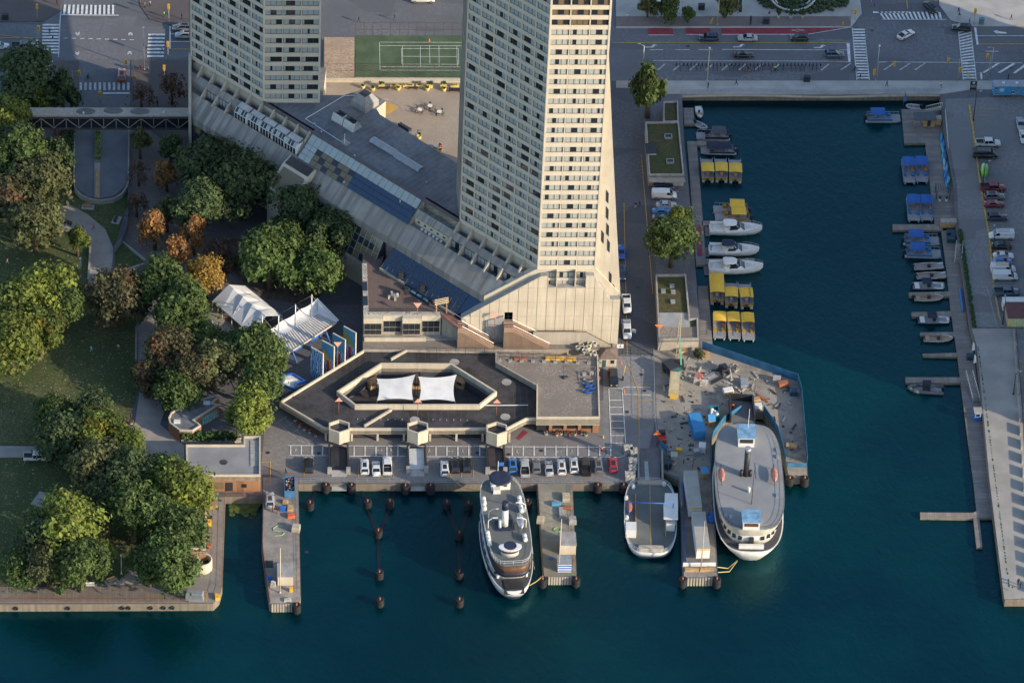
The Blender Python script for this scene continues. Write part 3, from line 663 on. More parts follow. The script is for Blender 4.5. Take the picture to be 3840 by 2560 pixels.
a = roofpt(1292, 545); MB().tube((a[0],a[1],22),(a[0],a[1],25.2), .09, .07, 6).build('roof_mast', m_whitep, POD); MB().box(a[0]-.6,a[0]+1.2,a[1]-1.2,a[1]+.2,22.02,22.5).build('roof_unit', m_grey, POD)
# ---- gable wall under the centre tower, with its concrete panels
BASE = thing('hotel_gable', 'sunlit cream concrete gable wall of panels beneath the central tower', 'wall', (0, 0, 0))
def onY(px, py, Y):
    d = FW*FPX + RT*(px-1920) - UP*(py-1280); q = CAM + d*((Y-CAM.y)/d.y); return (q.x, q.z)
gp = [onY(x, y, -3.2) for x, y in ((1729,1193),(2027,1036),(2056,1033),(2056,1077),(2196,1077),(2196,1033),(2229,1035),(2288,1122),(2326,1122))]
poly = gp + [(gp[-1][0], 0), (gp[0][0], 0)]
def slabXZ(poly, y0, y1, m=0):
    mb = MB(); n = len(poly); mb.add([(x, y0, z) for x, z in poly]+[(x, y1, z) for x, z in poly], [(i, (i+1) % n, n+(i+1) % n, n+i) for i in range(n)], m)
    for a, b, c in tessellate_polygon([[Vector((x, z, 0)) for x, z in poly]]): mb.f += [[a, b, c], [n+a, n+c, n+b]]; mb.m += [m, m]; mb.sm += [False]*2
    return mb
def fixn(o):
    bm = bmesh.new(); bm.from_mesh(o.data); bmesh.ops.recalc_face_normals(bm, faces=bm.faces); bm.to_mesh(o.data); bm.free(); return o
fixn(slabXZ(poly, -3.2, -1.5).build('gable_slab', m_grey, BASE))
def clip(poly, x0, x1, z0, z1):
    def cut(P, f, v, keep):
        out = []
        for i in range(len(P)):
            a, b = P[i-1], P[i]; ia, ib = keep(a[f], v), keep(b[f], v)
            if ia != ib: t = (v-a[f])/(b[f]-a[f]); out.append((a[0]+(b[0]-a[0])*t, a[1]+(b[1]-a[1])*t))
            if ib: out.append(b)
        return out
    P = poly
    for f, v, k in ((0, x0, lambda q, v: q >= v), (0, x1, lambda q, v: q <= v), (1, z0, lambda q, v: q >= v), (1, z1, lambda q, v: q <= v)):
        if len(P) < 3: return []
        P = cut(P, f, v, k)
    return P
convex_l = [p for p in poly]   # panels: the notch round the windows stays below the panel rows
for j in range(5):
    for i in range(17):
        x0, z0 = -11.6+i*2.05, 2.0+j*3.95
        q = clip(convex_l, x0+.045, x0+2.005, z0+.045, z0+3.905)
        if len(q) >= 3 and abs(sum(q[k-1][0]*q[k][1]-q[k][0]*q[k-1][1] for k in range(len(q)))) > .8:
            fixn(slabXZ(q, -3.32, -3.19).build('panel', m_cream, BASE))
g2 = [(-6.65,9),(-6.65,14.35),(4.6,22.1),(17.2,22.1),(22.4,15.5),(22.4,6),(-6.65,6)]
fixn(slabXZ(g2, -1.9, -.4).build('gable_top', m_cream, BASE))
fixn(slabXZ([(17.0,10),(23.0,14.0),(21.0,36),(19.1,58),(17.3,80),(17.0,80)], -1.4, 9.5).build('flare_wall', m_cream, BASE))
for i, (x, z) in enumerate(((18.6,42),(18.8,37.5),(19.1,33),(19.5,28.5),(18.1,31),(20.3,19.6),(21.2,16.2))):
    fixn(slabXZ([(x,z-1.6),(x+.55,z-2.4),(x+.5,z+.4),(x-.1,z+1.4)], -1.47, -1.38).build('balcony_slot', m_dark, BASE))
for r, (z, h) in enumerate(((19.75, 1.5), (17.1, 1.9))):
    for xx, ww in ((9.0, 3.6), (6.7, 1.8), (13.3, 1.8)):
        link('window', random.choice(WC), BASE, (xx, -2.0 if r == 0 else -1.95, z), 0, (ww, 1, h))
MB().box(8.75,8.95,-3.0,-1.6,16.9,22).box(12.75,12.95,-3.0,-1.6,16.9,22).build('pier', m_cream, BASE)
MB().box(6.4,15.4,-2.2,-1.85,19.0,19.7).build('lintel', m_cream, BASE)
dp = onY(1891, 1202, -3.27); dq = onY(1923, 1170, -3.27); MB().box(dp[0], dq[0], -3.32, -3.2, dp[1], dq[1]).build('doorway', m_dark, BASE)
fixn(slabXZ([onY(x,y,-3.75) for x,y in ((1822,1205),(1888,1186),(1888,1292),(1822,1292))], -3.75, -3.3).build('plant_recess', m_grey, BASE))
# low wall with hand rail at the foot
lw = [onY(x, y, -4.6) for x, y in ((2000,1246),(2196,1246),(2290,1296),(2290,1310),(2000,1310))]
fixn(slabXZ([(x, max(z, 0)) for x, z in lw[:3]]+[(lw[2][0], .2), (lw[0][0], .2)], -4.6, -4.3).build('ramp_wall', m_creamd, BASE))
MB().path([(x, -4.6, z+.25) for x, z in lw[:3]], .07).build('handrail', m_dark, BASE)
# ---- yard behind the terminal, terrace with its glazed front
YARD = thing('service_yard', 'gravel covered service deck between the hotel and the terminal roof', 'terrace', (0, 0, 0))
MB().prism([(-32.7,-6.3),(18.8,-6.3),(18.8,-3.3),(-11,-3.3),(-11,-1.5),(-32.7,-1.5)], 0, 3.0, 1, 0).build('deck', [m_grav, m_creamd], YARD)
TER = thing('hotel_terrace', 'brown paved roof terrace edged with white gravel before the blue glasshouse', 'terrace', (0, 0, 0))
def W_(s, t): return (4.8-.70711*s-.70711*t, -1.84+.70711*s-.70711*t)
tp = [(-32.6,-1.7),(-15.6,-1.7),W_(8.6,12.4),W_(35,12.4),W_(38,8),(-32.2,28)]
MB().prism(tp, 0, 8.6, 1, 0).build('deck', [M('terrace_deck', (.16,.115,.10), .85, .1, kind='planks', axis='x', width=.3), m_creamd], TER)
MB().box(-32.6,-31.5,-1.6,16,8.6,9.0).build('gravel_strip', m_gravw, TER)
for y0, y1 in ((1.5,4.6),(6.5,9.5)): MB().box(-32.7,-31.6,y0,y1,8.6,9.1).build('skylight', m_glass, TER)
MB().box(-31.4,-16,-1.6,-.6,8.6,8.95).build('gravel_strip', m_gravw, TER)
for i in range(4):
    x0 = -32.6+i*4.2; pr = .9 if i % 2 == 0 else 0.0
    MB().box(x0, x0+4.1, -1.75-pr-.25, -1.6, 7.5, 8.9).build('parapet', m_cream, TER)
    MB().box(x0+.1, x0+4.0, -1.75-pr, -1.65, 4.0, 7.5).build('bay_wall', m_creamd, TER)
    for k in range(3):
        a = x0+.22+k*1.25; MB().box(a, a+1.17, -1.8-pr, -1.74-pr, 4.3, 7.4).build('window_pane', m_glass, TER)
    MB().box(x0+.1, x0+4.0, -1.85-pr, -1.75-pr, 5.6, 5.68).build('window_bar', m_creamd, TER)
MB().box(-32.6,-11.5,-3.2,-1.76,3.0,3.35).build('ledge', m_grey, TER); MB().box(-32.4,-19,-3.6,-3.2,3.0,4.0).build('low_parapet', m_cream, TER)
MB().box(-15.8,-11.7,-1.72,-1.65,3.2,8.0).build('window_pane', m_glass, TER)
rl = MB()
for i in range(12): rl.box(-31.2+i*1.33,-31.15+i*1.33,-.55,-.5,8.6,9.7)
rl.box(-31.2,-16,-.55,-.5,9.65,9.72).box(-31.2,-16,-.55,-.5,9.2,9.24); rl.build('railing', m_dark, TER)
# ---- two outside stairs with ribbed brown sides
m_rib = M('ribbed_brown', (.22,.15,.105), .8, .12, kind='planks', axis='x', width=.32)
m_tread = M('stair_brown', (.17,.07,.045), .8, .15, .8)
def stairs(label, x0, x1, ztop, yb, yf, xl):
    t = thing('outside_stair', label, 'stairs', (0, 0, 0))
    xm = x0+(x1-x0)*xl
    prof = [(x0,3.0),(x0,ztop),(xm,ztop),(x1,3.6),(x1,3.0)]
    fixn(slabXZ([(x, max(3.0, z-.9)) for x, z in prof], yf, yf+.2).build('side_wall', m_rib, t))
    fixn(slabXZ([(x0,ztop-1.0),(x0,ztop+.25),(xm,ztop+.25),(x1,3.9),(x1,3.0),(x1-.8,3.0),(xm,ztop-1.0)], yf-.06, yf+.26).build('parapet', M('stair_fascia', (.30,.20,.14), .8, .1, .6), t))
    fixn(slabXZ([(x0,ztop-.6),(x0,ztop+.25),(xm,ztop+.25),(x1,3.9),(x1,3.0)], yb-.26, yb).build('parapet', MATS['stair_fascia'], t))
    MB().box(x0, xm, yf+.2, yb-.2, ztop-.5, ztop-.3).build('landing', m_tread, t)
    n = 18
    for i in range(n):
        a = xm+(x1-xm)*i/n; z = ztop-.3-(ztop-3.3)*(i+1)/n; MB().box(a, xm+(x1-xm)*(i+1)/n+.05, yf+.2, yb-.2, z-.25, z).build('step', m_tread, t)
    for y in (yf+.1, yb-.12): MB().path([(x0,y,ztop+.75),(xm,y,ztop+.75),(x1,y,4.4)], .07).build('handrail', m_steel, t)
    return t
p = G(1886,1297,3); q = G(2059,1297,3); stairs('brown ribbed outside stair against the middle of the cream gable', p.x, q.x, 8.6, -3.7, -5.9, .2)
p = G(1713,1290,3); q = G(1850,1297,3); stairs('brown ribbed outside stair descending from the paved terrace corner', p.x, q.x, 8.4, -3.9, -5.9, .12)
t = thing('stair_bridge', 'brown timber ramp leading from the terrace to the ribbed stair', 'stairs', (0, 0, 0))
MB().slab([(-15.9,-1.6,8.75),(-13.5,-1.6,8.75),(p.x+1.6,-3.9,8.2),(p.x,-5.8,8.2)][::-1], -.2).build('deck', m_tread, t)
MB().path([(-15.9,-1.6,9.7),(p.x,-5.8,9.2)], .08).path([(-13.5,-1.6,9.7),(p.x+1.8,-3.9,9.2)], .08).build('handrail', m_steel, t)
# ---- rooftop garden court and sports court behind the podium
ZT = 16.5
CT = thing('rooftop_court', 'sunny tan paved roof court between the hotel towers', 'terrace', (0, 0, 0))
c0 = G(1216,440,ZT); c1 = G(1760,440,ZT); yb_ = G(1400,308,ZT).y; yf_ = G(1400,640,ZT).y
MB().prism([(c0.x,yb_),(c1.x+16,yb_),(c1.x+16,yf_-40),(c0.x+20,yf_-10),(c0.x,yf_+10)], 3, ZT, 1, 0).build('deck', [M('tan_pavers', (.34,.28,.22), .85, .18, 2.2, kind='pavers'), m_creamd], CT)
q = [G2(x, y, ZT+.02) for x, y in ((1216,140),(1330,140),(1330,300),(1216,300))]; MB().prism(q, 6, ZT+.02, 1, 0).build('gravel_bed', [M('tan_gravel', (.34,.26,.19), .9, .3, 3, kind='gravel'), m_creamd], CT)
GC = thing('tennis_court', 'green fenced tennis court on the roof behind the hotel', 'court', (0, 0, 0))
z2 = ZT+.1
MB().prism([G2(x, y, z2) for x, y in ((1332,133),(1800,134),(1800,292),(1332,290))], 4, z2, 1, 0).build('surface', [M('court_green', (.06,.095,.05), .85, .22, .25), m_creamd], GC)
ln = MB()
def cl(pts, w=1.1):
    for (x0,y0),(x1,y1) in zip(pts, pts[1:]):
        a, b = Vector(G2(x0,y0,z2)).to_3d(), Vector(G2(x1,y1,z2)).to_3d(); a.z = b.z = z2+.012; ln.bar(a, b, .07*w, .016)
cl([(1423,159),(1800,160)]); cl([(1423,159),(1425,264),(1800,265)]); cl([(1423,172),(1800,173)]); cl([(1425,251),(1800,252)])
cl([(1506,183),(1719,183),(1720,242),(1507,241),(1506,183)]); cl([(1509,172),(1511,251)]); cl([(1576,172),(1577,251)]); cl([(1611,170),(1612,243)]); cl([(1646,172),(1647,251)]); cl([(1713,173),(1715,252)]); cl([(1511,212),(1714,213)])
ln.build('court_lines', m_white, GC)
for py, n in ((290,14),(133,14)):
    fb = MB()
    for i in range(n+1):
        x = 1332+i*33; b = G(x, py, z2); fb.box(b.x-.05,b.x+.05,b.y-.05,b.y+.05,z2,z2+3.6)
    a, b = G(1332,py,z2), G(1800,py,z2)
    for h in (1.7, 3.6): fb.box(a.x,b.x,a.y-.04,a.y+.04,z2+h-.05,z2+h+.03)
    fb.build('fence', M('fence_brown', (.09,.065,.055), .6, .1, 1), GC)
MB().prism([G2(x, y, ZT+.4) for x, y in ((1216,294),(1760,296),(1760,306),(1216,304))], ZT-1, ZT+.5).build('planter_wall', m_cream, CT)
m_yp = M('planter_yellow', (.66,.50,.17), .7, .08, 1)
def flat_label(n): return n
for i, (x, y, w) in enumerate(((1431,323,22),(1484,320,40),(1531,320,40),(1576,320,31),(1611,322,23),(1663,322,24),(1705,320,30))):
    tall = w < 25; t = thing('planter_box', ('tall' if tall else 'long low') + ' yellow planter box number %s along the court wall' % ('one','two','three','four','five','six','seven')[i], 'planter', G(x, y+6, ZT)); t['label'] = ['tall yellow planter box with grasses at the left of the court wall','long yellow planter box, first of three in a row by the court','long yellow planter box in the middle of three by the court','long yellow planter box, last of three in a row by the court','tall yellow planter box right of the long planters','tall leafy yellow planter box beside the dark court gate','yellow planter box behind the black bench beside the tower'][i]
    W2 = w/16/2; MB().box(-W2,W2,-.35,.35,0,.9 if tall else .6).build('box', m_yp, t); 
    b = MB()
    for k in range(26 if tall else 10): b.ball((random.uniform(-W2,W2)*.85, random.uniform(-.25,.25), (1.0 if tall else .6)+random.uniform(0,.7 if tall else .12)), random.uniform(.1,.2), 0, 5)
    b.build('plants', m_fol, t)
for i, (x, y) in enumerate(((1361,330),(1398,338),(1493,337),(1602,338),(1665,340),(1571,520),(1650,570))):
    lab = ['round yellow pot behind the roof vent of the podium','round yellow pot left of the first court bench','round yellow pot between the two court benches','round yellow pot right of the second court bench','round leafy yellow pot below the tall planter','yellow pot with a small tree beside the dark sofa','yellow pot beside the striped lounge chair'][i]
    t = thing('plant_pot', lab, 'planter', G(x, y, ZT)); MB().lathe([(.42,0),(.55,.35),(.5,.75),(.42,.75),(.4,.6)], 12).build('pot', m_yp, t)
    b = MB()
    for k in range(12): b.ball((random.uniform(-.3,.3), random.uniform(-.3,.3), .7+random.uniform(0,.35 if i < 5 else 1.6)), random.uniform(.1,.22), 0, 5)
    b.build('plants', m_fol, t)
for i, (x, y, w) in enumerate(((1441,335,38),(1550,335,36),(1708,345,48))):
    t = thing('garden_bench', ['dark bench behind the gap left of the round pots on the court','dark bench in the middle of the court wall','large black bench at the foot of the shaded tower'][i], 'bench', G(x, y, ZT)); L = w/16/2
    MB().box(-L,L,-.3,.25,.4,.5).build('seat', m_dark, t); MB().box(-L,L,.2,.3,.5,1.0 if i == 2 else .55).build('backrest', m_dark, t)
    for s in (-1, 1): MB().box(s*L*.8-.1,s*L*.8+.1,-.25,.2,0,.4).build('leg', m_rust, t)
for i, (x, y) in enumerate(((1574,420),(1612,406),(1647,428))):
    t = thing('patio_table', 'round white patio table with chairs, %s of three on the court' % ('leftmost','rearmost','rightmost')[i], 'table', G(x, y, ZT))
    MB().tube((0,0,0),(0,0,.72), .06).build('leg', m_dark, t); MB().lathe([(.01,.70),(.55,.70),(.55,.75)], 14).build('table_top', m_whitep, t)
    for k in range(4):
        a = k*math.pi/2+.5+i; c = thing('patio_chair', '', 'chair', t.location+Vector((math.cos(a)*.95, math.sin(a)*.95, 0)), a+math.pi/2, 'chairs round the court tables'); c['label'] = 'small brown chair drawn up to a round white court table'
        MB().box(-.22,.22,-.22,.22,.42,.47).build('seat', m_wood, c); MB().box(-.22,.22,-.24,-.2,.5,.95).build('backrest', m_dark, c)
        for s in ((-1,-1),(1,-1),(1,1),(-1,1)): MB().box(s[0]*.2-.02,s[0]*.2+.02,s[1]*.2-.02,s[1]*.2+.02,0,.42).build('leg', m_dark, c)
t = thing('sofa', 'dark navy outdoor sofa by the podium roof on the court', 'sofa', G(1518,482,ZT), R_(-45))
MB().box(-1.6,1.6,-.5,.5,0,.45).build('seat', M('navy_fabric', (.02,.03,.06), .9, .2, 1), t); MB().box(-1.6,1.6,-.55,-.25,.45,.9).build('backrest', MATS['navy_fabric'], t)
for s in (-1, 1): MB().box(s*1.5-.15,s*1.5+.15,-.5,.5,.45,.7).build('armrest', MATS['navy_fabric'], t)
for k in range(2): MB().box(-1.2+k*1.25,-.1+k*1.25,-.25,.45,.45,.6).build('cushion', MATS['navy_fabric'], t)
t = thing('lounge_chair', 'striped white lounge chair with a red cushion on the court', 'chair', G(1640,555,ZT), R_(-30))
MB().box(-.9,.9,-.4,.4,.3,.4).build('seat', m_whitep, t); MB().obox((.7,0,.65),(.1,.8,.7)).build('backrest', m_red, t); MB().box(-.8,-.7,-.35,.35,0,.3).build('leg', m_dark, t); MB().box(.7,.8,-.35,.35,0,.3).build('leg', m_dark, t)
bp = [G2(x, y, ZT+.03) for x, y in ((1452,382),(1494,403),(1447,434),(1425,420),(1425,398))]
single('sand_base', 'tan square ball-game base painted on the roof court', 'court', MB().prism(bp, ZT, ZT+.03), [M('base_tan', (.45,.27,.07), .85, .1, .5)])
a_ = [G(x, y, ZT+.04) for x, y in ((1438,370),(1462,375),(1485,388),(1503,402),(1514,415))]; structure(MB().path(a_, .05).build('court_line', m_white))
# ------------------------------------------------------------------ off-frame towers to the right that shade basin and street
t = thing('apartment_slab', 'apartment slab standing beyond the right edge of the picture', 'building', (0, 0, 0))
MB().box(150,176,-51,86,0,52).build('wall', m_creamd, t)
for k in range(16): MB().box(149.8,176.2,-51.2,86.2,2+k*3,3.4+k*3).build('window_band', m_glass, t)
# ------------------------------------------------------------------ ferry terminal
TERM = thing('ferry_terminal', 'low ferry terminal with black flat roof and tan parapets around a courtyard', 'building', (0, 0, 0))
RZ = 3.0
def g(pts, z): return [G2(x, y, z) for x, y in pts]
front = [(1048,1505),(1217,1605),(1240,1605),(1311,1607),(1535,1607),(1600,1607),(1830,1606),(1902,1606),(1974,1569),(2022,1568)]
out_px = front + [(2010,1448),(1858,1360),(1856,1318),(1361,1312)]
outer = g(out_px, RZ+.6)
court = [(1272,1466),(1334,1514),(1795,1514),(1854,1467),(1691,1366),(1431,1364)]
cg = g(court, 4.3)
prism_hole(MB(), outer, cg, 2.1, RZ, 1, 0).build('roof', [m_roofd, m_creamd], TERM)
# walls below, set back from the front canopy
def shift(p, dx, dy): return (p[0]+dx, p[1]+dy)
wf = [shift(p, 0, 3.2) for p in outer[:10]]
body = wf + outer[10:]
prism_hole(MB(), body, [((x-cg[0][0])*1.0+cg[0][0], y) for x, y in cg], .0, 2.1, 0, 0).build('wall', [M('terminal_wall', (.06,.065,.08), .7, .2, .6)], TERM)
for a, b in ((0, 2), (3, 4), (5, 6), (7, 9)):
    ribbon(MB(), outer[a:b+1], .35, 2.05, RZ+.62).build('parapet', m_cream, TERM)
ribbon(MB(), [outer[-1], outer[0]], .35, 2.05, RZ+.62).build('parapet', m_cream, TERM)
ribbon(MB(), g([(1361,1312),(1856,1318)], 3.4), .3, 2.9, 3.45).build('parapet', m_creamd, TERM)
ribbon(MB(), cg[::-1] if False else cg, -.42, RZ-.9, 4.3, True).build('courtyard_parapet', m_cream, TERM)
def seg(x0, y0, x1, y1):
    a, b = G(x0, y0, RZ), G(x1, y1, RZ); MB().bar((a.x,a.y,RZ+.3),(b.x,b.y,RZ+.3), .35, .7).build('roof_upstand', m_creamd, TERM)
seg(1365,1602,1468,1540); seg(1465,1352,1525,1318)
for x, y in ((1222,1650),(1319,1651),(1416,1651),(1514,1652),(1612,1652),(1711,1652),(1809,1653),(1909,1655)):
    b = G(x, y, 0); MB().box(b.x-.22,b.x+.22,b.y-.2,b.y+.25,0,2.2).build('post', m_cream, TERM)
for i, (x0, x1) in enumerate(((1225,1316),(1322,1413),(1420,1511),(1518,1609),(1616,1708),(1715,1806),(1813,1906))):
    a, b = G(x0, 1648, 0), G(x1, 1648, 0); f = MB()
    n = 12
    for k in range(n+1): xx = a.x+(b.x-a.x)*k/n; f.box(xx-.03,xx+.03,a.y+.5,a.y+.56,0,2.0)
    for z in (.15, 1.0, 1.95): f.box(a.x,b.x,a.y+.5,a.y+.57,z,z+.07)
    f.build('gate', m_dark, TERM)
# three hexagonal kiosks on the parapet
for x, y in ((1272,1578),(1566,1580),(1862,1586)):
    c = G(x, y, 5.0); hexa = [(c.x+r*math.cos(a), c.y-1.6+ r*math.sin(a)*.85) for r, a in [(2.55, math.pi/6+math.pi/3*k) for k in range(6)]]
    o = MB(); ribbon(o, hexa, .3, 1.6, 5.0, True); o.build('kiosk_wall', m_cream, TERM)
    MB().prism([(c.x+(px_-c.x)*.85, c.y-1.6+(py_-c.y+1.6)*.85) for px_, py_ in hexa], 1.6, 4.2, bottom=True).build('kiosk_roof', m_roofd, TERM)
pz = [(*G2(x, y, RZ), RZ+.12) for x, y in ((1267,1474),(1332,1519),(1470,1520),(1600,1522),(1800,1521),(1980,1520))]
MB().path(pz, .1).build('roof_pipe', m_whitep, TERM)
for x, y in ((1341,1572),(1368,1572),(1395,1573),(1428,1574),(1455,1574),(1482,1574),(1508,1573),(1624,1574),(1650,1574),(1675,1575),(1701,1575),(1727,1576),(1752,1576)):
    p = G(x, y, RZ); MB().box(p.x-.12,p.x+.12,p.y-.12,p.y+.12,RZ,RZ+.2).build('vent', m_steel, TERM)
for x, y in ((1704,1357),(1900,1432),(1555,1573),(1895,1562)):
    p = G(x, y, RZ+.01); MB().lathe([(.01,0),(1.1,0)], 12).build('roof_patch', m_grey, TERM, p+Vector((0,0,.012)))
# gravelled wing with brick piers
WING = thing('terminal_wing', 'gravel roofed brick wing at the right end of the ferry terminal', 'building', (0, 0, 0))
wz = 4.2
wp = g([(2011,1571),(2250,1571),(2243,1336),(1858,1322),(1858,1361),(2012,1448)], wz)
MB().prism(wp, 2.6, wz, 1, 0, True).build('roof', [m_grav, m_cream], WING)
wb = [shift(wp[0], .2, .7), shift(wp[1], -.2, .7), wp[2], wp[3], wp[4], wp[5]]
MB().prism(wb, 0, 2.6).build('wall', m_dark, WING)
ribbon(MB(), [wp[5], wp[0], wp[1], wp[2]], .3, 2.5, wz+.55).build('parapet', m_cream, WING)
ribbon(MB(), [wp[3], wp[4], wp[5]], .25, 3.0, wz+.3).build('parapet', m_creamd, WING)
m_bk = M('brick_tan', (.33,.17,.09), .85, .15, 4, kind='pavers')
for x0, x1 in ((2058,2070),(2113,2125),(2167,2179),(2222,2246)):
    a, b = G(x0, 1630, 0), G(x1, 1630, 0); MB().box(a.x,b.x,wb[0][1]-.35,wb[0][1]+.1,0,2.6).build('brick_pier', m_bk, WING)
for x0, x1 in ((2072,2112),(2126,2166),(2180,2221)):
    a, b = G(x0, 1630, 0), G(x1, 1630, 0); MB().box(a.x,b.x,wb[0][1]-.1,wb[0][1]-.02,1.0,2.5).build('window', m_glass, WING); MB().box(a.x,b.x,wb[0][1]-.16,wb[0][1]-.02,0,.95).build('sill_wall', m_bk, WING)
fx = MB()
for i in range(10):
    p = G(1872+i*42, 1352+i*1.2, wz); MB().box(p.x-.4,p.x+.4,p.y-.35,p.y+.35,wz,wz+.28).build('fence_block', m_grey, WING)
fx = MB()
for i in range(10):
    p = G(1872+i*42, 1352+i*1.2, wz); fx.box(p.x-.04,p.x+.04,p.y-.04,p.y+.04,wz,wz+2.3)
a, b = G(1872,1352,wz), G(2250,1363,wz)
for h in (1.1, 2.2): fx.bar((a.x,a.y,wz+h),(b.x,b.y,wz+h), .05)
fx.build('roof_fence', m_dark, WING)
# things on the gravel roof
def on(px, py, z): return G(px, py, z)
for i, (x, y, w) in enumerate(((2085,1329,80),(2138,1331,40),(1950,1329,45))):
    single('timber_stack', ['stack of yellow timber pallets lying by the terminal roof fence','short pile of yellow boards right of the pallet stack','low brown timber lying behind the roof fence'][i], 'timber', MB().box(-w/34,w/34,-.5,.5,0,.35).box(-w/34,w/34,-.45,-.1,.35,.45).box(-w/34+.1,w/34-.1,.1,.4,.35,.45), m_yell if i < 2 else m_rust, G(x, y+4, wz if i < 3 else RZ)+Vector((0,-1.2,0)))
for i, (x, y) in enumerate(((2206,1430),(2204,1445),(2214,1458),(2203,1472))):
    t = thing('blue_tub', 'blue oval tub on the gravel roof, %s of the row of four' % ('farthest','second','third','nearest')[i], 'tub', G(x, y, wz)+Vector((0,0,.01)))
    MB().loft([[(math.copysign(max(0,abs(math.cos(q))*1.1-.0),math.cos(q))*1.0*k, math.sin(q)*.45*k, z) for q in [2*math.pi*j/14 for j in range(14)]] for k, z in ((.9,0),(1,.6))], 0, True, cap1=False).build('shell', m_blue if i != 0 else m_steel, t)
    MB().lathe([(.01,.55),(.42,.55)], 10).build('fill', m_soil, t)
pen = G(2205,1410,wz); t = thing('wire_pen', 'pale wire pen standing on the gravel roof beside the lane', 'fence', pen); mb = MB()
for x0, y0, x1, y1 in ((-2,1.6,1.6,1.6),(-2,-1.6,-2,1.6),(-2,-.3,1.6,-.3)):
    for h in (.1, 1.3): mb.bar((x0,y0,h),(x1,y1,h), .05)
for x, y in ((-2,1.6),(1.6,1.6),(-2,-1.6),(-2,-.3),(1.6,-.3)): mb.box(x-.04,x+.04,y-.04,y+.04,0,1.4)
mb.build('frame', m_steel, t); MB().box(-1.2,-.4,0,.8,0,.6).box(.4,1.2,.2,.9,0,.7).build('stored_box', m_grey, t)
single('tarpaulin_heap', 'dark tarpaulin heap lying in the middle of the gravel roof', 'heap', MB().ball((0,0,.1), .6, 0, 7, .5).ball((.6,.2,.1), .4, 0, 7, .5), m_dark, G(2115,1416,wz))
# concrete rings stacked in the yard
cr = [(2180,1296),(2196,1308),(2210,1292),(2228,1290),(2166,1306),(2190,1318),(2214,1324),(2228,1326),(2205,1304)]
for i, (x, y) in enumerate(cr):
    t = thing('concrete_ring', 'hollow concrete planter ring in the pile beside the gatehouse', 'ring', G(x, y+6, RZ), 0, 'concrete rings piled in the yard')
    MB().lathe([(.55,0),(.55,.9),(.42,.9),(.42,.05)], 12, 0, (0,0,0), False).build('ring', m_gravw if i % 2 else M('ring_concrete', (.40,.38,.27), .85, .12, 1), t)
# fender piers and gates of the courtyard
CY = G(1560,1440,0)
structure(MB().prism(g(court, .1), -.05, .12).build('courtyard_floor', M('court_asphalt', (.05,.045,.045), .85, .2, .4)))
def sail(label, c, zs):
    P = [G(x, y, z) for (x, y), z in zip(c, zs)]; n = 12; mb = MB(); vs = []
    for i in range(n+1):
        for j in range(n+1):
            u, v = i/n, j/n; u2 = .5+(u-.5)*(1-.13*(1-(2*v-1)**2)); v2 = .5+(v-.5)*(1-.15*(1-(2*u-1)**2))
            p = P[0]*(1-u2)*(1-v2)+P[1]*u2*(1-v2)+P[2]*u2*v2+P[3]*(1-u2)*v2; vs.append(p)
    mb.add(vs, [(i*(n+1)+j, (i+1)*(n+1)+j, (i+1)*(n+1)+j+1, i*(n+1)+j+1) for i in range(n) for j in range(n)], 0, True)
    t = thing('shade_sail', label, 'sail', (0, 0, 0)); mb.build('fabric', m_cloth, t)
    for p in P: MB().tube((p.x, p.y, 0), (p.x, p.y, p.z+.2), .08).build('mast', m_dark, t)
sail('white four-cornered shade sail on the left over the terminal courtyard', [(1412,1419),(1558,1404),(1550,1500),(1413,1502)], (5.0,5.6,4.4,4.4))
sail('white four-cornered shade sail on the right over the terminal courtyard', [(1568,1411),(1713,1404),(1707,1506),(1570,1502)], (5.4,5.2,4.4,4.4))
for i, (x, y) in enumerate(((1396,1452),(1562,1450),(1728,1448))):
    t = thing('ticket_hut', ['small tan hut at the left of the courtyard sails','small tan hut between the two courtyard sails','small tan hut at the right of the courtyard sails'][i], 'kiosk', G(x, y, .12), (.6, 0, -.6)[i])
    MB().box(-1,1,-.8,.8,0,2.0).build('wall', m_wood, t); MB().loft([[(-1.3,-1.1,2.0),(1.3,-1.1,2.0),(1.3,1.1,2.0),(-1.3,1.1,2.0)],[(-.5,-.2,2.6),(.5,-.2,2.6),(.5,.2,2.6),(-.5,.2,2.6)]], 0, False).build('roof', M('hut_roof', (.34,.2,.1), .8, .12, kind='planks', axis='x', width=.2), t)
    MB().box(-.6,.6,-.86,-.8,.9,1.7).build('counter_opening', m_dark, t)
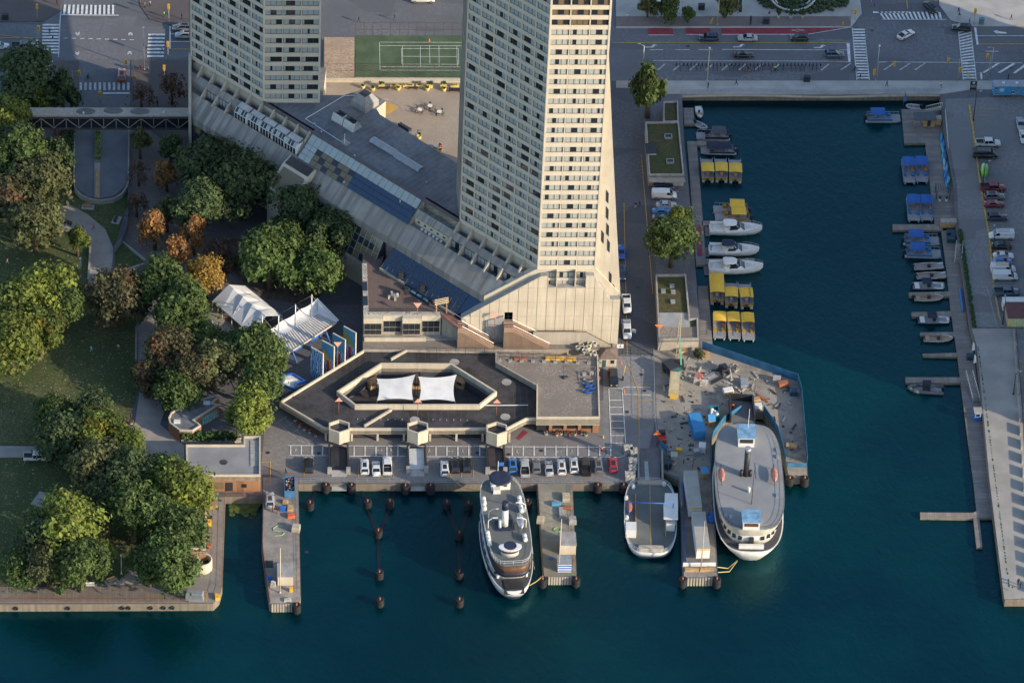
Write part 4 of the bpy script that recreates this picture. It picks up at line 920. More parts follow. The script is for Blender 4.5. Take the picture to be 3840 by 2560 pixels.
# ------------------------------------------------------------------ four mural panels
m_mur = [M('mural_sky', (.06,.25,.42), .6, .1, .5), M('mural_waves', (.05,.16,.38), .6, .1, .55, kind='swirl', col2=(.45,.62,.72)), M('mural_gold', (.5,.28,.03), .6, .12, 1), M('mural_green', (.20,.25,.06), .6, .12, 1), M('mural_red', (.40,.04,.05), .6, .2, 1), M('mural_rainbow', (.16,.38,.20), .6, .4, .8)]
for i, ((x0, y0), (x1, y1)) in enumerate((((1165,1301),(1211,1327)), ((1206,1275.5),(1252.5,1301)), ((1247,1249),(1294,1275)), ((1288,1223),(1334,1249)))):
    a, b = G(x0, y0, 9.6), G(x1, y1, 9.6); L = (b-a).length; rz = math.atan2(b.y-a.y, b.x-a.x)
    t = thing('mural_panel', ['blue mural panel of swirling waves, nearest to the blue booth','mural panel with a gold sail on waves, second of four','mural panel with a rainbow sail, third of four','mural panel with a large green sail, farthest of four'][i], 'mural', (a.x, a.y, 0), rz)
    MB().box(0,L,-.0,.3,0,9.6).build('slab', m_cream, t); MB().box(.05,L-.05,-.03,0,4.6 if i else 1.0,9.55).build('painted_sky', m_mur[0], t)
    MB().box(.05,L-.05,-.05,-.02,.1,5.6 if i else 9.5).build('painted_waves', m_mur[1], t)
    if i == 0: MB().lathe([(.01,-.02),(.6,-.02)], 12).build('red_figure', m_mur[4], t).matrix_local = Matrix.Translation((1.3,-.06,6.8)) @ Matrix.Rotation(math.pi/2, 4, 'X') @ Matrix.Diagonal((1,1.6,1,1))
    else:
        q = [None, [(.5,7.9),(.6,5.6),(2.7,3.6),(3.0,4.6)], [(.6,8.4),(.4,6.8),(2.4,6.6)], [(.4,9.4),(.2,6.0),(3.4,5.2)]][i]
        mb = MB(); mb.add([(x, -.07, z) for x, z in q], [tuple(range(len(q)))[::-1]]); fixn(mb.build('painted_sail', [None, m_mur[2], m_mur[5], m_mur[3]][i], t))
        MB().box(1.6,2.3,-.08,-.05,1.4,5.0).build('painted_mast', m_mur[4], t)
# ------------------------------------------------------------------ white frame tent and tensile canopy
E = [G(x, y, 3.0) for x, y in ((798,1127),(918,1071),(1058,1184),(940,1250))]
t = thing('frame_tent', 'white four-bay event tent beside the tree-lined walk', 'tent', (0, 0, 0))
r0, r1 = (E[0]+E[1])/2, (E[3]+E[2])/2; r0.z = r1.z = 5.4
for k in range(4):
    f0, f1 = k/4, (k+1)/4; mixp = lambda a, b, f: a.lerp(b, f)
    pk = mixp(r0, r1, (f0+f1)/2)
    la, lb, ra, rb = mixp(E[0],E[3],f0), mixp(E[0],E[3],f1), mixp(E[1],E[2],f0), mixp(E[1],E[2],f1); ka, kb = mixp(r0,r1,f0), mixp(r0,r1,f1)
    dn = Vector((0,0,-.35)); m1, m2 = ka+dn*(1 if k else 0), kb+dn*(1 if k < 3 else 0)
    mb = MB(); mb.add([la, lb, m2, pk, m1, ra, rb], [(0,1,2,3,4),(4,3,2,6,5)]); fixn(mb.build('roof_panel', m_cloth, t))
    for p in (la, ra): MB().tube((p.x,p.y,0),(p.x,p.y,3), .07).build('post', m_whitep, t)
for p in (E[2], E[3]): MB().tube((p.x,p.y,0),(p.x,p.y,3), .07).build('post', m_whitep, t)
mb = MB(); mb.bar(E[0]-Vector((0,0,.15)),E[3]-Vector((0,0,.15)), .05,.35); mb.bar(E[1]-Vector((0,0,.15)),E[2]-Vector((0,0,.15)), .05,.35); mb.build('valance', m_cloth, t)
t = thing('ribbed_canopy', 'long canopy of ribbed metal and stretched fabric over the ticket gates', 'canopy', (0, 0, 0))
q = [G(1030,1274,4.3), G(1056,1341,3.4), G(1261,1209,3.4), G(1193,1175,4.3)]
n = 46
for k in range(n):
    a, b = q[0].lerp(q[3], k/n), q[0].lerp(q[3], (k+.62)/n); c, d = q[1].lerp(q[2], (k+.62)/n), q[1].lerp(q[2], k/n)
    MB().slab([a, d, c, b], .06).build('slat', m_cloth if k % 2 else m_steel, t)
MB().slab([p+Vector((0,0,-.12)) for p in (q[0], q[1], q[2], q[3])], .05).build('ceiling', m_grey, t)
MB().bar(q[1], q[2], .25, .35).build('gutter', m_cream, t)
f = [G(991,1243,5.2), G(1191,1118,5.2)]; n = 16; mb = MB(); vs = []
for i in range(n+1):
    for j in range(5):
        p = f[0].lerp(f[1], i/n).lerp(q[0].lerp(q[3], i/n), j/4); sag = (abs(math.sin(i/n*math.pi*3))*.5)*(1-j/4)+math.sin(j/4*math.pi)*.35; vs.append(p-Vector((0,0,sag)))
mb.add(vs, [(i*5+j, i*5+j+1, (i+1)*5+j+1, (i+1)*5+j) for i in range(n) for j in range(4)], 0, True); mb.build('fabric', m_cloth, t)
mb = MB(); a, b, c = f[1], q[3], G(1272,1200,3.4); mb.add([a, b, q[2], c], [(0,1,2,3)]); fixn(mb.build('fabric', m_cloth, t))
for (x, y) in ((983,1271),(1044,1268),(1107,1228),(1168,1191)):
    b = G(x, y, 4.0); MB().tube((b.x,b.y,0),(b.x,b.y,10.6), .16, .12).build('mast', m_steel, t)
    MB().path([(b.x,b.y,10.3),(b.x-3,b.y+4,4.8)], .03).path([(b.x,b.y,10.3),(b.x+3.5,b.y+.5,4.6)], .03).build('stay', m_steel, t)
for x, y in ((1113,1360),(1176,1320),(1237,1282)):
    b = G(x, y, 0); MB().tube((b.x,b.y,0),(b.x-1.2,b.y+1.0,3.2), .2, .2).build('post', m_blue, t)
    MB().obox((b.x-3,b.y+1.2,1.4),(3.2,.5,2.8), R_(40)).build('ticket_booth', m_blue, t)
t = thing('blue_booth', 'low blue-trimmed ticket booth at the left corner of the terminal', 'kiosk', (0, 0, 0))
bp = g([(1057,1405),(1100,1399),(1150,1430),(1112,1437),(1110,1462),(1058,1442)], 2.8)
MB().prism(bp, 0, 2.5).build('wall', m_whitep, t); ribbon(MB(), bp[::-1], .3, 2.2, 2.95, True).build('trim', m_blue, t)
c = G(1085,1425,2.5); MB().box(c.x-1,c.x+.4,c.y-.5,c.y+.5,2.5,3.1).build('roof_unit', m_whitep, t)
# ------------------------------------------------------------------ small buildings
t = thing('snack_pavilion', 'rounded brick park pavilion with grey flat roof and turquoise mural', 'building', (0, 0, 0))
sp = g([(631,1566),(641,1545),(669,1529),(702,1513),(735,1500),(808,1480),(820,1490),(796,1509),(820,1517),(727,1574),(755,1594),(722,1615),(673,1613),(637,1586)], 3.3)
MB().prism(sp, 0, 3.0, 0, 1).build('wall', [m_bk, m_roofg], t); ribbon(MB(), sp[::-1], .3, 2.7, 3.4, True).build('parapet', m_cream, t)
a, b = Vector((*sp[9], 0)), Vector((*sp[8], 0)); mb = MB(); u = (b-a).normalized(); nn = Vector((u.y,-u.x,0))
mb.obox(tuple((a+b)/2+nn*.08+u*.8+Vector((0,0,1.4))), ((b-a).length*.6,.06,2.0), math.atan2(u.y,u.x)); mb.build('mural', M('mural_turquoise', (.08,.33,.37), .6, .3, .7, kind='swirl', col2=(.3,.5,.5)), t)
for x, y in ((775,1512),(664,1582)): p = G(x, y, 3.0); MB().box(p.x-.7,p.x+.7,p.y-.5,p.y+.5,3.0,3.35).build('skylight', m_whitep, t)
t = thing('waterside_building', 'L-shaped waterside building with pale grey roof and brick front', 'building', (0, 0, 0))
wz2 = 4.2
w2 = g([(697,1672),(914,1672),(914,1640),(977,1640),(977,1787),(777,1787),(772,2062),(715,2062),(700,1790)], wz2)
MB().prism(w2, 0, wz2, 1, 0).build('wall', [M('pale_roofing', (.24,.235,.235), .8, .12, .2), m_bk], t)
ribbon(MB(), w2[::-1], .3, wz2-1.2, wz2+.5, True).build('parapet', m_cream, t)
a, b = G(780,1787,wz2), G(977,1787,wz2)
MB().box(a.x+3.6,a.x+5.2,a.y-.06,a.y+.1,.2,2.6).build('door', m_dark, t); MB().box(a.x+7,a.x+8.1,a.y-.06,a.y+.1,1.2,2.2).build('window', m_glass, t); MB().box(a.x+.5,a.x+3.3,a.y-.05,a.y+.1,.8,2.6).build('window', m_warmtone, t)
p = G(838,1732,wz2); MB().lathe([(.01,0),(.9,0)], 10).build('roof_patch', m_roofd, t, p+Vector((0,0,.02))); p = G(960,1700,wz2); MB().box(p.x-1.2,p.x+.6,p.y-4,p.y+4,wz2,wz2+.12).build('roof_grate', m_grey, t)
t = thing('round_shelter', 'cream curved concrete shelter at the end of the waterside building', 'shelter', G(760,2130,0))
MB().lathe([(2.0,0),(2.0,2.6),(1.6,2.6),(1.6,1.2)], 20, 0, (0,0,0), False).build('wall', m_cream, t); MB().lathe([(.01,1.2),(1.62,1.2)], 16).build('floor', m_dark, t); MB().box(-3.2,-.5,-1.0,2.4,0,2.4).build('annex', m_cream, t)
# hedge by the pavilion, ivy wall
t = thing('ivy_wall', 'low concrete wall overgrown with ivy below the park pavilion', 'wall', (0, 0, 0))
a, b = G(680,1660,0), G(905,1660,0); MB().box(a.x,b.x,a.y,a.y+.5,0,2.0).build('wall', m_gravw, t); mb = MB()
for k in range(330):
    mb.ball((random.uniform(a.x,b.x-1), a.y+random.uniform(-.3,.9), random.uniform(.9,2.5)), random.uniform(.22,.45), 0, 5)
mb.build('ivy', m_fol, t)
# ------------------------------------------------------------------ footbridge with truss
t = thing('truss_footbridge', 'covered truss footbridge crossing the avenue to the left hotel tower', 'bridge', (0, 0, 0))
a, b = G(60,434,7.6), G(716,434,7.6); yb2 = G(400,404,7.6).y
MB().box(a.x,b.x,a.y,yb2,7.2,7.6).build('roof', m_creamd, t); MB().box(a.x,b.x,a.y+.25,yb2,4.0,7.2).build('enclosure', m_glass, t)
MB().box(a.x,b.x,a.y-.05,yb2,3.6,4.0).build('floor_beam', M('bridge_brown', (.085,.075,.07), .7, .12, .6), t); MB().box(a.x,b.x,a.y-.12,a.y+.1,6.8,7.25).build('top_chord', MATS['bridge_brown'], t)
nb = 14; w = (b.x-a.x)/nb
for k in range(nb+1):
    MB().box(a.x+k*w-.06,a.x+k*w+.06,a.y-.08,a.y+.1,4.0,6.9).build('post', m_creamd, t)
    if k < nb:
        z0, z1 = (4.1, 6.8) if k % 2 else (6.8, 4.1); MB().bar((a.x+k*w,a.y,z0),(a.x+(k+1)*w,a.y,z1), .12, .14).build('diagonal', m_creamd, t)
for x, y in ((322,418),(425,415),(525,418)):
    p = G(x, y, 7.6); MB().lathe([(.01,0),(1.6,0)], 14).build('puddle', m_grey if 0 else M('damp_roof', (.13,.12,.11), .6, .3, 1), t, p+Vector((0,0,.02)), 0).scale = (1.4, .8, 1)
for x, y in ((313,428),(614,425)): p = G(x, y, 7.6); MB().lathe([(.2,0),(.3,.2),(.15,.6)], 8).build('roof_vent', m_whitep, t, p)
# ramp parapet, low walls
t = thing('ramp_parapet', 'curved pale concrete parapet round the end of the sunken ramp', 'wall', (0, 0, 0))
arc = g([(277,480),(274,680),(280,708),(302,733),(340,748),(380,753),(425,747),(458,728),(476,704),(484,680),(486,480)], 1.2)
ribbon(MB(), arc, .35, -.2, 1.25).build('wall', m_concl, t)
t = thing('planter_median', 'row of planters and timbers on the median of the sunken ramp', 'planter', (0, 0, 0))
MB().prism(g([(356,480),(378,480),(374,742),(352,742)], .4), 0, .4).build('kerb', m_concl, t)
for y in range(490, 620, 19):
    p = G(367, y, .4); MB().box(p.x-.5,p.x+.5,p.y-.5,p.y+.5,.4,.9).build('planter', m_grey, t); mb = MB()
    for k in range(14): mb.ball((p.x+random.uniform(-.6,.6), p.y+random.uniform(-.5,.5), 1.0+random.uniform(0,.4)), random.uniform(.15,.3), 0, 5)
    mb.build('plants', M('lime_plants', (.16,.25,.03), .8, .35, 2, kind='leaf'), t)
MB().prism(g([(359,632),(371,632),(369,740),(357,740)], .8), .4, .75).build('timber', m_wood, t)
for lab, pts, z in (('low concrete wall along the left side of the park path', [(321,895),(336,912),(326,1068)], .7), ('curved tan seat wall below the triangular lawn', [(462,1030),(480,1010),(545,988),(566,990)], .6), ('low concrete wall edging the triangular lawn', [(458,906),(553,984)], .6), ('concrete seat wall beside the park walk', [(507,1225),(506,1345)], .6)):
    t = single('low_wall', lab, 'wall', ribbon(MB(), g(pts, z), .45, 0, z), m_concl)
t = thing('site_fence', 'curved mesh fence between the ramp lawn and the brick walk', 'fence', (0, 0, 0))
ribbon(MB(), g([(482,690),(480,800),(474,850),(455,890),(428,925)], 2.0), .04, .1, 2.0).build('mesh_panel', M('fence_mesh', (.20,.24,.27), .7, .2, 2), t)
# ------------------------------------------------------------------ marina sheds with planted roofs
m_sedum = M('sedum_roof', (.06,.075,.022), .95, .35, kind='grass', col2=(.11,.075,.045))
t = thing('planted_shed', 'long low quayside shed with planted roof beside the lane', 'building', (0, 0, 0))
s1 = g([(2420,458),(2546,456),(2566,656),(2433,656)], 3.2); MB().prism(s1, 0, 2.9, 1, 0).build('wall', [m_sedum, m_creamd], t); ribbon(MB(), s1[::-1], .35, 2.4, 3.3, True).build('parapet', m_grey, t)
MB().prism(g([(2433,657),(2566,657),(2570,676),(2435,676)], 2.9), 2.2, 2.6).build('eaves', m_grey, t)
s0 = g([(2488,380),(2543,378),(2545,455),(2488,456)], 3.2); MB().prism(s0, 0, 2.8, 1, 0).build('wall', [m_sedum, m_creamd], t); ribbon(MB(), s0[::-1], .3, 2.4, 3.2, True).build('parapet', m_grey, t)
for x, y in ((2506,516),(2513,609)): p = G(x, y, 2.9); MB().box(p.x-.75,p.x+.75,p.y-.6,p.y+.6,2.9,3.4).build('skylight', m_glass, t); ribbon(MB(), [(p.x-.85,p.y-.7),(p.x-.85,p.y+.7),(p.x+.85,p.y+.7),(p.x+.85,p.y-.7)][::-1], .12, 2.9, 3.45, True).build('skylight_kerb', m_steel, t)
MB().prism(g([(2418,537),(2458,536),(2462,576),(2422,577)], 3.4), 2.9, 3.4, 0, 1).build('stair_head', [m_grey, m_dark], t)
t = thing('planted_shed', 'quayside shed with half planted, half grey flat roof near the site crane', 'building', (0, 0, 0))
s2 = g([(2458,1029),(2573,1029),(2588,1194),(2618,1192),(2621,1270),(2470,1272)], 3.2); MB().prism(s2, 0, 2.8, 1, 0).build('wall', [m_sedum, m_creamd], t); ribbon(MB(), s2[::-1], .35, 2.4, 3.3, True).build('parapet', m_grey, t)
MB().prism(g([(2472,1172),(2582,1172),(2584,1195),(2588,1225),(2474,1225)], 2.9), 2.8, 2.9).build('grey_roof', M('pale_membrane', (.27,.28,.28), .8, .15, .4), t)
MB().prism(g([(2474,1226),(2588,1226),(2614,1222),(2614,1264),(2476,1264)], 2.9), 2.8, 2.88).build('rubble_strip', m_grav, t)
for x, y in ((2520,1075),(2524,1098),(2487,1095),(2523,1134)): p = G(x, y, 2.8); MB().box(p.x-.5,p.x+.5,p.y-.5,p.y+.5,2.8,3.3).build('roof_unit', m_steel, t)
# guard house
t = thing('guard_house', 'small guard house with brown hipped roof beside the lane gate', 'kiosk', G(2278,1372,0))
MB().box(-1.9,1.9,-.3,3.2,0,2.4).build('wall', m_cream, t); MB().loft([[(-2.2,-.6,2.4),(2.2,-.6,2.4),(2.2,3.5,2.4),(-2.2,3.5,2.4)],[(-.5,1.2,3.6),(.5,1.2,3.6),(.5,1.7,3.6),(-.5,1.7,3.6)]], 0, False).build('roof', M('shingle_brown', (.16,.12,.095), .85, .2, 2), t)
MB().box(-1.2,-.4,-.36,-.3,.0,2.0).build('door', M('teal_door', (.05,.1,.11), .5, .1, 1), t); MB().box(.6,1.4,-.36,-.3,1.0,1.9).build('window', m_glass, t)
# ------------------------------------------------------------------ trees
def crown_mesh(name, seed, nl, n, leaf, flat=.85, top=.0):
    rnd = random.Random(seed); lobes = []
    for i in range(int(nl*1.7)):
        a = rnd.uniform(0, 2*math.pi); el = rnd.uniform(-.55, 1.1); rr = rnd.uniform(.3, .84)
        lobes.append((Vector((math.cos(a)*rr*math.cos(el*.9), math.sin(a)*rr*math.cos(el*.9), math.sin(el*.9)*.75*flat)), rnd.uniform(.13, .4)))
    lobes.append((Vector((0, 0, .1)), .5)); lobes.append((Vector((rnd.uniform(-.1,.1), rnd.uniform(-.1,.1), .62*flat+top)), .34))
    vs, fs = [], []
    for k in range(n):
        c, r = lobes[rnd.randrange(len(lobes))]
        while True:
            d = Vector((rnd.gauss(0,1), rnd.gauss(0,1), rnd.gauss(0,1)))
            if d.length > .1: break
        d.normalize()
        if d.z < -.35 and rnd.random() < .6: d.z = -d.z
        p = c + d*r*rnd.choice((.65,.85,1.0,1.04,1.1,1.4))*rnd.uniform(.93,1.07); p.z *= 1.0
        nr = (d + Vector((rnd.uniform(-.8,.8), rnd.uniform(-.8,.8), rnd.uniform(-.4,.9)))).normalized()
        u = nr.orthogonal().normalized(); w = nr.cross(u); a = rnd.uniform(0, 6.28); u2 = u*math.cos(a)+w*math.sin(a); w2 = nr.cross(u2)
        s = leaf*rnd.choice((.5,.8,1.0,1.3,1.75)); o = len(vs)
        vs += [p+u2*s, p+w2*s*.62+nr*s*.12, p-u2*s, p-w2*s*.62+nr*s*.12]; fs.append((o, o+1, o+2, o+3))
    me = bpy.data.meshes.new(name); me.from_pydata(vs, [], fs); me.materials.append(None); me.update(); return me
CR = [crown_mesh('crown', s, nl, n, lf) for s, nl, n, lf in ((1,20,9500,.052),(2,24,9500,.05),(3,18,9000,.054),(4,26,10000,.05),(5,22,9500,.052))]
CS = [crown_mesh('crown', s, nl, n, lf, .95, .1) for s, nl, n, lf in ((11,11,3600,.085),(12,13,3600,.08),(13,10,3000,.085))]
CB = [crown_mesh('crown', s, nl, n, lf, .95, .1) for s, nl, n, lf in ((21,11,900,.06),(22,12,1100,.06))]
def trunk_mesh(seed):
    rnd = random.Random(seed); mb = MB(); mb.tube((0,0,0),(0,0,.55), .055, .035, 7)
    for k in range(7):
        a = rnd.uniform(0, 6.28); z = rnd.uniform(.3, .55); e = Vector((math.cos(a)*rnd.uniform(.12,.24), math.sin(a)*rnd.uniform(.12,.24), rnd.uniform(.7, .92)))
        mb.tube((0,0,z), e, .02, .007, 5); 
        for j in range(2): mb.tube(e*.7+Vector((0,0,z*.3)), e+Vector((rnd.uniform(-.1,.1), rnd.uniform(-.1,.1), .05)), .008, .004, 4)
    return mb.mesh('trunk', [M('bark', (.10,.075,.055), .9, .2, 2)])
TK = [trunk_mesh(s) for s in range(4)]
LF = {'green': M('leaf_green', (.078,.12,.03), .75, .45, kind='leaf', ls=3), 'deep': M('leaf_deep', (.062,.094,.034), .75, .4, kind='leaf', ls=3),
      'lime': M('leaf_lime', (.155,.19,.032), .75, .4, kind='leaf', ls=3), 'olive': M('leaf_olive', (.108,.118,.044), .75, .4, kind='leaf', ls=3),
      'mix': M('leaf_mixed', (.10,.14,.025), .75, .4, kind='leaf', ls=3, col2=(.20,.17,.015)), 'orange': M('leaf_orange', (.34,.17,.055), .75, .35, kind='leaf', ls=3, col2=(.20,.12,.06)),
      'gold': M('leaf_gold', (.36,.23,.05), .75, .3, kind='leaf', ls=3), 'brown': M('leaf_brown', (.13,.075,.05), .75, .35, kind='leaf', ls=3), 'russet': M('leaf_russet', (.085,.08,.034), .75, .4, kind='leaf', ls=3, col2=(.13,.07,.035), ls2=1.6)}
_ti = [0]
def tree(px, py, r, h, kind, label, small=False, bare=False, hw=1.0):
    """crown centre seen at (px, py), crown radius r, tree height h"""
    _ti[0] += 1; k = _ti[0]; rv = r*hw; zc = h-rv*.92
    p = G(px, py, zc)
    t = thing('tree', label, 'tree', (p.x, p.y, 0), k*1.7)
    me = (CB if bare else CS if small else CR)[k % (2 if bare else 3 if small else 5)]
    o = link('crown', me, t, (0, 0, zc), 0, (r, r, rv)); o.material_slots[0].link = 'OBJECT'; o.material_slots[0].material = LF[kind]
    link('trunk', TK[k % 4], t, (0, 0, 0), 0, (h*.85, h*.85, h*.95)); return t
T = [(95,300,8.0,15,'deep','large dark green tree beside the crosswalk at upper left'),(150,390,3.4,8,'lime','small bright green tree under the large dark crosswalk tree'),
 (235,350,4.2,10,'deep','dark green tree at the near side of the avenue crosswalk'),(20,470,6.5,14,'lime','tall yellow-green tree at the left end of the footbridge'),
 (60,620,7.5,16,'green','tall green tree below the left end of the footbridge'),(150,700,7.0,15,'olive','olive green tree left of the sunken ramp loop'),
 (30,760,5.5,13,'russet','brownish tree at the left edge beside the park lawn'),(130,850,6.0,13,'olive','drooping olive birch above the sunny lawn'),
 (220,600,4.0,11,'deep','dark narrow tree along the sunken ramp hedge'),(80,560,6.5,15,'deep','dark tree between the footbridge and the olive trees'),
 (290,900,2.6,8,'mix','slim yellow-green sapling beside the park path'),
 (525,535,2.6,8,'olive','small olive street tree below the footbridge'),(640,560,3.2,10,'deep','dark green tree below the right end of the footbridge'),
 (530,365,3.2,8,'brown','small brownish street tree by the avenue corner'),(645,335,3.6,9,'brown','brownish street tree in front of the left tower'),
 (520,650,2.6,7,'brown','bare brown street tree beside the ramp parapet'),(625,660,2.8,8,'orange','thin orange street tree under the dark tree'),
 (512,770,2.8,7,'brown','thin bronze tree at the top of the brick walk'),(580,865,3.6,10,'orange','bright orange tree nearest the mesh fence'),
 (625,800,2.9,9,'olive','narrow olive tree behind the orange trees'),(727,880,3.3,10,'orange','orange-brown tree under the dark plaza trees'),
 (668,955,3.2,9.5,'orange','orange tree left of the golden tree'),(815,965,3.8,9,'brown','brown thinning tree right of the golden tree'),
 (770,1035,4.6,11,'gold','golden yellow tree above the white tent'),
 (790,640,8.0,17,'deep','broad dark tree against the podium glass'),(920,700,8.5,18,'deep','broad dark tree in the shade of the podium'),(742,765,5.6,15,'deep','dark pale-leaved tree left of the plaza trees'),
 (880,600,5.5,15,'olive','olive topped tree touching the sloping podium'),
 (1120,790,6.5,16,'deep','dark tree right of the entrance block'),(1230,880,6.5,15,'deep','dark green tree along the podium near the terrace'),(1190,1020,6.0,13,'green','green tree between the plaza and the terrace'),
 (1010,990,7.5,15,'green','big green tree above the ribbed canopy'),(1080,930,5.5,14,'green','green tree behind the big plaza tree'),
 (440,1130,7.0,14,'russet','dark purple-brown tree over the park path'),(610,1080,6.5,15,'green','green tree below the triangular lawn'),(690,1180,7.0,15,'green','large green tree left of the white tent'),
 (205,1090,6.5,14,'lime','sunny light green tree in the upper lawn group'),(110,1140,7.0,15,'lime','sunny round tree in the middle of the lawn group'),(40,1290,7.5,16,'lime','bright sunlit tree at the left picture edge'),(150,1230,5.5,14,'mix','yellowing tree right of the bright edge tree'),(15,1150,5.5,14,'green','green tree behind the bright edge tree'),(240,1150,4.5,12,'green','green tree at the right of the lawn group'),
 (645,1320,5.5,13,'russet','brownish green tree at the walk beside the tent'),(770,1290,4.5,11,'green','green tree at the foot of the white tent'),(800,1370,6.0,13,'olive','olive tree above the park pavilion'),(715,1400,5.0,12,'russet','copper brown tree above the park pavilion'),(555,1420,3.6,8,'russet','small russet tree leaning over the park walk'),
 (660,1470,5.0,10,'green','green tree left of the park pavilion'),(970,1330,6.5,15,'green','tall sunny green tree in front of the ribbed canopy'),(980,1440,5.0,12,'green','green tree beside the terminal corner'),(940,1550,5.5,11,'lime','sunny green tree above the waterside building'),(870,1310,4.5,11,'green','green tree between tent and canopy'),
 (200,1560,4.5,10,'green','round green tree alone on the lawn'),(350,1540,4.8,11,'deep','dark green tree in the lawn cluster'),(360,1620,6.0,12,'mix','yellow-green tree in the lawn cluster'),(240,1650,6.5,12,'deep','dark tree above the white pickup'),(470,1680,4.5,10,'mix','yellow tipped tree beside the path fork'),
 (380,1760,6.5,14,'olive','olive tree at the back of the waterside wood'),(480,1800,6.5,14,'deep','dark green tree in the waterside wood'),(610,1800,5.5,13,'green','green tree at the top right of the waterside wood'),(680,1860,7.0,15,'lime','sunny tree against the waterside building'),(500,1910,6.0,15,'green','middle tree of the waterside wood'),(400,1900,5.0,13,'deep','shaded tree left in the waterside wood'),(590,1950,6.0,14,'green','green tree behind the boardwalk wood'),(680,2000,6.0,14,'green','tall tree at the right of the waterside wood'),(640,2120,6.5,14,'green','large tree at the right end of the boardwalk'),(560,2110,4.5,11,'green','smaller tree left of the right boardwalk tree'),
 (250,2000,8.0,17,'lime','very large sunlit tree by the boardwalk'),(150,2020,5.5,14,'deep','shaded tree left of the large boardwalk tree'),(300,2110,6.0,14,'green','green tree at the foot of the large boardwalk tree'),(180,2110,5.5,12,'olive','olive tree low by the boardwalk'),(390,2080,2.8,9,'lime','narrow upright tree beside the large boardwalk tree'),(80,2130,4.5,9,'green','bushy tree at the left of the boardwalk'),(230,2160,4.0,10,'green','small tree overhanging the boardwalk'),
 (2432,352,4.2,14,'green','tall narrow green tree at the street end of the lane'),(2522,905,5.6,13,'green','big green tree beside the marina lane'),(2545,845,3.6,9,'mix','smaller green tree behind the parked cars'),
 (2430,30,2.5,6,'olive','small street tree left on the upper pavement'),(2510,35,2.9,7,'green','small green street tree on the upper pavement'),(2582,55,1.6,4.5,'green','little street tree beside the red lane'),(2722,25,2.8,7,'olive','pale street tree behind the leaning pole')]
for x, y, r, h, k, lab in T:
    sm = r < 4.4; bare = k == 'brown'; hw = 1.35 if (sm and r < 4.3) else 1.08
    if (x, y) == (2432,352): hw = 1.8
    tree(x, y, r*1.03, h, k, lab, sm, bare, hw)
# hedge beside the ramp and low shrubs in the beds
for lab, pts in (('dark hedge between the bicycle dock and the ramp road', [(232,480),(278,480),(272,700),(240,690)]),):
    q = g(pts, 1.0); t = thing('hedge', lab, 'hedge', (0, 0, 0)); mb = MB()
    for k in range(700):
        u, v = random.random(), random.random(); x = (q[0][0]*(1-u)+q[1][0]*u)*(1-v)+(q[3][0]*(1-u)+q[2][0]*u)*v; y = (q[0][1]*(1-u)+q[1][1]*u)*(1-v)+(q[3][1]*(1-u)+q[2][1]*u)*v
        mb.ball((x, y, random.uniform(.3,1.3)), random.uniform(.25,.5), 0, 5)
    mb.build('foliage', LF['deep'], t)
for i, (x, y, r, lab) in enumerate(((900,985,2.2,'dim shrub at the corner of the plaza bed'),(850,1010,1.8,'brownish shrub beside the golden tree'),(2620,1330,1.6,'weedy shrub at the head of the building site'))):
    p = G(x, y, r*.4); t = thing('shrub', lab, 'shrub', (p.x, p.y, 0)); o = link('foliage', CS[i], t, (0,0,r*.5), 0, (r, r, r*.7)); o.material_slots[0].link = 'OBJECT'; o.material_slots[0].material = LF['olive' if i != 1 else 'brown']
# ------------------------------------------------------------------ vehicles
P0 = paint('car_paint', (.5,.5,.5))
m_tyre = M('tyre', (.02,.02,.022), .8, .1, 3); m_rim = M('wheel_rim', (.35,.35,.36), .4, .1, 3, .6); m_lampw = glassmat('headlamp', (.55,.55,.52), .15); m_lampr = glassmat('tail_lamp', (.35,.01,.01), .2); m_trim = M('black_trim', (.02,.02,.022), .5, .1, 2)
wheel_me = MB().lathe([(.22,-.11),(.34,-.11),(.34,.11),(.22,.11)], 14, 0, (0,0,0), False).mesh('wheel', [m_tyre]); rim_me = MB().lathe([(.23,-.09),(.23,.09)], 10).mesh('rim', [m_rim])
def ring(x, w, z0, z1, z2, k=.86):
    return [(x,-w*.9,z0),(x,w*.9,z0),(x,w,z0+.14),(x,w,z1),(x,w*k,z2),(x,0,z2+.02),(x,-w*k,z2),(x,-w,z1),(x,-w,z0+.14)]
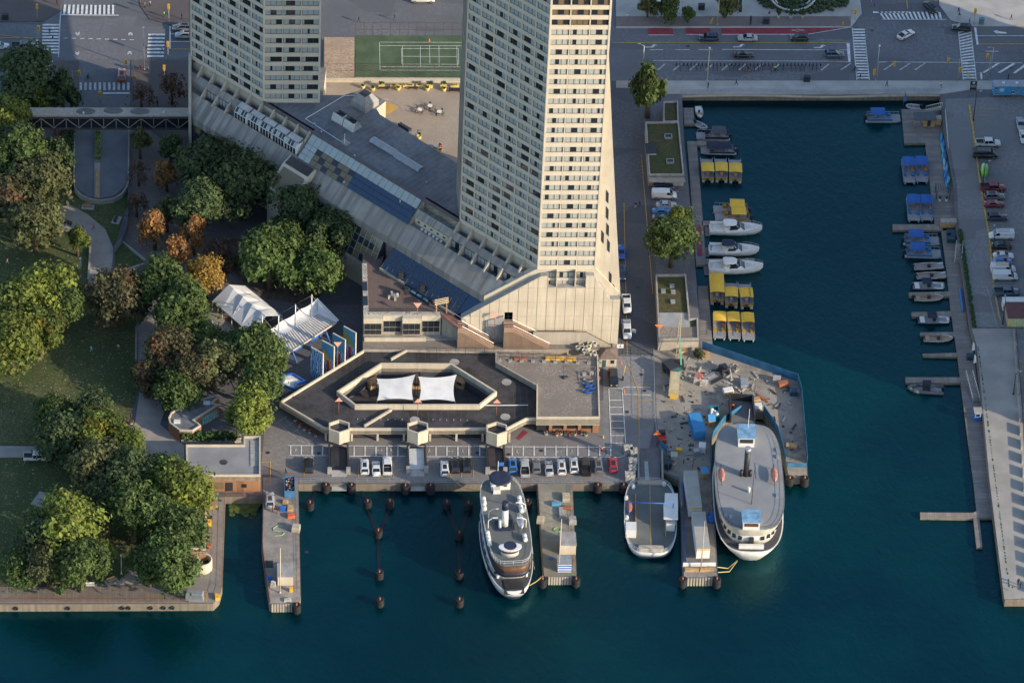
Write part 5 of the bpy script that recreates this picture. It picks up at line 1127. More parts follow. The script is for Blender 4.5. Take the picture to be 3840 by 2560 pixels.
def make_car(kind):
    t = thing('car_model', 'car', 'car'); 
    L, W, H = {'sedan': (4.7,.91,1.44), 'suv': (4.65,.94,1.68), 'hatch': (4.3,.9,1.52), 'coupe': (4.7,.93,1.40), 'pickup': (5.8,1.0,1.88), 'van': (5.7,1.0,2.05), 'minivan': (5.1,.98,1.8)}[kind]; h = L/2
    b = MB()
    if kind in ('sedan', 'coupe'): st = [(-h,.78,.35,.6,.72),(-h+.15,.95,.25,.75,.93),(-h+.9,1,.22,.8,.98),(0,1,.22,.8,.98),(h-1.5,1,.22,.78,.93),(h-.5,.97,.24,.7,.83),(h-.1,.86,.3,.6,.68),(h,.7,.36,.52,.58)]
    elif kind in ('suv', 'hatch', 'minivan'): st = [(-h,.82,.4,.75,.85),(-h+.12,.97,.3,.9,1.02),(-h+.8,1,.26,.92,1.06),(0,1,.26,.92,1.06),(h-1.35,1,.26,.9,1.04),(h-.45,.97,.28,.82,.95),(h-.1,.88,.34,.7,.8),(h,.74,.42,.62,.68)]
    elif kind == 'pickup': st = [(-h,.93,.5,.9,.96),(-h+.1,.98,.42,.96,1.04),(-h+1.9,1,.4,.96,1.04),(0,1,.38,.98,1.1),(h-1.5,1,.38,1.0,1.14),(h-.45,.97,.38,.95,1.06),(h-.1,.9,.42,.82,.92),(h,.8,.5,.72,.8)]
    else: st = [(-h,.93,.45,1.2,1.3),(-h+.1,.99,.36,1.2,1.32),(0,1,.34,1.2,1.32),(h-1.2,1,.34,1.1,1.24),(h-.4,.96,.36,.95,1.08),(h-.08,.86,.4,.8,.9),(h,.75,.46,.7,.76)]
    b.loft([ring(x, W*w, z0, z1, z2) for x, w, z0, z1, z2 in st], 0, True); b.build('body', P0, t)
    base = {'sedan': (-h+.75,h-1.3,.95), 'coupe': (-h+.4,h-1.35,.95), 'suv': (-h+.12,h-1.15,1.04), 'hatch': (-h+.12,h-1.1,1.04), 'pickup': (-.95,h-1.3,1.08), 'van': (-h+.05,h-.95,1.28), 'minivan': (-h+.1,h-1.0,1.04)}[kind]
    rf = {'sedan': (.75,.85), 'coupe': (1.1,.95), 'suv': (.4,.75), 'hatch': (.45,.8), 'pickup': (.12,.7), 'van': (.08,.75), 'minivan': (.3,.9)}[kind]
    x0, x1, zb = base; a, c = x0+rf[0], x1-rf[1]; wt = .80 if kind not in ('van',) else .9; zr = H-.05
    gl = MB(); q0 = [(x0,-W*.9,zb),(x1,-W*.84,zb),(x1,W*.84,zb),(x0,W*.9,zb)]; q1 = [(a,-W*wt,zr),(c,-W*wt*.95,zr),(c,W*wt*.95,zr),(a,W*wt,zr)]
    gl.loft([q0, q1], 0, False); gl.build('windows', m_carglass, t)
    r = MB(); r.loft([[(a-.06,-W*wt-.02,zr-.02),(c+.06,-W*wt*.95-.02,zr-.02),(c+.06,W*wt*.95+.02,zr-.02),(a-.06,W*wt+.02,zr-.02)],[(a+.08,-W*wt+.1,zr+.05),(c-.1,-W*wt*.9+.08,zr+.05),(c-.1,W*wt*.9-.08,zr+.05),(a+.08,W*wt-.1,zr+.05)]], 0, False)
    for s in (-1, 1):   # pillars
        r.bar((x0,s*W*.9,zb),(a,s*W*wt,zr), .1, .08); r.bar((x1,s*W*.84,zb),(c,s*W*wt*.95,zr), .08, .07); xm = (a+c)/2-.1; r.bar((xm,s*(W*.88),zb),(xm,s*(W*wt+.01),zr), .1, .06)
    r.build('roof', P0, t)
    if kind == 'van':
        MB().box(x0,.5,-W*.97,W*.97,1.25,zr+.0).build('cargo_body', P0, t)
    if kind in ('suv', 'minivan'): MB().box(a+.5,c-.3,-W*.45,W*.45,zr+.04,zr+.07).build('sunroof', m_carglass, t)
    if kind == 'pickup':
        bd = MB(); bd.box(-h+.12,-1.05,-W*.84,W*.84,.95,1.075); bd.build('bed_floor', m_trim, t); ib = MB()
        for s in (-1, 1): ib.box(-h+.08,-1.0,s*W*.92-.06,s*W*.92+.06,1.0,1.3)
        ib.box(-h+.02,-h+.12,-W*.92,W*.92,.98,1.3); ib.build('bed_wall', P0, t)
    wr = 1.0 if kind not in ('pickup', 'van') else 1.13
    for sx in (-1, 1):
        for s in (-1, 1):
            o = link('wheel', wheel_me, t, (sx*(h-.92), s*(W-.1), .34*wr)); o.rotation_euler = (math.pi/2, 0, 0); o.scale = (wr, wr, wr); link('rim', rim_me, o)
    zl = .62 if kind in ('sedan', 'coupe') else .8
    for s in (-1, 1):
        MB().box(h-.2,h-.05,s*W*.62-.16,s*W*.62+.16,zl-.08,zl+.06).build('headlight', m_lampw, t); MB().box(-h+.0,-h+.1,s*W*.7-.14,s*W*.7+.14,zl+.0,zl+.2).build('tail_light', m_lampr, t)
        MB().box(x1-.35,x1-.15,s*(W+.08)-.09,s*(W+.08)+.09,zb-.02,zb+.12).build('mirror', m_trim, t)
    return t
CARS = {k: make_car(k) for k in ('sedan', 'suv', 'hatch', 'coupe', 'pickup', 'van', 'minivan')}
PC = {n: paint('paint_'+n, c) for n, c in dict(black=(.01,.01,.012), white=(.62,.62,.6), silver=(.36,.37,.38), grey=(.13,.135,.14), red=(.36,.012,.015), blue=(.02,.16,.42), navy=(.012,.03,.075), orange=(.33,.075,.03), maroon=(.20,.012,.02), bluegrey=(.06,.10,.15), brightblue=(.02,.09,.40)).items()}
CARL = [(1158,1752,90,'suv','black','black suv parked alone by the left ferry ramp'),(1367,1757,90,'suv','white','white suv parked first left of the white ramp'),(1410,1763,90,'sedan','white','white sedan parked second left of the white ramp'),(1452,1753,90,'pickup','white','white pickup parked third left of the white ramp'),
 (1667,1764,90,'suv','white','white suv parked right of the white ramp'),(1707,1753,90,'suv','black','black suv parked beside the white one near the white ramp'),(1750,1751,90,'suv','black','black suv parked left of the central ferry bow'),
 (1922,1752,90,'suv','blue','bright blue suv heading the right-hand row'),(1967,1762,90,'pickup','silver','silver pickup parked next to the blue suv'),(2010,1755,90,'hatch','grey','dark grey hatchback parked next to the silver pickup'),(2058,1763,90,'sedan','silver','silver sedan parked in the middle of the right-hand row'),(2105,1758,90,'suv','white','white suv parked right of the silver sedan'),(2151,1752,90,'suv','white','larger white suv parked left of the black pickup'),(2196,1758,90,'pickup','black','black pickup parked in the right-hand row'),(2243,1752,90,'suv','grey','dark grey suv parked beside the red one'),(2298,1750,90,'suv','red','red suv parked last in the quay row'),
 (1012,1882,90,'suv','silver','silver suv parked at the head of the left pier'),(2300,1428,-90,'minivan','black','black minivan waiting at the guard house'),(2349,1150,-90,'pickup','white','white pickup parked by the gable wall'),(2349,1245,-90,'pickup','white','white work pickup with its door open by the lane gate'),(2328,952,-90,'sedan','brightblue','bright blue car half hidden by the flared wall'),(2331,1032,-90,'suv','navy','dark navy suv parked behind the white pickups'),
 (2488,708,0,'suv','navy','dark blue suv parked beside the shed eaves'),(2490,740,0,'van','white','white panel van parked by the marina shed'),(2498,776,0,'sedan','silver','silver sedan parked below the white van'),(2484,800,0,'sedan','blue','blue sedan parked beside the marina tree'),
 (2657,150,180,'suv','navy','navy suv driving left beside the red lane'),(2803,150,180,'sedan','silver','silver sedan driving left beside the red lane'),(2997,150,180,'hatch','black','boxy black car driving left beside the red lane'),(2788,212,0,'sedan','black','black sedan driving right along the lower lane'),(3128,212,0,'suv','bluegrey','blue-grey suv stopping at the marina crosswalk'),(3396,137,38,'coupe','white','white coupe turning in the right intersection'),(3605,113,172,'suv','black','black suv entering the right intersection'),(3488,35,-68,'sedan','black','black sedan waiting on the side street at upper right'),
 (457,290,90,'suv','orange','orange suv waiting at the avenue crossing'),(683,112,180,'suv','grey','dark grey suv beside the shaded tower corner'),(693,140,180,'suv','silver','silver suv beside the shaded tower corner'),(90,183,0,'pickup','grey','grey pickup waiting at the left crosswalk'),(-2,180,0,'sedan','white','white car at the left edge of the street'),
 (3704,545,0,'pickup','white','white pickup parked beside the yellow kerb'),(3692,588,0,'van','black','black panel van with roof ladders in the car park'),(3722,712,0,'pickup','maroon','dark red pickup in the car park'),(3728,744,0,'suv','grey','grey suv below the dark red pickup'),(3726,772,0,'sedan','maroon','dark red sedan in the car park'),(3738,822,0,'suv','navy','dark blue suv alone in the car park'),(3754,892,180,'van','white','white van with roof bars in the car park'),(3755,928,0,'sedan','black','black sedan below the white roof-bar van'),(3762,966,0,'sedan','white','white sedan in the car park'),(3757,990,0,'hatch','blue','blue hatchback behind the ladder van'),(3760,1018,0,'van','white','white panel van with yellow roof ladder'),(3768,1045,0,'van','white','white panel van with black lettering, lowest of the vans'),(3774,1103,0,'pickup','bluegrey','dark blue pickup near the boat ramp railing'),(3826,472,-90,'sedan','silver','silver sedan at the right picture edge'),(3838,520,-90,'sedan','white','white sedan at the right picture edge'),
 (140,1722,0,'pickup','white','white pickup standing on the park lawn'),(2465,10,90,'suv','white','white suv on the upper forecourt beside the hotel'),(1585,5,180,'van','white','white van at the top behind the hotel court'),(2480,828,0,'hatch','black','black car hidden behind the marina tree')]
for i, (x, y, a, k, c, lab) in enumerate(CARL):
    z = .09 if y > 1100 or x > 2300 else .09
    o = clone(CARS[k], lab, G(x, y, z), R_(a), None, None, {'car_paint': PC[c]}); o.name = {'pickup': 'pickup_truck', 'van': 'van', 'minivan': 'van'}.get(k, 'car'); o['category'] = {'pickup': 'pickup', 'van': 'van', 'minivan': 'van'}.get(k, 'car')
    if 'ladder' in lab or 'roof bars' in lab:
        for s in (-.35, .35): MB().box(-1.8,1.2,s-.06,s+.06,2.12,2.2).build('roof_ladder', m_yell if 'yellow' in lab else m_steel, o)
    if 'door open' in lab: MB().obox((.7,1.6,.9),(.9,.08,1.0), R_(70)).build('open_door', PC['white'], o); MB().box(-2.4,-1.6,-.7,.7,1.1,1.7).build('bed_box', m_steel, o)
for t in CARS.values():
    for ch in list(t.children_recursive): bpy.data.objects.remove(ch)
    bpy.data.objects.remove(t)
# trailers in the car park
t = thing('food_trailer', 'long blue trailer painted with white clouds at upper right', 'trailer', G(3790,352,.06))
MB().box(-4.3,6,-1.2,1.2,.5,3.0).build('body', M('cloud_blue', (.05,.30,.55), .5, .06, .5), t); MB().box(-4.35,6,-1.25,1.25,3.0,3.08).build('roof', M('trailer_roof', (.30,.32,.35), .6, .1, 1), t); MB().box(-4.32,6,-1.23,1.23,.42,.55).build('chassis', m_steel, t)
for x, z, s in ((-3.7,2.5,.45),(-3.2,1.0,.4),(.2,1.4,.5),(1.6,2.6,.45),(1.3,.8,.4),(4,2.2,.5)):
    mb = MB(); 
    for dx, dz, r in ((0,0,1),(-.6,-.1,.6),(.6,-.12,.65)): mb.lathe([(.001,0),(s*r,0)], 10, 0, (dx*s,0,0))
    o = mb.build('painted_cloud', m_whitep, t); o.matrix_local = Matrix.Translation((x,-1.21,z)) @ Matrix.Rotation(math.pi/2, 4, 'X') @ Matrix.Diagonal((1,.55,1,1)) if False else Matrix.Translation((x,-1.215,z)) @ Matrix.Rotation(math.pi/2, 4, 'X')
mb = MB(); mb.lathe([(.001,0),(.6,0)], 14); o = mb.build('painted_sun', M('pale_blue', (.35,.62,.75), .5, .05, 1), t); o.matrix_local = Matrix.Translation((-2.4,-1.212,2.0)) @ Matrix.Rotation(math.pi/2, 4, 'X')
for x in (-1.4, -.5):
    for y in (-1.05, 1.05): o = link('wheel', wheel_me, t, (x, y, .34)); o.rotation_euler = (math.pi/2,0,0)
for x in (-2.0, 1.2): MB().box(x-.3,x+.3,-.3,.3,3.08,3.3).build('roof_hatch', m_whitep, t)
single('parking_sign', 'tall dark public parking sign board beside the blue trailer', 'sign', MB().box(-.8,.8,-.06,.06,.6,3.0).box(-.7,-.6,-.05,.05,0,.6).box(.6,.7,-.05,.05,0,.6), m_dark, G(3648,344,.06))
s_ = link('sign_lettering', lettering('PUBLIC\nPARKING', 0, 0, .42, m_whitep), bpy.data.objects['parking_sign'], (0,-.07,1.6)); s_.rotation_euler = (math.pi/2,0,0)
o = MB().lathe([(.001,0),(.3,0)], 14).build('sign_emblem', m_whitep, bpy.data.objects['parking_sign']); o.matrix_local = Matrix.Translation((0,-.07,2.6)) @ Matrix.Rotation(math.pi/2, 4, 'X')
t = thing('camper_trailer', 'rounded lime green camper trailer in the car park', 'trailer', G(3690,655,.06), R_(-97))
lm = paint('lime_paint', (.16,.48,.06)); MB().loft([[(x, w*math.cos(q)*.95, .5+hh+hh*math.sin(q)) for q in [2*math.pi*k/12 for k in range(12)]] for x, w, hh in ((-2.2,.4,.4),(-1.9,.8,.75),(-1,.95,.95),(.6,.95,.95),(1.4,.85,.8),(1.7,.5,.5))], 0, True).build('shell', lm, t)
MB().box(-.2,.5,-.35,.35,2.35,2.5).build('roof_hatch', m_steel, t); MB().box(1.7,3.0,-.08,.08,.4,.5).build('drawbar', m_steel, t)
for s in (-1, 1): o = link('wheel', wheel_me, t, (-.2, s*.8, .34)); o.rotation_euler = (math.pi/2,0,0)
t = thing('food_kiosk', 'kiosk with brown ribbed roof and bright painted front at the right edge', 'kiosk', G(3815,1225,.06))
MB().box(-2.3,6,-.1,5.2,0,2.6).build('wall', m_creamd, t); MB().box(-2.4,6,-.3,5.3,2.6,2.75).build('roof', M('rib_maroon', (.16,.06,.05), .6, .1, kind='planks', axis='y', width=.5), t); MB().box(-2.2,6,-.16,-.1,.2,2.4).build('painted_front', M('mural_bright', (.65,.45,.1), .6, .3, .45, kind='swirl', col2=(.15,.45,.5)), t)
t = thing('horse_trailer', 'white trailer with red fruit painting above the ribbed-roof kiosk', 'trailer', G(3800,1160,.06))
MB().box(-2.6,5,-1.1,1.1,.5,2.7).build('body', m_whitep, t); MB().box(-2.5,3,-1.14,-1.1,1.1,1.8).build('painting', M('fruit_paint', (.5,.04,.03), .6, .3, .9, kind='swirl', col2=(.65,.62,.58)), t)
# ------------------------------------------------------------------ floating docks
def dock(label, pts, mat, z=-1.35, name='floating_dock'):
    t = thing(name, label, 'dock', (0, 0, 0)); q = g(pts, z)
    MB().prism(q, -2.3, z-.12, 0).build('float', M('dock_side', (.20,.16,.11), .9, .2, 1), t); MB().prism(q, z-.12, z).build('deck', mat, t); return t
dock('main floating dock along the west quay of the basin', [(2576,530),(2612,530),(2625,690),(2640,880),(2648,992),(2611,992),(2596,800),(2586,650)], m_dockx)
single('red_carpet', 'faded red carpet laid on the west dock', 'carpet', MB().prism(g([(2610,845),(2628,845),(2634,960),(2616,960)], -1.3), -1.35, -1.31), M('carpet_red', (.23,.05,.07), .9, .15, 1))
dock('small floating platform beside the white dinghy', [(2562,405),(2600,405),(2604,466),(2566,466)], m_dockx)
dock('short finger dock above the dark covered boat', [(2612,528),(2730,526),(2732,545),(2614,546)], m_dockf)
dock('finger dock above the first white yacht', [(2632,828),(2816,828),(2816,843),(2634,845)], m_dockf)
dock('finger dock between the two lower white yachts', [(2646,970),(2828,968),(2828,984),(2648,990)], m_dockf)
dock('grey float dock beside the large yellow canopy boat', [(2616,1072),(2654,1072),(2674,1312),(2628,1312)], m_dockx)
dock('broad timber landing with the kiosk on the east quay', [(3380,410),(3524,410),(3536,470),(3548,545),(3470,536),(3392,538)], m_dockx)
dock('long timber dock along the east quay upper half', [(3470,536),(3548,545),(3575,690),(3582,848),(3536,850),(3506,846),(3484,660)], m_dockx, -1.34)
dock('wide finger dock left of the wooden lockers', [(3347,841),(3510,841),(3535,856),(3535,864),(3348,862)], m_dockf)
dock('long timber dock along the east quay lower half', [(3530,864),(3584,864),(3600,1000),(3630,1230),(3648,1300),(3682,1560),(3718,1860),(3722,1940),(3665,1940),(3662,1912),(3650,1800),(3618,1560),(3590,1330),(3566,1170),(3548,1000)], m_dockx, -1.33)
for lab, p in (('narrow finger dock above the first brown-seated boat', [(3408,1096),(3560,1092),(3562,1110),(3410,1110)]), ('narrow finger dock above the lower grey pontoon', [(3418,1170),(3568,1166),(3570,1184),(3420,1186)]), ('narrow finger dock above the second brown-seated boat', [(3450,1246),(3580,1244),(3582,1260),(3452,1258)]), ('empty narrow finger dock below the boats', [(3460,1326),(3588,1322),(3590,1336),(3462,1332)]), ('wide finger dock behind the dark inflatable', [(3395,1414),(3600,1414),(3602,1434),(3396,1434)]), ('long pale finger dock near the pier end', [(3450,1920),(3650,1921),(3664,1914),(3676,1940),(3650,1942),(3451,1939)]), ('slender gangway float hanging from the last finger dock', [(3650,1942),(3672,1942),(3684,2048),(3662,2050)])):
    dock(lab, p, m_dockf if 'slender' not in lab else m_dockx, -1.32)
# gangways
for lab, a, b in (('aluminium gangway beside the blue sentry hut', (3634,1400), (3660,1505)), ('aluminium gangway with landing above the white skiffs', (3598,915), (3592,985)), ('aluminium gangway at the head of the east quay', (3530,405), (3470,418))):
    t = thing('gangway', lab, 'gangway', (0, 0, 0)); A, B = G(*a, .6), G(*b, -1.2); u = (B-A).normalized(); n = Vector((-u.y, u.x, 0)).normalized()*.75
    MB().bar(A, B, 1.4, .1).build('deck', m_dockx, t)
    for s in (-1, 1):
        r = MB(); r.bar(A+n*s+Vector((0,0,1.0)), B+n*s+Vector((0,0,1.0)), .08)
        for k in range(9): p = A.lerp(B, k/8)+n*s; r.bar(p, p+Vector((0,0,1.0)), .06)
        r.build('railing', m_whitep, t)
t = thing('dock_kiosk', 'timber kiosk with dark flat roof on the east landing', 'kiosk', G(3465,470,-1.3))
MB().box(-2.6,2.6,-1.4,1.6,2.4,2.6).build('roof', M('slate_grey', (.075,.085,.10), .7, .12, 1), t); MB().box(-.2,2.3,-.6,1.4,0,2.4).build('wall', m_wood, t); MB().box(.6,1.4,-.66,-.6,.2,2.0).build('door', m_dark, t)
for x, y in ((-2.4,-1.2),(-2.4,1.4)): MB().tube((x,y,0),(x,y,2.4), .08).build('post', m_wood, t)
for i, (x, y, w, lab) in enumerate(((3509,462,1.1,'orange-brown timber locker right of the dock kiosk'),(3555,848,1.7,'orange-brown timber lockers beside the quay wall'))):
    t = thing('timber_locker', lab, 'locker', G(x, y, -1.3)); MB().box(-w,w,-.7,.7,0,1.6).build('body', m_wood, t); MB().box(-w-.1,w+.1,-.8,.8,1.6,1.7).build('lid', m_grey, t)
for i, (x, y) in enumerate(((3580,893),(3565,880),(3640,1345),(3565,905))):
    single('storage_box', ['large dark dock box beside the gangway landing','dark dock box just below the timber lockers','teal dock box beside the white banners','small dark dock box near the gangway landing'][i], 'box', MB().box(-.9,.9,-.6,.6,0,1.0).box(-.95,.95,-.65,.65,1.0,1.1), M('teal_box', (.015,.05,.07), .6, .1, 1), G(x, y, -1.3))
t = thing('sentry_hut', 'blue sentry hut with grey roof on the east dock', 'kiosk', G(3664,1570,-1.3))
MB().box(-.75,.75,-.6,.6,0,2.2).build('wall', m_blue, t); MB().box(-.9,.9,-.8,1.2,2.2,2.35).build('roof', m_grey, t); MB().box(-.45,.45,-.64,-.6,1.1,1.9).build('window', m_glass, t); MB().box(-.52,.52,-.62,-.61,1.03,1.97).build('window_frame', m_whitep, t)
t = thing('pergola', 'dark timber pergola over two white pots on the east dock', 'pergola', G(3533,735,-1.3))
for x in (-1.5, 1.5):
    for y in (-1.2, 1.2): MB().box(x-.08,x+.08,y-.08,y+.08,0,2.6).build('post', m_dark, t)
for k in range(7): MB().box(-1.6+k*.53-.05,-1.6+k*.53+.05,-1.4,1.4,2.6,2.75).build('slat', m_dark, t)
for s, lab in ((-.75, 'white plant pot at the left under the dock pergola'), (.75, 'white plant pot at the right under the dock pergola')):
    tt = thing('plant_pot', lab, 'planter', G(3533,735,-1.3)+Vector((s,-1.9,0))); MB().lathe([(.22,0),(.32,.6),(.25,.6),(.2,.4)], 10).build('pot', m_whitep, tt); mb = MB()
    for k in range(10): mb.ball((random.uniform(-.2,.2), random.uniform(-.2,.2), .7+random.uniform(0,.8)), .16, 0, 5)
    mb.build('plant', m_fol, tt)
# kayaks stacked along the quay wall
kc = [M('kayak_%d' % i, c, .45, .1, 1) for i, c in enumerate(((.03,.16,.42),(.04,.30,.50),(.25,.42,.48),(.02,.10,.25),(.05,.35,.42)))]
def canoe(L, B, m): return MB().loft([[(x, w*B*math.cos(q), .16+.16*math.sin(q)) for q in [2*math.pi*k/8 for k in range(8)]] for x, w in ((-L/2,.05),(-L*.35,.7),(0,1),(L*.35,.7),(L/2,.05))], 0, True).mesh('kayak', [m])
km = [canoe(3.0,.36,c) for c in kc]
for i in range(24):
    f = i/23; px_, py_ = 3530+f*20+(i % 2)*7, 520+f*180
    for lv in range(1 if i % 3 else 2):
        tag(link('kayak', km[(i*3+lv) % 5], None, G(px_, py_, -1.3)+Vector((0,0,lv*.35)), R_(80+10*math.sin(i*2.3))), 'blue plastic kayak lying in the row along the east quay wall', 'kayak', 'kayaks along the east quay wall')
for i in range(6): tag(link('kayak', km[0], None, G(3602+i*1.5, 1098+i*11, -1.3), R_(88)), 'bright blue kayak in the short rack on the lower east dock', 'kayak', 'blue kayaks on the lower dock')
# ------------------------------------------------------------------ boats
m_hullw = M('gelcoat_white', (.66,.65,.62), .3, .05, .6); m_alu = M('boat_aluminium', (.33,.34,.36), .5, .12, 1, .3); m_deckg = M('boat_deck_grey', (.24,.245,.26), .7, .12, 1)
m_can = M('canopy_cloth', (.66,.42,.045), .75, .07, .6); m_canb = M('canopy_blue', (.02,.10,.34), .75, .08, .6); m_chk = M('check_yellow', (.7,.42,.03), .6, 0, 6, kind='check', col2=(.02,.02,.02)); m_chkb = M('check_blue', (.05,.28,.55), .6, 0, 5, kind='check', col2=(.02,.04,.12)); m_seat = M('seat_tan', (.36,.25,.17), .8, .1, 1); m_navy = M('navy_canvas', (.015,.025,.05), .8, .12, 1); m_motor = M('outboard_black', (.02,.02,.025), .35, .1, 1)
def outboard(t, x, y=0, m=None):
    o = MB(); o.loft([[(x+dx-.25, y+w*math.cos(q), .9+z+.3*math.sin(q)) for q in [2*math.pi*k/8 for k in range(8)]] for dx, w, z in ((-.3,.12,-.02),(-.1,.26,.05),(.25,.26,.05),(.4,.15,0))], 0, True); o.box(x-.45,x-.2,y-.08,y+.08,-.4,.7); o.build('outboard_motor', m or m_motor, t)
def taxi(c0, c1):
    t = thing('water_taxi', 'taxi', 'boat'); L, B = 8.0, 1.32
    for s in (-1, 1): MB().loft([[(x, s*(B-.35)+w*math.cos(q), .12+w*math.sin(q)) for q in [2*math.pi*k/8 for k in range(8)]] for x, w in ((-L/2,.34),(L/2-.9,.34),(L/2,.08))], 0, True).build('pontoon', m_alu, t)
    MB().box(-L/2+.3,L/2-.2,-B,B,.42,.52).build('deck', m_deckg, t)
    for s in (-1, 1):
        MB().box(-L/2+.4,L/2-2.2,s*B-.04,s*B+.04,.6,1.15).build('side_panel', m_chk, t)
        r = MB(); r.box(-L/2+.4,L/2-.4,s*B-.03,s*B+.03,1.2,1.26)
        for k in range(8): r.box(-L/2+.45+k,-L/2+.5+k,s*B-.03,s*B+.03,.52,1.2)
        r.build('railing', m_steel, t)
        MB().box(-L/2+.6,.5,s*(B-.3)-.2,s*(B-.3)+.2,.52,.92).build('bench', m_deckg, t); MB().box(.9,1.7,s*(B-.45)-.35,s*(B-.45)+.35,.52,1.0).build('locker', m_chk, t)
    MB().box(-L/2+.35,-L/2+.45,-B,B,.55,1.1).build('stern_panel', m_chk, t)
    for x in (c0+.1, c1-.1):
        for s in (-1, 1): MB().box(x-.03,x+.03,s*(B-.05)-.03,s*(B-.05)+.03,.52,2.35).build('canopy_post', m_steel, t)
    n = 6; mb = MB(); mb.loft([[(x, -B-.08+(2*B+.16)*k/n, 2.36+.18*math.sin(math.pi*k/n)) for k in range(n+1)] for x in (c0, c1)], 0, True, False); mb.loft([[(x, -B-.08+(2*B+.16)*k/n, 2.32+.18*math.sin(math.pi*k/n)) for k in range(n, -1, -1)] for x in (c0, c1)], 0, True, False); mb.build('canopy', m_can, t)
    MB().box(-L/2+1.9,-L/2+2.4,-.35,.25,.52,1.5).build('helm', m_seat, t); o = MB(); o.lathe([(.3,0),(.3,.1)], 10, c=(-.2,.9,.93)); o.build('life_ring', m_orange, t)
    outboard(t, -L/2+.1); return t
tx = taxi(-2.9, .3); txl = taxi(-2.9, 2.6)
BL = {'canopy_cloth': m_canb, 'check_yellow': m_chkb, 'seat_tan': m_steel}
TX = [(2651,640,90,0,'yellow-canopied water taxi, leftmost of the upper three'),(2703,640,90,0,'yellow-canopied water taxi, middle of the upper three'),(2756,643,90,0,'yellow-canopied water taxi, rightmost of the upper three'),(2740,790,180,0,'yellow water taxi lying broadside, farther of two'),(2746,818,180,0,'yellow water taxi lying broadside, nearer of two'),
 (2741,1108,90,0,'yellow-canopied water taxi right of the long canopy boat'),(2795,1112,90,0,'yellow water taxi with lettered canopy at the outer berth'),(2697,1228,-90,0,'yellow water taxi in the lowest row, leftmost'),(2750,1230,-90,0,'yellow water taxi in the lowest row, middle'),(2803,1234,-90,0,'yellow water taxi in the lowest row, outermost'),
 (3312,445,0,1,'blue-canopied water taxi moored at the timber landing'),(3406,648,-90,1,'blue-canopied water taxi, left of the upper pair'),(3455,645,-90,1,'blue-canopied water taxi, right of the upper pair'),(3424,790,-90,1,'blue-canopied water taxi, left of the lower pair'),(3472,788,-90,1,'blue-canopied water taxi, right of the lower pair'),(3455,905,0,1,'blue-canopied water taxi below the wide finger dock'),(3462,952,0,1,'blue water taxi with side lettering above the white skiffs')]
for x, y, a, b, lab in TX: clone(tx, lab, G(x, y, -1.75)+Vector((0,0,-.25)), R_(a-2+random.uniform(-2.5,2.5)), (1.04,random.uniform(1,1.06),random.uniform(.98,1.1)), 'water taxis in the basin', BL if b else None)
clone(txl, 'large yellow water taxi with a long full canopy', G(2686,1092,-2), R_(88), (1.2,1.15,1.1), 'water taxis in the basin')
clone(txl, 'dark covered pontoon boat moored below the finger dock', G(2692,568,-2), R_(178), (1.05,1.0,.8), 'pontoon boats', {'canopy_cloth': m_navy, 'check_yellow': m_navy})
clone(tx, 'pontoon boat with dark square canopy near the dinghies', G(2672,516,-2), R_(178), (1.0,.95,1.0), 'pontoon boats', {'canopy_cloth': M('canvas_grey', (.06,.07,.085), .8, .1, 1), 'check_yellow': m_navy})
for t in (tx, txl):
    for ch in list(t.children_recursive): bpy.data.objects.remove(ch)
    bpy.data.objects.remove(t)
l = link('boat_lettering', lettering('WATER TAXI', 0, 0, .5, m_dark), [o for o in bpy.data.objects if o.get('label') == TX[6][4]][0], (-1.3,-.7,2.54)); l.rotation_euler = (-.1,0,0)
def hull(t, st, mh, md, zd=None, name='hull'):
    """st: (x, half beam, keel z, sheer z)"""
    mb = MB(); R2 = []
    for x, w, k, s in st: R2.append([(x,-w,s),(x,-w*.93,s*.55),(x,-w*.5,k+.1),(x,0,k),(x,w*.5,k+.1),(x,w*.93,s*.55),(x,w,s)])
    mb.loft(R2, 0, True, False); mb.add(R2[0], [tuple(range(7))], 0); mb.build(name, mh, t)
    zd = zd if zd is not None else .04
    d = MB(); d.loft([[(x,-w*.97,s-zd),(x,0,s-zd+.03),(x,w*.97,s-zd)] for x, w, k, s in st], 0, True, False); d.build('deck', md, t)
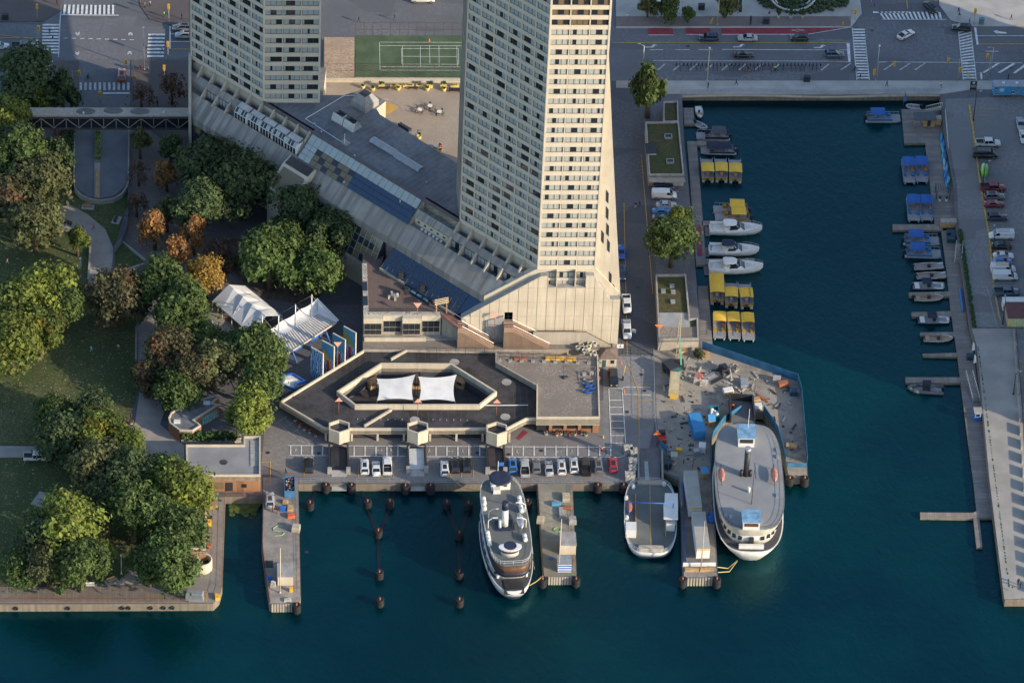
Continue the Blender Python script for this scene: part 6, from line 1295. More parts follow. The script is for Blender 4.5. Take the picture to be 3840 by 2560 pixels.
def yacht(label, loc, rz, fly=False, sc=1.0):
    t = thing('motor_yacht', label, 'yacht', loc, rz, 'white motor yachts'); t.scale = (sc, sc, sc)
    hull(t, [(-5.6,1.75,-.3,1.15),(-3,1.9,-.4,1.3),(0,1.95,-.4,1.5),(2.5,1.7,-.35,1.75),(4.4,1.1,-.2,1.95),(5.6,.5,.2,2.1),(6.3,.04,.9,2.2)], m_hullw, m_hullw)
    MB().box(-6.6,-5.5,-1.6,1.6,.1,.3).build('swim_platform', M('teak_grey', (.22,.19,.18), .8, .1, kind='planks', axis='y', width=.15), t)
    MB().box(-5.2,-2.2,-1.4,1.4,1.1,1.18).build('cockpit', m_deckg if fly else M('pale_vinyl', (.5,.49,.46), .6, .05, 1), t)
    for s in (-1, 1): MB().box(-5.4,-2.0,s*1.55-.25,s*1.55+.25,1.1,1.75).build('cockpit_seat', m_hullw, t)
    c = MB(); c.loft([[(-2.4,-1.5,1.3),(2.2,-1.3,1.6),(2.2,1.3,1.6),(-2.4,1.5,1.3)],[(-2.2,-1.35,2.2),(1.3,-1.0,2.3),(1.3,1.0,2.3),(-2.2,1.35,2.2)]], 0, False); c.build('cabin', m_hullw, t)
    w = MB(); w.loft([[(-1.2,-1.42,1.75),(2.35,-1.1,1.7),(2.35,1.1,1.7),(-1.2,1.42,1.75)],[(-1.0,-1.34,2.25),(1.2,-1.0,2.35),(1.2,1.0,2.35),(-1.0,1.34,2.25)]], 0, False); w.build('windscreen', m_glass, t)
    z = 3.2 if fly else 2.9
    h = MB(); h.loft([[(x, w2*math.cos(q), z+.16*math.sin(q)) for q in [2*math.pi*k/12 for k in range(12)]] for x, w2 in ((-2.6,.9),(-2.2,1.35),(-.4,1.3),(.3,1.0),(.5,.5))], 0, True); h.build('hard_top', m_navy if fly else m_hullw, t)
    for s in (-1, 1): MB().bar((-2.9,s*1.4,1.4),(-1.8,s*1.2,z), .3, .12).bar((.9,s*1.0,2.2),(.2,s*.95,z), .08).build('arch', m_hullw, t)
    if fly: MB().box(-1.9,.2,-1.1,1.1,2.3,2.45).build('flybridge', m_hullw, t)
    MB().box(2.6,4.3,-.55,.55,1.78,1.86).build('sun_pad', M('pale_vinyl', (.5,.49,.46), .6, .05, 1), t)
    r = MB()
    for s in (-1, 1): r.path([(2.6,s*1.55,2.35),(4.4,s*1.0,2.6),(6.2,s*.1,2.75)], .03); [r.tube((x,s*y,1.8),(x,s*y,zz), .02) for x, y, zz in ((2.6,1.55,2.35),(4.4,1.0,2.6),(5.4,.55,2.68))]
    r.build('bow_rail', m_steel, t); return t
yacht('white motor yacht with square roof hatch, farthest of three', G(2752,872,-2), R_(-1)); yacht('white flybridge yacht with navy canopy between the other two', G(2745,950,-2), R_(-2), True, .95); yacht('white motor yacht with round hardtop, nearest of three', G(2752,1016,-2), R_(0), False, 1.02)
def smallboat(name, label, cat, loc, rz, L, B, mh, mi, seats, motor=True, bimini=None, group=None, mc=None):
    t = thing(name, label, cat, loc, rz, group); h = L/2
    hull(t, [(-h,B*.42,-.2,.62),(-h*.4,B*.5,-.25,.68),(h*.3,B*.48,-.22,.72),(h*.7,B*.34,-.1,.8),(h,B*.03 if mc is None else B*mc,.3,.88)], mh, mi, .28)
    for x0, x1, y0, y1 in seats: MB().box(x0*h,x1*h,y0*B,y1*B,.4,.66).build('seat', m_seat if mh is m_hullw and bimini is None else m_hullw, t)
    MB().box(-.1*h,.12*h,-.16*B,.1*B,.4,1.1).build('console', m_dark, t)
    if bimini:
        MB().box(-.45*h,.15*h,-B*.42,B*.42,1.9,1.97).build('canopy', bimini, t)
        for x in (-.4, .1):
            for s in (-1, 1): MB().box(x*h-.03,x*h+.03,s*B*.4-.03,s*B*.4+.03,.6,1.9).build('canopy_post', m_steel, t)
    if motor: outboard(t, -h-.05)
    return t
sb = [(-.9,-.6,-.4,.4),(.25,.75,.2,.36),(.25,.75,-.36,-.2)]
smallboat('bowrider', 'open white boat with brown seats, nearer the pontoons', 'boat', G(3482,1122,-2), 0, 6.4, 2.4, m_hullw, m_seat, sb, True, None, 'brown-seated bowriders')
smallboat('bowrider', 'open white boat with brown seats above the empty finger', 'boat', G(3518,1275,-2), 0, 6.4, 2.4, m_hullw, m_seat, sb, True, None, 'brown-seated bowriders')
for x, y, lab in ((3482,1078,'grey pontoon boat with dark canopy below the white skiffs'),(3502,1205,'grey pontoon boat with teal canopy between bowriders')):
    smallboat('pontoon_boat', lab, 'boat', G(x, y, -2), 0, 7.0, 2.6, m_alu, m_deckg, [(-.9,-.6,-.4,.4),(.3,.9,.28,.42),(.3,.9,-.42,-.28),(.8,.92,-.3,.3)], True, m_navy, 'grey pontoon boats', .3)
for x, y, lab in ((3482,1005,'open white skiff below the blue taxis'),(3492,1040,'open white skiff beside the dark-canopied pontoon')):
    smallboat('skiff', lab, 'boat', G(x, y, -2), R_(3), 6.6, 2.3, m_hullw, m_deckg, [(-.85,.9,.34,.45),(-.85,.9,-.45,-.34)], True, None, 'white open skiffs', .36)
smallboat('dinghy', 'small white dinghy with red seat beside the platform', 'boat', G(2622,428,-2), R_(-88), 4.4, 1.8, m_hullw, m_hullw, [(.1,.4,-.4,.4)], False)
def inflatable(label, loc, rz, L, B, mat, con=False):
    t = thing('inflatable_boat', label, 'boat', loc, rz); r = B*.17; mb = MB(); pts = [(-L/2,-B/2,.3),(L*.2,-B/2,.35),(L*.42,-B*.28,.45),(L/2,0,.5),(L*.42,B*.28,.45),(L*.2,B/2,.35),(-L/2,B/2,.3)]
    for a, b in zip(pts, pts[1:]): mb.tube(a, b, r, r, 8)
    for p in pts: mb.ball(p, r, 0, 8)
    mb.build('tube', mat, t); MB().box(-L/2+.1,L*.36,-B/2,B/2,.12,.2).build('floor', m_deckg, t); MB().box(-.3,.2,-B*.3,B*.3,.2,.45).build('seat', m_deckg, t); outboard(t, -L/2)
    if con: MB().box(-.9,.6,-.6,.6,.3,1.5).build('console', m_dark, t); MB().box(-1.1,.7,-.8,.8,2.1,2.2).build('canopy', m_navy, t); [MB().box(x-.03,x+.03,y-.03,y+.03,.4,2.1).build('canopy_post', m_dark, t) for x in (-1,.6) for y in (-.7,.7)]
m_infl = M('inflatable_grey', (.36,.36,.37), .6, .08, 1)
inflatable('grey inflatable dinghy adrift below the white dinghy', G(2628,476,-2), R_(-42), 3.2, 1.5, m_infl); inflatable('pale inflatable dinghy at the head of the east landing', G(3425,405,-2), R_(172), 3.2, 1.5, m_infl); inflatable('dark patrol inflatable with canopy at the wide finger dock', G(3470,1462,-2), R_(176), 7.2, 2.4, M('inflatable_dark', (.10,.11,.12), .6, .1, 1), True)
# ------------------------------------------------------------------ ferries
m_hulln = M('hull_navy', (.02,.028,.06), .5, .15, .6); m_fdeck = M('deck_grey_green', (.125,.135,.13), .8, .12, .25); m_shipw = M('ship_white', (.64,.63,.59), .5, .07, .4); m_fwood = M('varnished_wood', (.11,.055,.03), .5, .2, 2)
class Ship:
    def __init__(s, name, label, a, b):
        s.a = Vector(a); s.b = Vector(b); s.u = (s.b-s.a); s.u.z = 0; s.L = s.u.length; s.u.normalize(); s.v = Vector((-s.u.y, s.u.x, 0)); s.c = (s.a+s.b)/2; s.c.z = 0
        s.t = thing(name, label, 'ferry', (s.c.x, s.c.y, 0), math.atan2(s.u.y, s.u.x))
    def outline(s, L, B, p=3.0, q=2.0, n=40, off=0.0):
        out = []
        for k in range(n):
            t = 2*math.pi*k/n; c, sn = math.cos(t), math.sin(t); out.append((off+math.copysign(abs(c)**(2/q), c)*L/2, math.copysign(abs(sn)**(2/p), sn)*B/2))
        return out
    def rings(s, name, mats, lv, mc=None, smooth=True):
        """lv: (L, B, z, p, q, off)"""
        mb = MB(); mb.loft([[(x, y, z) for x, y in s.outline(L, B, p, q, 44, off)] for L, B, z, p, q, off in lv], 0, smooth, mc=mc); return mb.build(name, mats, s.t)
    def loc(s, px, py, z):
        p = G(px, py, z)-s.c; return (p.x*s.u.x+p.y*s.u.y, p.x*s.v.x+p.y*s.v.y, z)
def rail(s, pts, z, h=1.0, closed=True, m=None, step=2.0):
    r = MB(); q = pts+[pts[0]] if closed else pts
    for hh in (h*.5, h): r.path([(x, y, z+hh) for x, y in q], .035, 4)
    for x, y in pts: r.tube((x,y,z),(x,y,z+h), .03, .03, 4, 0, False)
    return r.build('railing', m or m_whitep, s.t)
# central ferry with black funnel
s = Ship('ferry', 'double-ended ferry with tall white and black funnel at the central slip', G(1868,1806,5.0), G(1928,2248,-1))
L = s.L
s.rings('hull', m_hulln, [(L*.9,8.0,-2.6,2.6,1.7,0),(L*.97,10.2,-.6,2.8,1.8,0)]); s.rings('bulwark', m_shipw, [(L*.97,10.2,-.6,2.8,1.8,0),(L,10.8,1.3,2.8,1.8,0)])
s.rings('main_deck', M('deck_dark', (.06,.06,.07), .8, .1, .4), [(L*.985,10.5,1.0,2.8,1.8,0),(L*.985,10.5,1.31,2.8,1.8,0)])
e_ = s.loc(1910,2118,5.85)[0]; D1 = e_+L/2; O1 = (e_-L/2)/2
s.rings('saloon', m_shipw, [(L*.80,9.7,1.3,4,2.6,-1),(L*.80,9.7,3.4,4,2.6,-1)]); s.rings('upper_saloon', m_hulln, [(D1+1.2,9.2,3.4,4,2.6,O1+.5),(D1+1.2,9.2,4.4,4,2.6,O1+.5)]); s.rings('window_band', m_fwood, [(D1+1.1,9.1,4.4,4,2.6,O1+.5),(D1+.2,9.0,5.5,4,2.6,O1)])
s.rings('boat_deck', [m_fdeck, m_shipw], [(D1,9.5,5.5,4.5,3.0,O1),(D1,9.6,5.85,4.5,3.0,O1)], None, False); s.t.children[-1].name = 'boat_deck'
ob = s.outline(D1*.99, 9.3, 4.5, 3.0, 44, O1); rail(s, ob, 5.85)
for k in range(6):
    x = L*.80/2-1-.15-abs(k-2.5)**2*.09; y = (k-2.5)*1.35; MB().obox((x,y,2.6),(.12,.75,.7), 0).build('window', m_glass, s.t)
for sd_ in (-1, 1):
    for k in range(9): MB().obox((-12+k*2.6, sd_*4.84, 2.5),(1.5,.12,.8)).build('window', m_glass, s.t)
zt = 5.85
p = s.loc(1911,2068,zt); MB().loft([[(p[0]+.5+1.5*math.cos(q)*k*(1 if math.cos(q)>0 else .6), p[1]+2.2*math.sin(q)*k, z) for q in [2*math.pi*j/20 for j in range(20)]] for k, z in ((.85,zt),(.85,zt+1.0),(.88,zt+1.9))], 0, True).build('wheelhouse', m_shipw, s.t)
MB().loft([[(p[0]+.5+1.5*math.cos(q)*.87*(1 if math.cos(q)>0 else .6), p[1]+2.2*math.sin(q)*.87, z) for q in [2*math.pi*j/20 for j in range(20)]] for z in (zt+1.0,zt+1.7)], 0, True).build('wheelhouse_windows', m_fwood, s.t)
MB().loft([[(p[0]+.5+1.5*math.cos(q)*k*(1 if math.cos(q)>0 else .6), p[1]+2.2*math.sin(q)*k, z) for q in [2*math.pi*j/20 for j in range(20)]] for k, z in ((1.1,zt+1.9),(1.1,zt+2.1),(.85,zt+2.12))], 0, False).build('wheelhouse_roof', [m_shipw], s.t); MB().lathe([(.001,zt+2.14),(1.35,zt+2.14)], 16, 0, (p[0]+.4,p[1],0)).build('roof_top', m_hulln, s.t)
p = s.loc(1876,1826,zt); MB().box(p[0]-1.6,p[0]+.9,p[1]-2.0,p[1]+2.0,zt,zt+2.2).build('wheelhouse', m_shipw, s.t); MB().lathe([(2.4,zt+2.2),(2.4,zt+2.4),(1.9,zt+2.42)], 18, 0, (p[0]-.3,p[1],0)).build('wheelhouse_roof', m_hulln, s.t); MB().box(p[0]+1.0,p[0]+2.1,p[1]-1.7,p[1]-.2,zt,zt+1.1).build('locker', m_shipw, s.t)
for dy in (-1.0, .6): MB().box(p[0]+.9,p[0]+.95,p[1]+dy,p[1]+dy+.7,zt+.9,zt+1.6).build('window', m_fwood, s.t)
p = s.loc(1893,1972,zt); MB().tube((p[0],p[1],zt),(p[0]-.6,p[1],zt+4.2), .72, .68, 16).build('funnel', m_shipw, s.t); MB().tube((p[0]-.6,p[1],zt+4.2),(p[0]-.85,p[1],zt+6.0), .7, .7, 16).build('funnel_top', m_hulln, s.t); MB().box(p[0]-1.6,p[0]+1.4,p[1]-1.9,p[1]+1.9,zt,zt+.35).build('funnel_base', m_hulln, s.t); MB().tube((p[0]+.6,p[1]-1.1,zt),(p[0]+.2,p[1]-1.1,zt+2.0), .35,.3,10).build('vent_cowl', m_shipw, s.t)
MB().tube((p[0]+3,p[1]+1.2,zt),(p[0]+3,p[1]+1.2,zt+5), .05).build('mast', m_dark, s.t)
for x, y in ((1814,1884),(1815,1906),(1948,1880),(1954,1914),(1829,2012),(1834,2038),(1968,2022)):
    p = s.loc(x, y, zt); 
    for dx in (-.55, .55): MB().loft([[(p[0]+dx+a, p[1]+w*math.cos(q), zt+.55+w*math.sin(q)) for q in [2*math.pi*k/10 for k in range(10)]] for a, w in ((-.5,.3),(-.35,.5),(.35,.5),(.5,.3))], 0, True).build('life_raft', m_shipw, s.t)
p = s.loc(1950,1966,zt); o = canoe(5.0,.85,m_steel); link('lifeboat', o, s.t, (p[0],p[1],zt+.7), 0, (1,1,2.2))
for x, y in ((1830,1978),(1832,1945),(1968,1918),(1972,1975)):
    p = s.loc(x, y, zt); e = -1 if p[1] > 0 else 1; MB().path([(p[0],p[1],zt),(p[0],p[1],zt+2.0),(p[0],p[1]+e*.9,zt+2.7),(p[0],p[1]+e*2.0,zt+2.7)], .12, 6).build('davit', m_shipw, s.t)
p = s.loc(1866,1790,6.4); MB().tube((p[0],p[1],5.8),(p[0],p[1],11), .06).build('flagpole', m_whitep, s.t); MB().box(p[0]-.04,p[0],p[1],p[1]+1.2,9.6,10.6).build('flag', m_blue, s.t)
MB().box(L/2-3.5,L/2-.6,-1.9,1.9,1.3,1.5).build('ramp_plate', m_dark, s.t); MB().obox((L/2-.45,0,1.0),(.25,4.2,1.4)).build('bow_gate', m_dark, s.t)
for y in (-3.0, 3.0): MB().lathe([(.3,0),(.3,.9)], 8, 0, (L/2-4.5,y,1.3)).build('bollard', m_shipw, s.t)
# small open-deck car ferry
s = Ship('ferry', 'small open-deck car ferry with grey deck and yellow centre line', G(2436,1808,-.5), G(2440,2094,-1.5)); L = s.L
s.rings('hull', m_hulln, [(L*.93,9.0,-2.6,4,2.6,0),(L*.98,10.6,-1.2,4,2.6,0)]); s.rings('bulwark', m_shipw, [(L*.98,10.6,-1.2,4,2.6,0),(L,11.1,.1,4,2.6,0)])
s.rings('car_deck', m_fdeck, [(L*.975,10.7,-.3,4,2.6,0),(L*.975,10.7,.115,4,2.6,0)])
MB().box(-L/2+1.5,L/2-1.5,-.06,.06,.12,.14).build('deck_line', m_yell, s.t)
for sd_ in (-1, 1): MB().box(-L/2+5,L/2-5,sd_*3.1-.06,sd_*3.1+.06,.12,.6).build('deck_kerb', m_yell, s.t)
rail(s, s.outline(L*.985,10.9,4,2.6,44), .1, .9)
def blk(x, y, dx, dy, h, m, nm, z=.1):
    p = s.loc(x, y, z); MB().box(p[0]-dx/2,p[0]+dx/2,p[1]-dy/2,p[1]+dy/2,z,z+h).build(nm, m, s.t)
blk(2365,2000,2.6,2.2,2.2,m_shipw,'deck_house'); blk(2513,1975,2.6,1.8,2.0,m_shipw,'deck_house'); blk(2515,1918,4.6,2.7,3.2,m_shipw,'wheelhouse'); blk(2515,1922,4.0,2.8,.9,m_glass,'wheelhouse_windows',2.0); blk(2515,1918,5.0,3.0,.15,m_shipw,'wheelhouse_roof',3.3)
p = s.loc(2359,1912,.1); link('lifeboat', canoe(3.6,.7,m_rust), s.t, (p[0],p[1],.8), 0, (1,1,2))
for x, y in ((2348,1872),(2350,1945),(2353,1975),(2526,1965),(2490,1820),(2375,1830)): p = s.loc(x, y, .1); MB().tube((p[0]-.5,p[1],.6),(p[0]+.5,p[1],.6), .4, .4, 8).build('life_raft', m_shipw, s.t)
p = s.loc(2445,1945,.1); MB().tube((p[0],-4.6,4.6),(p[0],4.6,4.6), .12).tube((p[0],-4.6,.1),(p[0],-4.6,4.6), .12).tube((p[0],4.6,.1),(p[0],4.6,4.6), .12).build('gantry', m_blue, s.t); MB().box(L/2-1.6,L/2-.4,-2.6,2.6,.1,.9).build('bow_ramp', m_creamd, s.t); MB().box(-L/2+.4,-L/2+1.6,-2.6,2.6,.1,.5).build('bow_ramp', m_creamd, s.t)
# large paddle ferry
s = Ship('ferry', 'large white double-ended paddle ferry with broad grey top deck', G(2797,1592,7.4), G(2814,2118,-2)); L = s.L
s.rings('hull', m_shipw, [(L*.9,9.6,-2.6,2.6,2.3,0),(L*.96,12.9,-.2,3.0,2.9,0),(L*.985,14.7,1.4,3.2,3.1,0)])
s.rings('main_deck', M('deck_dark', (.06,.06,.07), .8, .1, .4), [(L*.97,14.2,1.2,3.2,3.1,0),(L*.97,14.2,1.42,3.2,3.1,0)])
s.rings('saloon', m_shipw, [(L*.86,13.2,1.4,3.2,2.3,-.4),(L*.86,13.2,4.2,3.2,2.3,-.4)])
zt = 7.6
e_ = s.loc(2812,1985,7.6)[0]; DL = e_+L/2; DO = (e_-L/2)/2
s.rings('canvas_side', M('canvas_cream', (.54,.50,.42), .85, .12, .5), [(L*.9,14.2,4.2,3.2,2.4,-.5),(L*.87+.0,14.3,5.6,3.4,2.5,-1.2),(DL,14.2,zt-.1,4,3,DO)])
s.rings('top_deck', M('deck_pale_grey', (.24,.245,.25), .8, .1, .2), [(DL,14.3,zt-.1,4,3,DO),(DL,14.3,zt+.06,4,3,DO)], None, False)
rail(s, s.outline(DL*.99,14.0,4,3,44,DO), zt, .8, True, m_dark)
for k in range(11):
    a = (k-5)*.19; ol = s.outline(L*.862,12.65,3.2,2.3,44,-.4); x = L*.86/2*math.cos(a)**.87-.4; y = math.copysign(abs(math.sin(a))**.62*6.6, a); MB().obox((x+.02,y,3.0),(.3,.85,.95), a*1.1).build('window', m_glass, s.t)
MB().box(L*.43-.2,L*.43+.1,-.5,.5,1.4,3.4).build('door', m_dark, s.t); MB().box(L/2-1.8,L/2-1.2,-2.6,2.6,1.4,2.4).build('bow_gate', m_shipw, s.t)
def house(x, y, w, l, h, name):
    p = s.loc(x, y, zt); MB().box(p[0]-l/2,p[0]+l/2,p[1]-w/2,p[1]+w/2,zt,zt+h).build(name, m_shipw, s.t); MB().box(p[0]-l/2-.25,p[0]+l/2+.25,p[1]-w/2-.25,p[1]+w/2+.25,zt+h,zt+h+.15).build('wheelhouse_roof', M('faded_blue', (.16,.30,.44), .7, .3, .7), s.t); MB().box(p[0]+l/2,p[0]+l/2+.06,p[1]-w/2+.3,p[1]+w/2-.3,zt+h*.45,zt+h*.85).build('wheelhouse_windows', m_fwood if name == 'wheelhouse' else m_dark, s.t); return p
house(2796,1652,3.4,4.2,2.6,'deck_house'); p = house(2815,1965,3.5,3.6,2.2,'wheelhouse')
p = s.loc(2797,1782,zt); MB().tube((p[0],p[1],zt),(p[0]-.3,p[1],zt+6.6), .62, .62, 14).build('funnel', m_dark, s.t); MB().tube((p[0]-.3,p[1],zt+6.6),(p[0]-.35,p[1],zt+7.4), .7, .7, 14).build('funnel_cap', m_steel, s.t)
for dy in (-1.0, .9): MB().tube((p[0]+.2,p[1]+dy,zt),(p[0]+.2,p[1]+dy,zt+1.6), .35, .35, 10).build('vent_cowl', m_dark, s.t)
for x in (2704, 2902):
    q = s.loc(x, 1790, zt); link('lifeboat', canoe(4.6,.8,M('lifeboat_pink', (.38,.17,.14), .7, .25, .8)), s.t, (q[0],q[1],zt+.6), 0, (1,1,2)); MB().path([(q[0]-2.5,q[1],zt),(q[0]-2.5,q[1],zt+1.6),(q[0]+2.5,q[1],zt+1.6),(q[0]+2.5,q[1],zt)], .05).build('davit', m_dark, s.t)
q = s.loc(2808,1845,zt); MB().tube((q[0],q[1],zt),(q[0],q[1],zt+1.4), .28, .28, 10).build('vent_cowl', m_shipw, s.t); q = s.loc(2818,1890,zt); MB().tube((q[0],q[1],zt),(q[0],q[1],zt+9.5), .09, .05, 6).build('mast', m_dark, s.t); q = s.loc(2802,1640,zt); MB().tube((q[0],q[1],zt),(q[0],q[1],zt+8), .07, .05, 6).build('mast', m_whitep, s.t)
for x, y in ((2916,1690),(2916,1715),(2915,1860),(2720,1935),(2740,1940)): q = s.loc(x, y, zt); MB().box(q[0]-.5,q[0]+.5,q[1]-.3,q[1]+.3,zt+.06,zt+.35).build('hatch', m_steel, s.t)
# mooring lines
for lab, pts in (('yellow mooring rope from the paddle ferry to the barge pier', [(2690,2125,1),(2730,2130,-1.2),(2765,2100,1)]), ('pale mooring rope from the paddle ferry to the barge pier', [(2692,2145,1),(2735,2142,-1.2),(2765,2102,1)]), ('tan mooring line from the central ferry to the concrete pier', [(1984,2195,1.2),(2010,2180,.2),(2036,2158,.8)]), ('slack white mooring line across the quay slip', [(1690,1790,.8),(1740,1830,-.5),(1798,1840,1)])):
    single('mooring_rope', lab, 'rope', MB().path([G(*p) for p in pts], .09, 6), M('rope_tan', (.5,.38,.16), .9, .1, 1))
# ------------------------------------------------------------------ tyre-wrapped piles
prof = [(.5,-3)]; z = -2.2
while z < -.35: prof += [(.80,z),(.92,z+.06),(.92,z+.24),(.80,z+.30)]; z += .32
prof += [(.7,z+.02),(.3,z-.1),(.01,z-.15)]
pile_me = MB().lathe(prof, 16, 0, (0,0,0), False).mesh('tyres', [m_blackr]); core_me = MB().lathe([(.17,-.6),(.17,.2),(.12,.2),(.12,.1)], 12).mesh('pipe', [m_rust])
PL = [(1162,1905,'tyre-wrapped pile nearest the left pier',1),(1378,1900,'left pile of the first pair of tyre-wrapped piles',1),(1461,1900,'right pile of the first pair of tyre-wrapped piles',1),(1418,2010,'tyre-wrapped pile below the first pair',1),(1422,2165,'second lowest tyre-wrapped pile of the left line',1),(1424,2268,'lowest tyre-wrapped pile of the left line',1),(1675,1903,'left pile of the second pair of tyre-wrapped piles',1),(1757,1907,'right pile of the second pair, beside the central ferry',1),(1722,2018,'tyre-wrapped pile below the second pair',1),(1722,2165,'second lowest tyre-wrapped pile of the right line',1),(1722,2268,'lowest tyre-wrapped pile of the right line',1),(1978,1900,'tyre-wrapped pile right of the central ferry',1),
 (1112,2268,'tyre fender at the end of the left pier',0),(2035,2170,'tyre fender at the left end corner of the concrete pier',0),(2160,2170,'tyre fender at the right end corner of the concrete pier',0),(2560,2170,'tyre fender at the left end corner of the barge pier',0),(2688,2170,'tyre fender at the right end corner of the barge pier',0),(2962,1792,'left tyre fender at the tip of the building site',0),(3018,1792,'right tyre fender at the tip of the building site',0),(1222,1818,'tyre fender left of the dark left ramp',0),(1318,1818,'tyre fender right of the dark left ramp',0),(1520,1820,'tyre fender left of the white ramp',0),(1615,1820,'tyre fender right of the white ramp',0),(2242,1818,'tyre fender left of the car ferry slip',0),(2338,1818,'tyre fender right beside the car ferry bow',0)]
for x, y, lab, w in PL:
    p = G(x, y, -2.0) if w else G(x, y+3, 0); t = thing('fender_pile', lab, 'fender', (p.x, p.y, 0 if w else .65), random.uniform(0,6), 'tyre-wrapped fender piles'); link('tyres', pile_me, t, None, 0, (1,1,random.uniform(.92,1.1))); link('pipe', core_me, t)
for a, b, lab in (((1378,1905),(1418,2015),'sunken beam from the first pair to its lower pile, left'),((1461,1905),(1418,2015),'sunken beam from the first pair to its lower pile, right'),((1418,2015),(1422,2165),'sunken beam down the left pile line'),((1675,1908),(1722,2020),'sunken beam from the second pair to its lower pile, left'),((1757,1910),(1722,2020),'sunken beam from the second pair to its lower pile, right'),((1722,2020),(1722,2165),'sunken beam down the right pile line'),((1352,1826),(1378,1895),'sunken beam from the quay to the left paired pile'),((1488,1826),(1461,1895),'sunken beam from the quay to the right paired pile'),((1190,1826),(1162,1895),'sunken beam from the quay to the lone pile')):
    single('sunken_beam', lab, 'beam', MB().bar(G(*a,-1.98), G(*b,-1.98), .7, .12), M('wet_timber', (.004,.009,.016), .5, .2, 1))
# old tyres hung on the seawall
ty = MB().lathe([(.24,-.12),(.45,-.12),(.48,0),(.45,.12),(.24,.12),(.24,-.12)], 14, 0, (0,0,0), False).mesh('tyre', [m_blackr])
for i, x in enumerate((60,255,458,482,565,613,646)):
    p = G(x, 2278, -1.0); o = tag(link('wall_tyre', ty, None, (p.x, lp[0][1]-.15, -1.0)), 'old tyre hung on the seawall as a fender', 'tyre', 'tyres hung on the seawall'); o.rotation_euler = (math.pi/2,0,0)
# ------------------------------------------------------------------ ferry slips on the quay
def slip(label, x0, x1, y0, y1, mat):
    t = thing('ferry_ramp', label, 'ramp', (0, 0, 0)); a, b = G(x0, y1, .5), G(x1, y1, .5); yb_ = G(x0, y0, .5).y; yf = a.y; yw = G(x0, 1812, 0).y
    MB().box(a.x+.3,b.x-.3,yf,yb_,.35,.6).build('ramp_deck', mat, t); MB().slab([(a.x+.4,yw-1.2,-.9),(b.x-.4,yw-1.2,-.9),(b.x-.4,yf,.5),(a.x+.4,yf,.5)], .25).build('apron', m_grey, t)
    for x in (a.x, b.x): MB().box(x-.18,x+.18,yf-.5,yb_+.3,0.02,1.3).build('side_girder', m_dark, t); MB().box(x-.45,x+.45,yf-.9,yf-.2,0.02,1.6).build('hoist_housing', m_grey, t)
    MB().box(a.x,b.x,yb_+.1,yb_+.35,1.3,1.7).build('cross_beam', m_dark, t)
slip('dark boarding ramp at the left ferry slip', 1236,1306,1678,1762, M('ramp_black', (.03,.03,.035), .7, .2, .6)); slip('white topped boarding ramp at the middle ferry slip', 1531,1598,1682,1758, M('ramp_white', (.52,.52,.50), .6, .06, .6)); slip('brown-black boarding ramp behind the central ferry', 1828,1894,1682,1762, M('ramp_brown', (.05,.04,.04), .7, .2, .6))
t = thing('ferry_ramp', 'concrete vehicle ramp with steel tread leading onto the car ferry', 'ramp', (0, 0, 0))
q = g([(2398,1680),(2476,1680),(2476,1815),(2398,1815)], .2); MB().prism(q, -2, [.24]*4).build('ramp_deck', M('ramp_grey', (.13,.13,.135), .8, .15, .5), t); MB().prism(g([(2416,1728),(2430,1728),(2436,1812),(2420,1812)], .28), .2, .28).build('tread', M('tread_green', (.30,.36,.35), .7, .1, 2), t)
for x in (2392, 2482): a, b = G(x, 1700, 0), G(x+2, 1806, 0); MB().bar((a.x,a.y,.6),(b.x,b.y,.6), .35, 1.2).build('side_girder', m_grey, t)
for i, (x, y, w) in enumerate(((2355,1690,1.7),(2376,1700,1.4),(2372,1738,1.6),(2370,1765,1.5),(2362,1790,2.0),(2505,1745,1.3))):
    single('machine_cabinet', ['pale machinery cabinet at the corner of the quay lane','pale machinery cabinet with flowers beside the site gate','grey winch cabinet left of the car ferry ramp','grey control cabinet nearer the car ferry','grey concrete block beside the tyre fender','dark winch house right of the car ferry ramp'][i], 'cabinet', MB().box(-w*.5,w*.5,-.8,.8,0,1.5).box(-w*.55,w*.55,-.85,.85,1.5,1.6), m_gravw if i < 5 else m_dark, G(x, y+6, .05))
def fence(label, pts, h, mat, z=0.0, posts=3.0, name='fence', px=True, solid=False):
    t = thing(name, label, 'fence', (0, 0, 0)); P = [G(x, y, z) for x, y in pts] if px else [Vector(p) for p in pts]
    for k, (a, b) in enumerate(zip(P, P[1:])):
        L = (b-a).length; n = max(1, round(L/posts)); up = Vector((0,0,1))
        if solid:
            for i in range(n):
                p, q = a.lerp(b, (i+.005)/n), a.lerp(b, (i+.995)/n); MB().bar(p+up*h/2, q+up*h/2, .07, h-.03).build('panel', mat, t)
        else:
            r = MB()
            for i in range(n+1): p = a.lerp(b, i/n); r.tube(p, p+up*h, .04, .04, 5)
            for hh in (.08*h, .55*h, h): r.tube(a+up*hh, b+up*hh, .03, .03, 4, 0, False)
            r.build('rail_frame', mat, t)
    return t
for lab, pts in (('steel quay railing left of the dark ramp', [(1125,1806),(1205,1806)]), ('steel quay railing between the two left ramps', [(1336,1806),(1500,1806)]), ('steel quay railing right of the white ramp', [(1632,1808),(1790,1808)]), ('steel quay railing at the head of the concrete pier', [(1955,1808),(2075,1808)]), ('steel quay railing below the right car row', [(2105,1808),(2218,1808)])): fence(lab, pts, 1.1, m_steel, 0, 2.2)
fence('rust-red railing along the left quay apron', [(843,1870),(833,2200),(822,2235)], 1.1, m_rust, 0, 3); fence('rust-red railing along the left edge of the left pier', [(989,1870),(985,2050),(1004,2200),(1014,2256)], 1.1, m_rust, 0, 3); fence('rust-red railing at the head of the small inlet', [(850,1858),(980,1858)], 1.1, m_rust, 0, 3)
